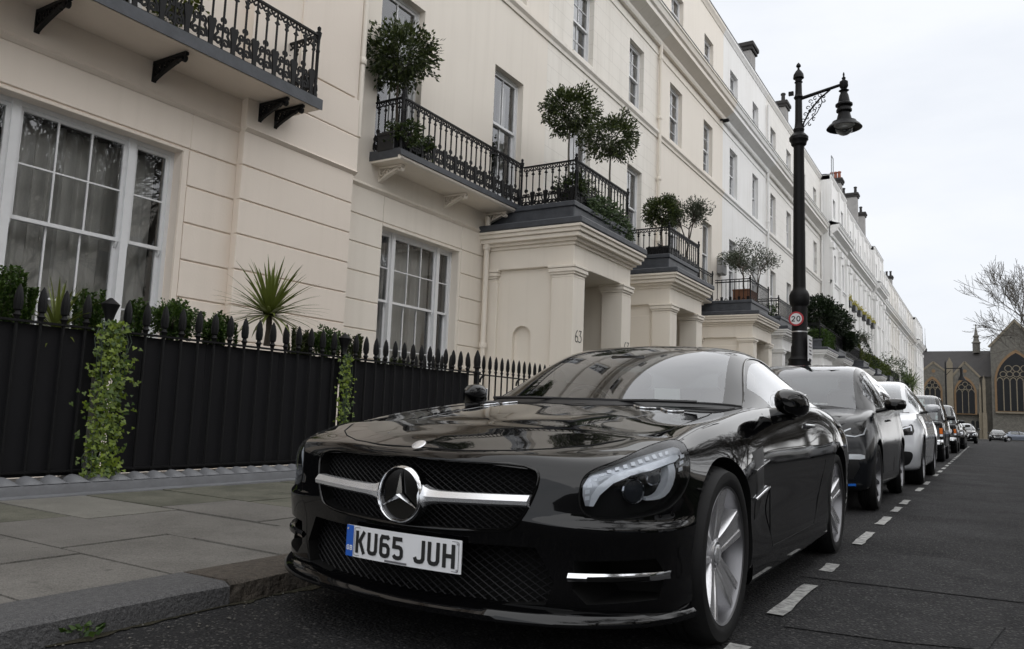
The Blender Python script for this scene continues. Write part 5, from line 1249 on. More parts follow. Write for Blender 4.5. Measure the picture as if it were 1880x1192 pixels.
hero = thing('sports_car', 'black sports coupe parked nose-on in front with plate KU65 JUH', 'car', (HX, HY, 0))
def hero_stations():
    # hood centre height and plan of the deck edge by y
    hz = lambda y: float(np.interp(y, [0, .055, .12, .25, .45, .7, 1.0, 1.3, 1.5, 1.8, 2.5, 3.2, 3.6, 4.0, 4.4, 4.6], [.68, .695, .722, .752, .79, .825, .862, .893, .91, .90, .90, .92, .95, .955, .94, .90]))
    ST = []
    # fan round the nose: (edge x,y,z), fascia points upper / mid / lower / bottom given as (x,y,z)
    nose = [((.0, .055, .695), (0, .022, .655), (0, .0, .52), (0, .018, .36), (0, .035, .185)),
            ((.22, .068, .698), (.22, .034, .657), (.22, .012, .522), (.22, .03, .36), (.22, .047, .185)),
            ((.41, .11, .703), (.42, .075, .66), (.425, .05, .525), (.43, .065, .36), (.43, .08, .185)),
            ((.565, .183, .708), (.615, .128, .66), (.60, .105, .525), (.60, .115, .36), (.595, .13, .185)),
            ((.685, .268, .718), (.745, .200, .665), (.742, .183, .525), (.74, .185, .36), (.73, .20, .185)),
            ((.755, .372, .735), (.825, .302, .675), (.833, .283, .53), (.835, .28, .36), (.825, .295, .185)),
            ((.790, .485, .758), (.857, .427, .69), (.878, .405, .535), (.882, .40, .36), (.87, .415, .185))]
    cyn = [.17, .20, .245, .31, .38, .46, .54]
    for (e, a, b, c, d), c0 in zip(nose, cyn):
        k = e[0]; J = [(0, c0, hz(c0))]
        for f, g_ in ((.42, .26), (.74, .60), (.90, .86)):
            y = c0 + (e[1] - c0) * g_; zc = hz(y); J.append((k * f, y, zc - (zc - e[2]) * f ** 2.2 * (.0 if k == 0 else .8)))
        k_ = max(0, (e[0] - .40) / .37); nx, ny = (e[0] * .75, -(1 - .75 * e[0])); o_ = .016 * min(1, k_ * 1.6)
        up = (b[0] - o_ * .35 * nx, b[1] - o_ * .35 * ny, .510); dn = (b[0] + o_ * nx, b[1] + o_ * ny, .478)
        ST.append(J + [e, a, up, dn, c, d, (d[0] * .9, d[1] + .03, .16), (0, d[1] + .05, .16)])
    # side sections: y, crown(x,z), edge(x,z), upper(x,z), mid(x,z), low(x,z), sill(x,z)
    side = [(.62, (.705, .775), (.803, .772), (.872, .70), (.903, .55), (.905, .36), (.885, .20)),
            (.85, (.71, .812), (.805, .808), (.882, .73), (.922, .58), (.922, .40), (.90, .20)),
            (1.10, (.71, .843), (.81, .840), (.888, .755), (.925, .60), (.92, .42), (.90, .20)),
            (1.40, (.71, .877), (.81, .872), (.885, .775), (.912, .63), (.905, .42), (.905, .22)),
            (1.75, (.70, .905), (.805, .905), (.878, .80), (.905, .65), (.895, .42), (.905, .22)),
            (2.2, (.70, .915), (.81, .930), (.878, .815), (.905, .66), (.895, .42), (.905, .22)),
            (2.7, (.70, .925), (.82, .950), (.885, .83), (.912, .67), (.90, .42), (.905, .22)),
            (3.1, (.70, .935), (.825, .955), (.90, .84), (.928, .68), (.915, .44), (.905, .21)),
            (3.45, (.69, .945), (.81, .952), (.905, .84), (.937, .68), (.93, .46), (.90, .20)),
            (3.8, (.66, .95), (.78, .945), (.885, .835), (.925, .67), (.92, .44), (.89, .20)),
            (4.15, (.62, .94), (.73, .93), (.84, .82), (.885, .66), (.88, .42), (.85, .22))]
    for y, cr, e, u, m, l, s_ in side:
        z0 = hz(y); ST.append([(0, y, z0), (.32, y, z0 + .001), (.56, y, (z0 + cr[1]) / 2 - .009 * max(0, min(1, (1.7 - y) * 2))), (cr[0], y, cr[1] + .004), (e[0], y, e[1]), (u[0], y, u[1]), (m[0], y, m[1]), (m[0] * .6 + l[0] * .4 + .004, y, m[1] * .6 + l[1] * .4), (l[0], y, l[1]), (s_[0], y, s_[1]), (s_[0] * .88, y, .16), (0, y, .16)])
    for k, y, c0 in ((.92, 4.36, 4.24), (.70, 4.50, 4.32), (.38, 4.57, 4.38), (.0, 4.59, 4.42)):
        ST.append([(0, c0, hz(c0)), (.30 * k, c0 * .74 + y * .26 - .005, hz(c0) - .004), (.5 * k, c0 * .4 + y * .6 - .01, hz(y) + .01), (.6 * k, c0 * .2 + y * .8 - .01, hz(y) - .005), (.72 * k, y, hz(y) - .03), (.80 * k, y + .02, .80), (.86 * k, y + .03, .65), (.862 * k, y + .025, .54), (.86 * k, y + .01, .42), (.82 * k, y - .03, .24), (.7 * k, y - .06, .2), (0, y - .10, .2)])
    return ST
S = loft_body(hero_stations(), 6, 6)
body = bm_obj(bm_from(S, close=False), 'body', [M_black, M_under], hero, 30)
raw = Surf(body.data)
# outlines, right-hand side as seen from the front (mirrored for the other)
A_HL = R(38)
grille = [(-.485, .655), (-.25, .668), (.0, .672), (.25, .668), (.485, .655), (.50, .63), (.487, .565), (.44, .475), (.40, .455), (.2, .437), (0, .432), (-.2, .437), (-.40, .455), (-.44, .475), (-.487, .565), (-.50, .63)]
intake = [(-.50, .405), (-.2, .395), (.2, .395), (.50, .405), (.56, .30), (.535, .225), (.3, .20), (-.3, .20), (-.535, .225), (-.56, .30)]
fogin = [(.62, .37), (.84, .385), (.86, .33), (.845, .255), (.66, .235), (.615, .28)]
HLp = smoothpoly([(.594, .525), (.576, .595), (.596, .648), (.685, .690), (.83, .738), (.955, .766), (1.008, .755), (1.012, .70), (.995, .635), (.945, .575), (.875, .538), (.76, .515)], 5)
def prism_y(poly, y0, y1): return MB().prism(poly, y0, y1, 'y')
cut = []
for yy in (.85, 3.435):
    for s_ in (-1, 1): cut.append(MB().lathe([(.365, .56), (.365, 1.2)], (0, yy, .338), 56, 'x') if s_ > 0 else MB().lathe([(.365, -1.2), (.365, -.56)], (0, yy, .338), 56, 'x'))
cut += [prism_y(grille, -.3, .16), prism_y(intake, -.3, .17)]
for s_ in (1, -1): cut.append(prism_y([(s_ * p[0], p[1]) for p in fogin][::s_], -.3, .42))
def deep_cut(poly, ang, out, inn, mirror):
    n = len(poly); a = [raw.drop(p[0], p[1], ang, 0) for p in poly]; D = Vector((-math.sin(ang), math.cos(ang), 0)); b = MB()
    v = [p - D * out for p in a] + [p + D * inn for p in a]
    if mirror: v = [Vector((-p.x, p.y, p.z)) for p in v]
    tri = geometry.tessellate_polygon([[Vector((p[0], p[1], 0)) for p in poly]])
    b.add(v, [tuple(t) for t in tri] + [tuple(n + i for i in t) for t in tri] + [(i, (i + 1) % n, n + (i + 1) % n, n + i) for i in range(n)]); return b
for mir in (False, True): cut.append(deep_cut(HLp, A_HL, .25, .075, mir))
boolean_cut(body, cut)
bm = bmesh.new(); bm.from_mesh(body.data)      # open the cockpit below the glasshouse
bmesh.ops.delete(bm, geom=[f for f in bm.faces if 1.62 < f.calc_center_median().y < 3.35 and abs(f.calc_center_median().x) < .70 and f.calc_center_median().z > .8], context='FACES')
bm.to_mesh(body.data); bm.free(); body.data.set_sharp_from_angle(angle=R(32))
# ---- glasshouse: rows follow windscreen, roof, rear window; columns from centre to the side rail, then down the side glass to the belt
top = [  # centre (y,z), mid (x,y,z), rail (x,y,z), belt (x,y,z)
    ((1.44, .905), (.38, 1.49, .905), (.66, 1.63, .905), (.74, 1.70, .900), (.80, 1.70, .895)),
    ((1.62, 1.005), (.36, 1.66, 1.000), (.63, 1.78, .985), (.705, 1.86, .972), (.805, 1.92, .915)),
    ((1.85, 1.125), (.34, 1.88, 1.118), (.585, 1.97, 1.092), (.655, 2.04, 1.07), (.808, 2.12, .925)),
    ((2.10, 1.232), (.32, 2.12, 1.222), (.54, 2.18, 1.192), (.605, 2.24, 1.162), (.81, 2.32, .935)),
    ((2.30, 1.283), (.31, 2.31, 1.272), (.52, 2.34, 1.240), (.585, 2.38, 1.205), (.815, 2.48, .942)),
    ((2.60, 1.307), (.31, 2.60, 1.296), (.515, 2.60, 1.264), (.578, 2.60, 1.225), (.82, 2.66, .948)),
    ((2.90, 1.287), (.31, 2.90, 1.276), (.52, 2.88, 1.245), (.585, 2.85, 1.205), (.825, 2.86, .952)),
    ((3.20, 1.215), (.33, 3.20, 1.205), (.55, 3.16, 1.172), (.62, 3.12, 1.130), (.825, 3.08, .955)),
    ((3.50, 1.105), (.36, 3.50, 1.095), (.60, 3.46, 1.062), (.67, 3.42, 1.030), (.82, 3.34, .953)),
    ((3.85, .955), (.40, 3.85, .95), (.64, 3.82, .942), (.71, 3.78, .938), (.80, 3.66, .945))]
T = np.array([[(0, c[0], c[1]), m_, rl, ed, bt] for c, m_, rl, ed, bt in top], float)
Ssm = spline(T, 8); G1 = spline(Ssm[:, :4].transpose(1, 0, 2), 6).transpose(1, 0, 2)          # top sheet
# top sheet split: windscreen glass / roof / rear glass by row, rail strip by column
def strip(P, i0, i1, j0, j1, name, m, off=0., both=True):
    b = MB(); Q = P[i0:i1 + 1, j0:j1 + 1]; b.grid([[tuple(v) for v in r] for r in Q])
    if both: b.grid([[(-v[0], v[1], v[2]) for v in r] for r in Q])
    bm = bmesh.new(); me = b.mesh('x'); bm.from_mesh(me); bmesh.ops.remove_doubles(bm, verts=bm.verts, dist=.0005); bmesh.ops.recalc_face_normals(bm, faces=bm.faces)
    return bm_obj(bm, name, m, hero, 40)
nr = len(G1) - 1; iW = 3 * 8 + 3; iR = 6 * 8 + 4
ws = strip(G1, 2, iW, 0, 12, 'windscreen', M_cglass); strip(G1, 0, 2, 0, 18, 'scuttle', M_plas)
strip(G1, 2, iW, 12, 18, 'a_pillar', M_black); strip(G1, iW, iR, 0, 18, 'roof', M_black); strip(G1, iR, nr - 3, 0, 12, 'rear_window', M_cglass); strip(G1, iR, nr, 12, 18, 'c_pillar', M_black); strip(G1, nr - 3, nr, 0, 12, 'rear_scuttle', M_black)
# side glass with black surround
ed, bt = Ssm[:, 3], Ssm[:, 4]; rows = []
for i in range(len(ed)): rows.append([ed[i] * (1 - u) + bt[i] * u + np.array([.018 * math.sin(u * math.pi), 0, 0]) for u in (0, .10, .3, .5, .7, .92, 1.0)])
rows = np.array(rows); i0, i1 = 8 + 5, 7 * 8 + 2
for s_ in (1, -1):
    def pc(i_0, i_1, j0, j1, nm, m):
        b = MB().grid([[(s_ * v[0], v[1], v[2]) for v in r] for r in rows[i_0:i_1 + 1, j0:j1 + 1]]); return b.build(nm, m, hero, 40)
    pc(i0, i1, 1, 5, 'side_window', M_cglass); pc(0, i0, 0, 6, 'a_pillar', M_black); pc(i1, len(ed) - 1, 0, 6, 'c_pillar', M_black); pc(i0, i1, 0, 1, 'roof_rail', M_black); pc(i0, i1, 5, 6, 'belt_trim', M_satin if s_ > 0 else M_gloss)
    MB().tube([tuple(np.array((s_ * (v[0] + .003), v[1], v[2]))) for v in ed[1:iR]], .006, 6).build('windscreen_seal', M_gloss, hero, 60)
MB().tube([tuple(v) for v in G1[2, ::-1]][:-1] + [(-v[0], v[1], v[2]) for v in G1[2]], .007, 6).build('windscreen_seal', M_plas, hero, 60)
# ---- cabin
b = MB().box(-.72, .72, 1.62, 3.6, .40, .46); b.box(-.74, -.70, 1.6, 3.6, .4, .88); b.box(.70, .74, 1.6, 3.6, .4, .88); b.box(-.72, .72, 3.0, 3.6, .4, .90); b.build('cabin_tub', M_int, hero)
b = MB().prism([(1.55, .6), (1.55, .90), (1.75, .915), (2.05, .90), (2.14, .86), (2.1, .6)], -.71, .71, 'x'); b.build('dashboard', M_int, hero, 40)
for s_ in (-1, 1):
    b = MB().bev(s_ * .36 - .24, s_ * .36 + .24, 2.35, 2.85, .46, .62, .05); b.prism([(2.78, .55), (2.92, .55), (3.02, 1.02), (2.93, 1.04)], s_ * .36 - .23, s_ * .36 + .23, 'x'); b.bev(s_ * .36 - .12, s_ * .36 + .12, 2.95, 3.04, 1.04, 1.17, .03); b.build('seat', M_seat, hero, 40)
sw = [(-.36 + .175 * math.cos(a), 2.26 - .07 * math.sin(a), .86 + .16 * math.sin(a)) for a in [i * math.pi / 14 for i in range(29)]]
b = MB().tube(sw, .014, 6, False); b.tube([(-.52, 2.26, .86), (-.2, 2.26, .86)], .02, 5); b.tube([(-.36, 2.27, .86), (-.36, 2.31, .72)], .02, 5); b.lathe([(.05, -.02), (.05, .02)], (-.36, 2.26, .86), 12, 'y'); b.build('steering_wheel', M_int, hero, 60)
MB().bev(-.11, .11, 1.99, 2.01, 1.135, 1.20, .012).build('interior_mirror', M_gloss, hero)
MB().bev(.28, .42, 1.705, 1.707, .93, 1.0, .0008).build('parking_permit', mat('paper', (.7, .7, .68), .8), hero)
# ---- grille: recess, mesh, chrome wings, star
def lattice(poly, y, step, w, name, par, m, cx0=None):
    xs = [p[0] for p in poly]; zs = [p[1] for p in poly]; b = MB(); P2 = [Vector(p) for p in poly]; n = len(P2)
    def clip(o, d):
        ts = []
        for i in range(n):
            a, c = P2[i], P2[(i + 1) % n]; e = c - a; den = d.x * e.y - d.y * e.x
            if abs(den) < 1e-9: continue
            w_ = a - o; t = (w_.x * e.y - w_.y * e.x) / den; u = (w_.x * d.y - w_.y * d.x) / den
            if 0 <= u < 1: ts.append(t)
        ts.sort(); return ts
    for s_ in (-1, 1):
        d = Vector((math.cos(R(32)), s_ * math.sin(R(32)))); nrm = Vector((-d.y, d.x)); k = -60
        while k < 60:
            ts = clip(nrm * k * step + Vector((0, (min(zs) + max(zs)) / 2)), d); o = nrm * k * step + Vector((0, (min(zs) + max(zs)) / 2))
            for t0, t1 in zip(ts[::2], ts[1::2]):
                L = t1 - t0; mseg = max(1, int(L / .06)); Q = [o + d * (t0 + L * i / mseg) for i in range(mseg + 1)]
                yy = lambda q: y + .30 * q.x * q.x
                b.tube([(q.x, yy(q) + (.002 * s_), q.y) for q in Q], w, 4, False)
            k += 1
    return b.build(name, m, par, 60)
M_mesh = mat('grille_mesh', (.007, .007, .008), .5, spec=.25)
MB().prism(grille, .150, .158, 'y').build('grille_back', M_under, hero)
lattice(grille, .055, .0165, .0022, 'grille_mesh', hero, M_mesh); lattice(intake, .065, .021, .0026, 'intake_mesh', hero, M_mesh)
rim_ = [raw.drop(p[0], p[1], 0, .002) for p in smoothpoly(grille, 4)]; MB().tube(rim_ + [rim_[0]], .006, 6, False).build('grille_surround', M_gloss, hero, 60)
em = MB().lathe([(.088, .0), (.088, -.012), (.094, -.02), (.0985, -.014), (.102, .0), (.102, .03), (.088, .03)], (0, -.012, .541), 48, 'y'); star = em.build('star_emblem', M_chrome, hero, 40)
MB().lathe([(0, -.002), (.0885, -.002), (.0885, .012), (0, .012)], (0, -.012, .541), 40, 'y').build('emblem_backing', M_gloss, star)
sb = MB()
for k in range(3):
    a = math.pi / 2 + k * 2 * math.pi / 3; tip = Vector((math.cos(a), 0, math.sin(a))) * .089; C0 = Vector((0, -.034, 0)); ctr = Vector((0, -.012, .541))
    for s_ in (-1, 1):
        b2 = a + s_ * math.pi / 3; inn = Vector((math.cos(b2), 0, math.sin(b2))) * .0125 + Vector((0, -.010, 0)); sb.add([ctr + tip + Vector((0, -.008, 0)), ctr + inn, ctr + C0 * .9], [(0, 1, 2)])
sb.build('star', M_chrome, star)
for s_ in (-1, 1):       # silver wings
    wb = MB(); rows = []
    for u in (0, .04, .10, .2, .45, .75, 1.0):
        x = .085 + (.482 - .085) * u; hgt = .020 + .026 * math.exp(-u * 16); z = .541 + .012 * u ; y = -.012 + .33 * x * x - .004
        rows.append([(s_ * x, y + .03, z + hgt), (s_ * x, y, z + hgt), (s_ * x, y - .018, z + hgt * .1), (s_ * x, y - .015, z - hgt * .55), (s_ * x, y + .002, z - hgt), (s_ * x, y + .03, z - hgt)])
    wb.grid(rows); wb.add(rows[-1], [tuple(range(6))]); wb.build('grille_wing', M_satin, hero, 35)
bd = raw.drop(0, .708, 0); o = MB().lathe([(0, .004), (.022, .004), (.027, .002), (.027, 0)], (0, 0, 0), 20, 'z').build('bonnet_badge', M_satin, hero, 40); o.location = (0, .074, .713); o.rotation_euler = (R(33), 0, 0)
# ---- number plate
PL = bpy.data.objects.new('number_plate', None); COL.objects.link(PL); PL.parent = hero; PL.location = (0, -.012, .352)
def rrect(x0, x1, z0, z1, r, n=4):
    P = []
    for cx, cz_, a in ((x1 - r, z1 - r, 0), (x0 + r, z1 - r, 90), (x0 + r, z0 + r, 180), (x1 - r, z0 + r, 270)): P += [(cx + r * math.cos(R(a + 90 * i / n)), cz_ + r * math.sin(R(a + 90 * i / n))) for i in range(n + 1)]
    return P
M_pw = mat('plate_white', (.76, .77, .79), .35, coat=.4); M_pb = mat('plate_blue', (.01, .10, .48), .35, coat=.5); M_pw2 = mat('plate_print_white', (.7, .72, .75), .5)
def bent(b, k=.22): b.v = [(v[0], v[1] + k * v[0] * v[0], v[2]) for v in b.v]; return b
pbm = MB(); poly = rrect(-.26, .26, -.0555, .0555, .008)
pbm.grid([[(x, y, z) for z in (-.0555, .0555)] for x, y in [(-.26 + .52 * i / 20, 0) for i in range(21)]]); pbm.grid([[(x, .004, z) for z in (-.0555, .0555)] for x, y in [(-.26 + .52 * i / 20, 0) for i in range(21)]]); pbm.box(-.26, -.258, 0, .004, -.0555, .0555); pbm.box(.258, .26, 0, .004, -.0555, .0555)
pl_ = bent(pbm).build('plate', M_pw, PL)
bent(MB().grid([[(-.26 + .038 * i / 3, -.0015, z) for z in (-.0555, .0555)] for i in range(4)])).build('blue_band', M_pb, PL)
for ch_, x_ in zip('KU65JUH', (-.208, -.1476, -.0871, -.0267, .0669, .1273, .1878)):
    b = MB(); glyphs(b, ch_, x_, -.0395, .079, 'xz', -.003, wd=.62, gap=.145); bent(b).build('plate_character', M_blk, PL)
b = MB(); glyphs(b, 'GB', -.2545, -.034, .018, 'xz', -.003, wd=.7, gap=.2, stroke=.2); bent(b).build('country_code', M_pw2, PL)
b = MB(); b.ribbon(rrect(-.216, .250, -.0495, .0495, .006) + [rrect(-.216, .250, -.0495, .0495, .006)[0]], .0018, .0004, 'xz', -.002); b.box(-.06, .04, -.0026, -.0022, -.0525, -.0455); bent(b).build('border_line', mat('plate_grey', (.12, .12, .13), .5), PL)
b = MB()
for x, z in ((.246, .043), (.246, -.043), (-.25, .043)): b.lathe([(0, -.004), (.004, -.004), (.004, 0)], (x, .013, z), 10, 'y')
b.build('plate_screw', M_satin, PL)
# ---- splitter, fog bars, sill, seams
spl = []
for x, y in ((0, -.018), (.2, -.012), (.4, .012), (.58, .065), (.72, .15), (.82, .255), (.875, .37), (.90, .49)): spl.append((x, y))
full = [(-x, y) for x, y in spl[::-1]] + spl[1:]
P = curve([(x, y, 0) for x, y in full], 4); rows = []
for x, y, _ in P:
    k = min(1, abs(x) / .9); n = Vector((x * .9, -.55 + .6 * k ** 3, 0)).normalized(); q = Vector((x, y, 0)); z0 = .150 + .012 * k
    rows.append([tuple(q - n * .10 + Vector((0, 0, z0 + .055))), tuple(q - n * .012 + Vector((0, 0, z0 + .052))), tuple(q + n * .012 + Vector((0, 0, z0 + .03))), tuple(q + n * .010 + Vector((0, 0, z0 + .012))), tuple(q - n * .1 + Vector((0, 0, z0)))])
MB().grid(rows).build('front_splitter', M_black, hero, 50)
for s_ in (-1, 1):
    nm = 'fog_bar'; rows = []
    for u in [i / 10 for i in range(11)]:
        x = .605 + .265 * u; p = raw.drop(x, .318 + .01 * u, 0, .0); 
        rows.append([(s_ * p.x, p.y + d, p.z + e) for d, e in ((.02, .016), (-.004, .014), (-.012, .0), (-.004, -.012), (.02, -.014))])
    o = MB().grid(rows).build(nm, M_chrome, hero, 40)
    rows = []
    for u in [i / 8 for i in range(9)]:
        x = .665 + .165 * u; p = raw.drop(x, .318 + .01 * u, 0, .0); rows.append([(s_ * p.x, p.y + d, p.z + e) for d, e in ((-.005, .0095), (-.0135, .004), (-.014, -.008), (-.004, -.0125))])
    MB().grid(rows).build('running_lamp', M_gloss, o, 40)
    b = MB(); b.prism([(s_ * .85, .150), (s_ * .895, .155), (s_ * .913, .18), (s_ * .915, .225), (s_ * .911, .262), (s_ * .86, .27)], 1.235, 3.05, 'y'); b.build('side_skirt', M_black, hero, 40)
    for k, z in enumerate((.645, .525)):      # vent fins behind the front wheel
        p0 = [raw.drop(1.235 + .29 * u, z + .035 * u - .012, R(90), .007) for u in (0, .25, .5, .75, 1)]
        b = MB().tube([(s_ * p.x, p.y, p.z) for p in p0], .0075, 6); b.build('vent_fin', M_chrome, hero, 60)
    vp_ = [(1.25, .71), (1.48, .735), (1.43, .55), (1.36, .44), (1.27, .42)]
    raw.sheet('side_vent', vp_, R(90), M_plas, hero, .0015, mirror=s_ < 0)
def seam(path, ang, mir=True, r=.0032):
    for f in ((False, True) if mir else (False,)): raw.line('panel_gap', path, ang, M_under, hero, r, -.0006, f)
seam([(1.74, .885), (1.63, .75), (1.575, .55), (1.57, .34), (1.59, .275)], R(90)); seam([(2.90, .94), (2.97, .80), (2.96, .62), (2.86, .45), (2.70, .33), (2.60, .275)], R(90))
seam([(1.59, .275), (2.0, .272), (2.60, .275)], R(90))
def top_line(name, pts, r, m, off=-.0006):
    for s_ in (1, -1):
        P = []
        for x, y in pts:
            h, n, i, d = raw.t.ray_cast(Vector((s_ * x, y, 2)), Vector((0, 0, -1)))
            if h: P.append(h + n * off)
        MB().tube(P, r, 4).build(name, m, hero, 60)
top_line('panel_gap', [(.0, .075), (.2, .09), (.36, .13), (.48, .205), (.585, .30), (.66, .42), (.70, .55), (.715, .75), (.72, 1.0), (.71, 1.25), (.68, 1.46)], .0036, M_under)
top_line('bonnet_crease', [(.30, .25), (.40, .6), (.47, 1.0), (.50, 1.40)], .0016, M_black, .0)
for s_ in (-1, 1):      # bonnet vents
    o = None
    for k in range(2):
        x0 = .33 + .13 * k; pts = []
        for u in range(7):
            a = u / 6; x, y = x0 + .11 * a, 1.31 - .05 * math.sin(a * 3.1) + .02 * k; h, n, i, d = raw.t.ray_cast(Vector((s_ * x, y, 2)), Vector((0, 0, -1))); pts.append(h + n * .004)
        MB().tube(pts, .006, 6).build('bonnet_vent', M_chrome, hero, 60)
for s_ in (-1, 1):      # wipers
    MB().tube([(s_ * .35 - .25, 1.50, .925), (s_ * .35, 1.47, .93), (s_ * .35 + .22, 1.52, .93)], .008, 5).build('wiper', M_plas, hero, 60)
# door mirrors and handles
for s_ in (-1, 1):
    P = []
    for k, (dy, sc_) in enumerate(((-.075, .25), (-.06, .62), (-.03, .9), (.02, 1.0), (.07, .96), (.085, .9))):
        ring = []
        for i in range(16):
            a = i * math.pi / 8; c, si = math.cos(a), math.sin(a); ex = abs(c) ** .75 * (1 if c > 0 else -1); ez = abs(si) ** .75 * (1 if si > 0 else -1)
            ring.append((s_ * (.955 + ex * .074 * sc_), 1.80 + dy + .03 * ex, .945 + ez * .066 * sc_ - .010 * ex))
        P.append(ring + [ring[0]])
    b = MB().grid(P); b.add(P[-1][:16], [tuple(range(16))]); b.add(P[0][:16], [tuple(range(16))])
    mo = b.build('door_mirror', M_black, hero, 50)
    MB().tube([(s_ * .86, 1.80, .875), (s_ * .93, 1.81, .89), (s_ * .965, 1.80, .90)], [.04, .034, .04], 8).build('mirror_arm', M_black, mo, 60)
    MB().bev(min(s_ * .895, s_ * 1.015), max(s_ * .895, s_ * 1.015), 1.876, 1.888, .90, .99, .004).build('mirror_glass', M_chrome, mo)
    hp = [raw.drop(2.55 + .18 * u, .83, R(90), .012) for u in (0, .2, .5, .8, 1)]; MB().tube([(s_ * (p.x + (-.012 if i in (0, 4) else .006)), p.y, p.z) for i, p in enumerate(hp)], .011, 8).build('door_handle', M_chrome, hero, 60)
# ---- headlamps
M_hous = mat('lamp_housing', (.52, .54, .58), .28, .5)
M_proj = mat('projector_glass', (.02, .022, .026), .12, spec=.35)
def lamp_uv(pts): return pts
HUV = lambda pts: [(.580 + (X_ - 110) * .000682, .766 - (Y_ - 85) * .00062) for X_, Y_ in pts]
top_e = [(132, 440), (118, 385), (118, 330), (150, 265), (250, 205), (400, 155), (560, 115), (690, 92), (728, 108), (738, 150)]
mid_e = [(690, 150), (640, 152), (560, 168), (400, 208), (270, 262), (190, 330), (160, 385), (152, 440)]
low_e = [(172, 440), (202, 378), (268, 312), (362, 262), (482, 228), (600, 200), (660, 190), (700, 165)]
band = HUV(top_e + mid_e); line_ = HUV([(152, 440), (160, 385), (190, 330), (270, 262), (400, 208), (560, 168), (640, 152), (690, 150)] + low_e[::-1])
leds = HUV([(140, 400), (140, 365), (150, 330), (175, 295), (210, 262), (250, 240), (295, 220), (340, 203), (385, 188), (430, 174), (475, 160), (520, 148), (565, 138), (610, 130)])
hook = HUV([(606, 203), (658, 195), (668, 240), (662, 280), (642, 325), (615, 360), (580, 385), (545, 397), (500, 403), (455, 404), (455, 391), (500, 388), (535, 378), (562, 360), (585, 332), (602, 300), (612, 262), (614, 235)])
for mir in (False, True):
    hl = raw.sheet('headlamp', HLp, A_HL, M_under, hero, -.062, .04, mirror=mir)
    raw.sheet('lamp_housing', band, A_HL, M_hous, hl, -.022, .02, .03, mirror=mir)
    raw.sheet('lamp_strip', line_, A_HL, M_led, hl, -.018, .02, .03, mirror=mir)
    b = MB()
    for cu, cz_ in leds:
        q = [raw.drop(cu + e, cz_ + f, A_HL, -.019) for e, f in ((-.008, -.007), (.008, -.004), (.008, .009), (-.008, .006))]; b.add([(-p.x if mir else p.x, p.y, p.z) for p in q], [(0, 1, 2, 3)])
    o = b.build('led_row', M_led, hl); o['kind'] = 'stuff'
    raw.sheet('lamp_hook', hook, A_HL, M_led, hl, -.024, .02, .03, mirror=mir)
    for (cu, cz_, rr) in ((.775, .598, .046), (.865, .655, .036)):
        b = MB(); ring = []
        for rad, of in ((rr, -.055), (rr * 1.02, -.040), (rr * .92, -.036), (rr * .85, -.044)):
            ring.append([raw.drop(cu + rad * math.cos(a), cz_ + rad * math.sin(a), A_HL, of) for a in [i * math.pi / 10 for i in range(21)]])
        b.grid(ring)
        if mir: b.v = [(-v[0], v[1], v[2]) for v in b.v]
        b.build('projector_ring', M_chrome, hl, 50)
        raw.sheet('projector_lens', [(cu + rr * .86 * math.cos(i * math.pi / 8), cz_ + rr * .86 * math.sin(i * math.pi / 8)) for i in range(16)], A_HL, M_proj, hl, -.040, .02, mirror=mir)
    b = MB()
    for i in range(3): 
        q = [raw.drop(.968 + .010 * i + e * .8, .662 + .024 * i + f, A_HL, -.018) for e, f in ((0, 0), (.03, .006), (.032, .02), (.002, .014))]
        b.add([(-p.x if mir else p.x, p.y, p.z) for p in q], [(0, 1, 2, 3)])
    b.build('indicator', M_led, hl)
    raw.sheet('lamp_cover', HLp, A_HL, M_lens, hl, .0012, .03, mirror=mir)
    rm = [raw.drop(p[0], p[1], A_HL, -.001) for p in HLp]; rm.append(rm[0])
    MB().tube([(-p.x if mir else p.x, p.y, p.z) for p in rm], .0035, 5, False).build('lamp_seal', M_under, hl, 60)
for yy in (.85, 3.435):
    for s_ in (-1, 1): wheel(hero, s_ * .915, yy, .335, .262, 'five', .25, s_)
def ip(tab, y): return float(np.interp(y, [t[0] for t in tab], [t[1] for t in tab]))
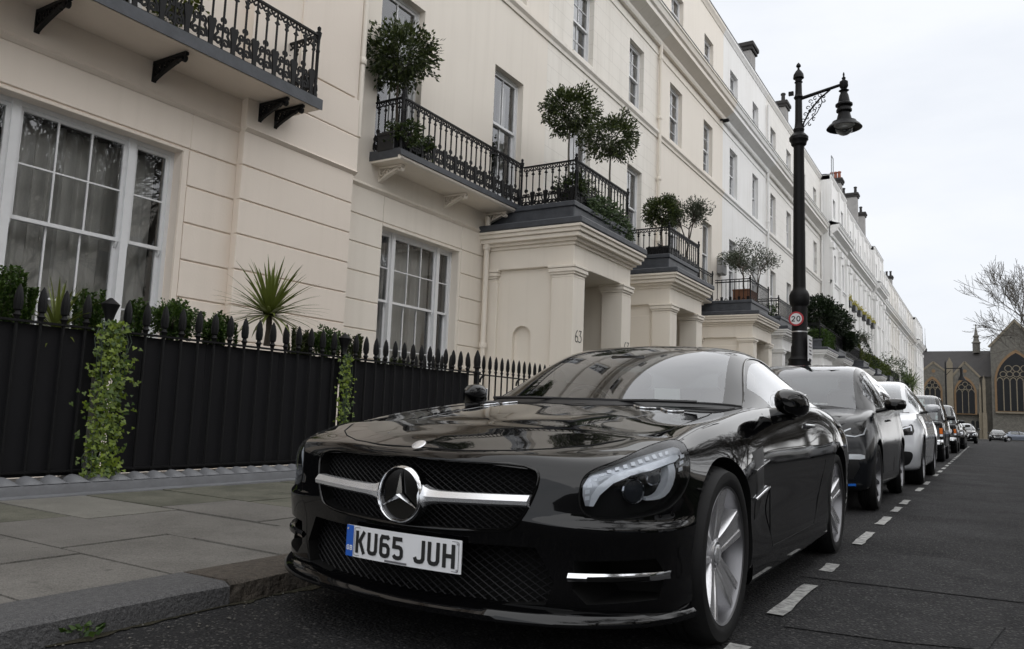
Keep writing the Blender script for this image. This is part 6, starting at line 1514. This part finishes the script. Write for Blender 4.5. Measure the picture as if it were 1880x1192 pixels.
def gen_car(label, x, y, p, group='cars parked along the kerb', rz=0., z=0., name='parked_car', cat='car'):
    """car from a parameter table: body loft, wheel arches, glasshouse, lamps, mirrors, wheels; nose at y=0, +y to the tail"""
    t = thing(name, label, cat, (x, y, z), rz, group=group); w = p['w']; L = p['L']; hz = lambda v: ip(p['hood'], v); ez = lambda v: ip(p['edge'], v); lo = p.get('low', .22); ST = []
    nd, pw, top = p.get('nose', (.32, 3.0, .12)); zn = p['edge'][0][1]; sq = p.get('round', .9)
    for f in (0, .3, .55, .74, .87, .95):
        yy = nd * f ** pw; m_ = w * f * .985; e = (m_ * sq, yy + top, ez(yy + top)); c0 = .16 + .1 * f + top + yy * .55
        J = [(0, c0, hz(c0))] + [(e[0] * a, c0 + (e[1] - c0) * g_, hz(c0 + (e[1] - c0) * g_) - (hz(c0 + (e[1] - c0) * g_) - e[2]) * (a ** 2.5 * .8 if f else 0)) for a, g_ in ((.42, .3), (.74, .62), (.9, .87))]
        ST.append(J + [e, (m_ * (sq + 1) / 2, yy + top * .55, (e[2] - .04) * .8 + .5 * .2), (m_, yy + .01, .52), (m_ * .99, yy + .03, .36), (m_ * .96, yy + .06, lo), (m_ * .85, yy + .1, lo - .04), (0, yy + .12, lo - .04)])
    y0 = nd + top + .12; ys = [y0 + (L - .45 - y0) * k / 8 for k in range(9)]
    for v in ys:
        e = ez(v); xe = ip(p['ex'], v) * w; z0 = hz(v); mz = p.get('mz', .62)
        ST.append([(0, v, z0), (xe * .4, v, z0 - .003), (xe * .7, v, z0 * .65 + e * .35), (xe * .88, v, z0 * .25 + e * .75), (xe, v, e), (xe * .45 + w * .55, v, e * .7 + mz * .3), (w * ip(p.get('mx', [(0, 1)]), v), v, mz), (w * .985, v, .40), (w * .965, v, lo), (w * .85, v, lo - .05), (0, v, lo - .05)])
    for k, v, c0 in ((.93, L - .22, L - .40), (.66, L - .08, L - .32), (.33, L - .02, L - .26), (0, L, L - .22)):
        e = ez(L); xe = w * .82 * k; z0 = hz(L - .3)
        ST.append([(0, c0, z0), (xe * .4, c0 * .7 + v * .3, z0 - .003), (xe * .7, c0 * .4 + v * .6, z0 * .6 + e * .4 - .004), (xe * .88, c0 * .15 + v * .85 - .01, e), (xe, v - .01, e - .02), (w * .92 * k, v, e * .7 + .18), (w * .98 * k, v + .01, .6), (w * .97 * k, v, .40), (w * .93 * k, v - .04, lo), (w * .8 * k, v - .08, lo - .04), (0, v - .1, lo - .04)])
    S = loft_body(ST, 4, 4); body = bm_obj(bm_from(S, close=False), 'body', [p['m'], M_under], t, 35); raw = Surf(body.data)
    wr = p['wr']; ar = wr + p.get('gap', .035)
    cut = [MB().lathe([(ar, .5 * s_ if s_ > 0 else -1.4), (ar, 1.4 if s_ > 0 else -.5)], (0, a, wr), 40, 'x') for a in (p['fo'], p['fo'] + p['wb']) for s_ in (1, -1)]
    boolean_cut(body, cut)
    ya_, yb_ = p['top'][0][0] + p['top'][0][3] + .12, p['top'][-1][0] - .3; bm = bmesh.new(); bm.from_mesh(body.data)      # open the cabin under the glass
    bmesh.ops.delete(bm, geom=[f for f in bm.faces if ya_ < f.calc_center_median().y < yb_ and abs(f.calc_center_median().x) < w * .76 and f.calc_center_median().z > .75 and f.normal.z > .5], context='FACES'); bm.to_mesh(body.data); bm.free(); body.data.set_sharp_from_angle(angle=R(32))
    # glasshouse
    T = np.array([[(0, r[0], r[1]), (r[2] * .55, r[0] + r[3] * .25, r[1] - .006), (r[2] * .9, r[0] + r[3] * .75, r[1] - .028), (r[2], r[0] + r[3], r[1] - r[4]), (r[5], r[6], r[7])] for r in p['top']], float)
    Q = spline(T, 5); nr = len(Q) - 1; iW, iR = p['rows']; iW *= 5; iR *= 5
    def sheet(nm, m, i0, i1, j0, j1, ss=(1, -1)):
        b = MB()
        for s_ in ss: b.grid([[(s_ * v[0], v[1], v[2]) for v in r] for r in G[i0:i1 + 1, j0:j1 + 1]])
        bm = bmesh.new(); bm.from_mesh(b.mesh('x')); bmesh.ops.remove_doubles(bm, verts=bm.verts, dist=.0005); bmesh.ops.recalc_face_normals(bm, faces=bm.faces); return bm_obj(bm, nm, m, t, 40)
    G = spline(Q[:, :4].transpose(1, 0, 2), 4).transpose(1, 0, 2); rm = p.get('roofm', p['m'])
    sheet('windscreen', M_cglass, 1, iW, 0, 8); sheet('scuttle', M_plas, 0, 1, 0, 12); sheet('roof', rm, iW, iR, 0, 12); sheet('rear_window', M_cglass, iR, nr, 0, 8)
    for s_ in (1, -1): sheet('pillar', p.get('pilm', p['m']), 1, iW, 8, 12, (s_,)); sheet('pillar', p['m'], iR, nr, 8, 12, (s_,))
    ed, bt = Q[:, 3], Q[:, 4]; G = np.array([[ed[i] * (1 - u) + bt[i] * u + np.array([.02 * math.sin(u * math.pi), 0, 0]) for u in (0, .1, .4, .7, .95, 1)] for i in range(nr + 1)])
    a, c = p['side']; ib = int((a + c) / 2 * 5)
    for s_ in (1, -1):
        sheet('side_window', M_cglass, int(a * 5), ib - 1, 1, 4, (s_,)); sheet('side_window', M_cglass, ib + 1, int(c * 5), 1, 4, (s_,)); sheet('door_pillar', M_gloss, ib - 1, ib + 1, 0, 5, (s_,))
        sheet('pillar', p.get('pilm', p['m']), 0, int(a * 5), 0, 5, (s_,)); sheet('pillar', p['m'], int(c * 5), nr, 0, 5, (s_,)); sheet('roof_rail', p.get('railm', p['m']), int(a * 5), int(c * 5), 0, 1, (s_,)); sheet('belt_trim', M_gloss, int(a * 5), int(c * 5), 4, 5, (s_,))
    # dark cabin block, seat backs and wheel
    cb = p['top']; yA = cb[0][0] + .3; yB = cb[-1][0] - .3; zb = cb[0][1]
    MB().box(-w * .75, w * .75, yA - .25, yB, .45, .62).build('cabin_floor', M_int, t); MB().prism([(yA - .3, .6), (yA - .3, zb - .05), (yA + .15, zb - .02), (yA + .22, zb - .12), (yA + .2, .6)], -w * .76, w * .76, 'x').build('dashboard', M_int, t, 40); MB().box(-w * .75, w * .75, yB - .5, yB + .1, .6, zb - .03).build('rear_shelf', M_int, t)
    for s_ in (1, -1): b = MB(); b.bev(s_ * .38 - .22, s_ * .38 + .22, yA + .95, yA + 1.08, .6, zb + .24, .05); b.bev(s_ * .38 - .1, s_ * .38 + .1, yA + 1.0, yA + 1.08, zb + .24, zb + .38, .03); b.build('seat', M_seat, t)
    MB().tube([(.38 * -1 + .17 * math.cos(k * math.pi / 10), yA + .35, zb + .02 + .16 * math.sin(k * math.pi / 10)) for k in range(21)], .014, 5, False).build('steering_wheel', M_int, t)
    for nm, ang, poly, m, off, sm_ in p.get('decals', ()):
        pts = smoothpoly(poly, 3) if sm_ else poly
        for mir in ((False, True) if nm[0] == '2' else (False,)): raw.sheet(nm.lstrip('2'), pts, ang, m, t, off, .05, .012 if off > .003 else 0, mirror=mir)
    mp_ = p['mirror']
    for s_ in (1, -1):
        P = []
        for dy, k in ((-.08, .3), (-.06, .7), (-.02, .95), (.03, 1.0), (.06, .95)): r_ = [(s_ * (mp_[0] + .11 * k * math.copysign(abs(math.cos(a_)) ** .7, math.cos(a_))), mp_[1] + dy, mp_[2] + .065 * k * math.copysign(abs(math.sin(a_)) ** .7, math.sin(a_))) for a_ in [i * math.pi / 6 for i in range(12)]]; P.append(r_ + [r_[0]])
        b = MB().grid(P); b.add(P[-1][:12], [tuple(range(12))]); b.add(P[0][:12], [tuple(range(12))]); mo = b.build('door_mirror', p.get('mirm', p['m']), t, 50); MB().tube([(s_ * (w * .92), mp_[1] + .02, mp_[2] - .08), (s_ * mp_[0], mp_[1] + .01, mp_[2] - .03)], .022, 6).build('mirror_arm', M_plas, mo)
    for a_ in (p['fo'], p['fo'] + p['wb']):
        for s_ in (1, -1): wheel(t, s_ * (w - .015), a_, wr, p['rim'], p['ws'], p.get('tw', .22), s_, p.get('wm'))
    if p.get('seams'):
        for path in p['seams']:
            for mir in (False, True): raw.line('panel_gap', path, R(90), M_under, t, .003, -.0006, mir)
    for zz in (.80,):
        for v in p.get('handles', ()):
            for s_ in (1, -1): h = raw.drop(v, p.get('hz', .85), R(90), .012); MB().tube([(s_ * h.x, v - .09, h.z), (s_ * (h.x + .012), v, h.z), (s_ * h.x, v + .09, h.z)], .012, 6).build('door_handle', p['m'], t)
    return t, raw
M_blue = mat('blue_accent', (.02, .18, .75), .35, coat=.5); M_ltrim = mat('satin_trim', (.42, .44, .46), .35, .8)
I3 = dict(w=.885, L=4.0, fo=.72, wb=2.57, wr=.345, rim=.255, ws='multi', tw=.17, wm=M_alloyd, m=M_dark, nose=(.26, 2.8, .16), round=.82, mz=.66, low=.24,
    hood=[(0, .82), (.2, .88), (.5, .97), (.85, 1.035), (1.0, 1.04), (4, 1.06)], edge=[(0, .80), (.3, .88), (.7, .98), (1.0, 1.02), (2, 1.05), (3, 1.13), (4, 1.15)], ex=[(0, .84), (1, .88), (3, .9), (4, .86)],
    top=[(.78, 1.03, .70, .28, .02, .80, 1.0, 1.0), (.98, 1.17, .66, .24, .04, .81, 1.22, 1.03), (1.20, 1.32, .62, .20, .05, .815, 1.42, 1.04), (1.46, 1.47, .585, .14, .06, .82, 1.62, 1.05), (1.80, 1.555, .575, .06, .07, .825, 1.85, 1.055), (2.3, 1.58, .575, 0, .075, .83, 2.3, 1.06), (2.9, 1.565, .575, 0, .08, .83, 2.8, 1.12), (3.4, 1.50, .58, -.06, .08, .82, 3.25, 1.14), (3.85, 1.16, .62, -.1, .04, .78, 3.6, 1.15)], rows=(4, 7), side=(1.6, 6.6), roofm=M_gloss, railm=M_gloss, pilm=M_gloss, mirm=M_gloss, mirror=(1.0, 1.05, 1.09), handles=(1.9,), hz=.92,
    seams=[[(1.12, 1.0), (1.1, .7), (1.15, .36), (2.2, .34), (2.35, .7), (2.3, 1.05)]],
    decals=[('bonnet_panel', 0, [(-.54, .81), (-.62, .87), (-.66, .95), (-.62, 1.005), (0, 1.03), (.62, 1.005), (.66, .95), (.62, .87), (.54, .81), (0, .80)], M_gloss, .003, False),
            ('2headlamp', R(28), [(.52, .735), (.55, .80), (.76, .87), (.93, .90), (.955, .86), (.89, .775), (.72, .725)], M_gloss, .004, False), ('2lamp_strip', R(28), [(.60, .742), (.64, .79), (.72, .82), (.72, .808), (.66, .785), (.635, .755), (.74, .742), (.83, .768), (.885, .83), (.895, .83), (.845, .76), (.74, .732)], M_ltrim, .007, False), ('2lamp_eye', R(28), [(.72, .77), (.76, .765), (.79, .78), (.80, .81), (.77, .825), (.735, .81)], M_plas, .0075, True),
            ('2grille_kidney', 0, [(.02, .63), (.03, .75), (.33, .745), (.38, .70), (.36, .64)], M_gloss, .005, True),
            ('bumper_panel', 0, [(-.70, .33), (-.76, .45), (-.74, .585), (-.5, .60), (.5, .60), (.74, .585), (.76, .45), (.70, .33), (.3, .27), (-.3, .27)], M_plas, .004, False),
            ('2bumper_bar', R(22), [(.42, .52), (.42, .56), (.78, .57), (.82, .56), (.82, .53), (.78, .52)], M_ltrim, .014, False), ('2blue_strip', R(22), [(.42, .258), (.42, .276), (.74, .284), (.74, .266)], M_blue, .014, False)])
gen_car('dark grey two-tone electric hatchback parked second in the row', -1.82, 8.1, I3)
MX = dict(w=.99, L=5.03, fo=.93, wb=2.965, wr=.37, rim=.27, ws='multi', tw=.26, m=M_wcar, nose=(.36, 2.6, .18), round=.84, mz=.72, low=.26, wm=M_alloy,
    hood=[(0, .86), (.2, .93), (.6, 1.03), (1.1, 1.10), (1.4, 1.11), (5, 1.12)], edge=[(0, .83), (.4, .93), (.9, 1.03), (1.5, 1.09), (3, 1.13), (4, 1.15), (5, 1.12)], ex=[(0, .86), (1, .86), (3, .88), (5, .82)],
    top=[(1.05, 1.09, .76, .34, .02, .88, 1.3, 1.07), (1.35, 1.26, .72, .26, .04, .885, 1.6, 1.09), (1.7, 1.43, .67, .2, .05, .89, 1.95, 1.10), (2.1, 1.57, .63, .14, .06, .895, 2.3, 1.11), (2.55, 1.65, .61, .06, .07, .9, 2.6, 1.12), (3.1, 1.67, .61, 0, .075, .9, 3.1, 1.13), (3.8, 1.60, .61, 0, .07, .89, 3.7, 1.14), (4.4, 1.42, .62, -.05, .06, .86, 4.2, 1.15), (4.8, 1.2, .66, -.1, .03, .82, 4.5, 1.14)], rows=(4, 7), side=(1.5, 6.8), roofm=M_gloss, mirror=(1.08, 1.45, 1.17), handles=(2.3, 3.3), hz=.95, mirm=M_wcar,
    seams=[[(1.5, 1.05), (1.45, .8), (1.5, .4), (2.6, .38), (2.7, 1.1)]],
    decals=[('2headlamp', R(32), [(.60, .735), (.62, .775), (.80, .85), (.97, .90), (1.0, .885), (.985, .80), (.93, .745), (.75, .73)], M_gloss, .004, False), ('2lamp_strip', R(32), [(.62, .76), (.80, .836), (.95, .88), (.96, .865), (.94, .80), (.92, .80), (.935, .855), (.80, .82), (.63, .75)], M_led, .007, False),
            ('2corner_intake', R(28), [(.66, .31), (.62, .40), (.66, .47), (.86, .50), (.90, .46), (.88, .36), (.84, .31)], M_plas, .004, True), ('lower_intake', 0, [(-.5, .27), (-.55, .36), (.55, .36), (.5, .27)], M_plas, .004, False), ('nose_bar', 0, [(-.30, .735), (-.34, .755), (.34, .755), (.30, .735)], M_chrome, .006, False)])
gen_car('white electric SUV parked third in the row with domed windscreen', -1.80, 12.55, MX)
RR = dict(w=.90, L=4.45, fo=.78, wb=2.54, wr=.37, rim=.21, ws='disc', tw=.22, m=M_black, nose=(.10, 4.0, .06), round=.97, mz=.85, low=.36, gap=.07, wm=M_alloy,
    hood=[(0, 1.03), (.2, 1.06), (.6, 1.075), (1.3, 1.09), (5, 1.1)], edge=[(0, 1.02), (.4, 1.04), (1.3, 1.07), (3, 1.09), (4.5, 1.08)], ex=[(0, .95), (1, .95), (3, .95), (5, .93)],
    top=[(1.35, 1.09, .80, .06, .02, .85, 1.45, 1.07), (1.5, 1.27, .78, .05, .03, .855, 1.6, 1.075), (1.68, 1.46, .75, .05, .04, .86, 1.75, 1.08), (1.85, 1.63, .72, .05, .05, .86, 1.9, 1.085), (2.05, 1.76, .70, .03, .06, .86, 2.1, 1.09), (2.8, 1.79, .70, 0, .06, .86, 2.8, 1.09), (3.6, 1.79, .70, 0, .06, .86, 3.5, 1.09), (4.2, 1.75, .70, -.03, .06, .86, 4.1, 1.09), (4.36, 1.15, .78, -.05, .03, .85, 4.25, 1.09)], rows=(4, 7), side=(1.5, 6.8), mirror=(1.02, 1.5, 1.16), mirm=M_plas, handles=(2.0, 2.9), hz=.95,
    decals=[('grille', 0, [(-.50, .66), (-.50, .92), (.50, .92), (.50, .66)], M_plas, .005, False), ('2headlamp', 0, [(.56 + .105 * math.cos(i * math.pi / 8) + .08, .80 + .105 * math.sin(i * math.pi / 8)) for i in range(16)], M_led, .008, False), ('2indicator', R(25), [(.765, .73), (.765, .88), (.85, .88), (.85, .73)], M_amber, .012, False), ('2side_lamp', R(25), [(.765, .66), (.765, .72), (.85, .72), (.85, .66)], M_led, .010, False), ('bumper', 0, [(-.86, .46), (-.86, .58), (.86, .58), (.86, .46)], M_chrome, .03, False)])
gen_car('boxy black off-roader with orange corner lamp, fourth in the row', -1.83, 22.75, RR); gen_car('second boxy black off-roader behind the first, fifth in the row', -1.80, 32.2, RR)
SD = dict(w=.945, L=5.1, fo=.88, wb=3.0, wr=.345, rim=.25, ws='multi', tw=.24, m=M_black, nose=(.34, 2.8, .12), round=.88, mz=.68, low=.22,
    hood=[(0, .80), (.2, .87), (.6, .94), (1.3, 1.01), (1.6, 1.02), (4.2, 1.04), (5.1, 1.0)], edge=[(0, .77), (.4, .85), (1.0, .93), (1.6, .97), (3, 1.0), (4.2, 1.02), (5.1, .97)], ex=[(0, .86), (1, .87), (3, .88), (5, .82)],
    top=[(1.4, 1.01, .72, .3, .02, .84, 1.6, .97), (1.65, 1.15, .68, .24, .04, .845, 1.85, .98), (1.95, 1.29, .63, .18, .05, .85, 2.1, .985), (2.25, 1.40, .60, .12, .06, .85, 2.35, .99), (2.6, 1.47, .58, .04, .07, .855, 2.6, 1.0), (3.1, 1.49, .58, 0, .07, .86, 3.05, 1.0), (3.6, 1.44, .59, 0, .07, .85, 3.45, 1.01), (4.0, 1.28, .62, -.05, .06, .84, 3.8, 1.02), (4.4, 1.05, .66, -.1, .03, .80, 4.1, 1.02)], rows=(4, 6), side=(1.6, 6.5), mirror=(1.03, 1.75, 1.06), handles=(2.6, 3.5), hz=.84, roofm=M_black,
    decals=[('grille', 0, [(-.36, .45), (-.44, .70), (.44, .70), (.36, .45)], M_satin, .012, False), ('grille_mesh', 0, [(-.32, .475), (-.39, .68), (.39, .68), (.32, .475)], M_plas, .02, False), ('grille_bar', 0, [(-.37, .56), (-.38, .585), (.38, .585), (.37, .56)], M_satin, .03, False), ('2headlamp', R(32), [(.62, .62), (.61, .68), (.72, .735), (.92, .79), (.95, .76), (.90, .67), (.76, .62)], M_led, .005, False), ('2headlamp_dark', R(32), [(.68, .635), (.74, .70), (.86, .72), (.84, .66), (.76, .63)], M_gloss, .010, False), ('lower_intake', 0, [(-.6, .27), (-.62, .36), (.62, .36), (.6, .27)], M_plas, .006, False), ('bumper_chrome', 0, [(-.64, .385), (-.64, .40), (.64, .40), (.64, .385)], M_chrome, .012, False)])
gen_car('black saloon with broad silver grille, sixth in the row', -1.76, 40.1, SD); gen_car('dark saloon just visible behind the silver-grilled one', -1.5, 66, SD, z=ground_z(68))
SD2 = dict(SD, m=M_scar); SDW = dict(SD, m=M_wcar)
LED2 = mat('lit_headlamp', (.9, .9, .9), .3); 
gen_car('dark saloon facing down the street at the far junction', 1.2, 112, dict(SD, m=M_dark), 'cars at the far junction', z=FZ * .8)
VAN = dict(RR, m=M_scar, L=4.8, w=.93, fo=.85, wb=2.9, decals=[], mz=.8, low=.25, gap=.04, wr=.33, rim=.2, roofm=M_scar)
gen_car('grey van parked side-on before the church', -2.2, 133, VAN, 'cars at the far junction', rz=R(90), z=FZ, name='parked_van', cat='van')
gen_car('grey estate parked side-on to the right of the van', 6.6, 132.5, SD2, 'cars at the far junction', rz=R(90), z=FZ)
gen_car('dark car entering at the right picture edge', 4.6, 96, dict(SD, m=M_dark), 'cars at the far junction', rz=0, z=ground_z(97))
gen_car('white estate parked across the road, mirrored in the black paint', 6.3, 8.5, dict(MX, roofm=M_wcar), 'cars parked across the road', rz=math.pi)
gen_car('silver saloon parked across the road, seen only in reflections', 6.2, 1.5, SD2, 'cars parked across the road', rz=math.pi); gen_car('dark saloon parked across the road, seen only in reflections', 6.2, 20, dict(SD, m=M_dark), 'cars parked across the road', rz=math.pi)

for i, (yy, pp, lb) in enumerate(((29, SD2, 'silver saloon'), (36, MX, 'white SUV'), (43.5, SD, 'black saloon'), (51, I3, 'dark hatchback'), (58, SD2, 'second silver saloon'))):
    gen_car(lb + ' parked farther along across the road, seen only in reflections', 6.2, yy, pp, 'cars parked across the road', rz=math.pi)
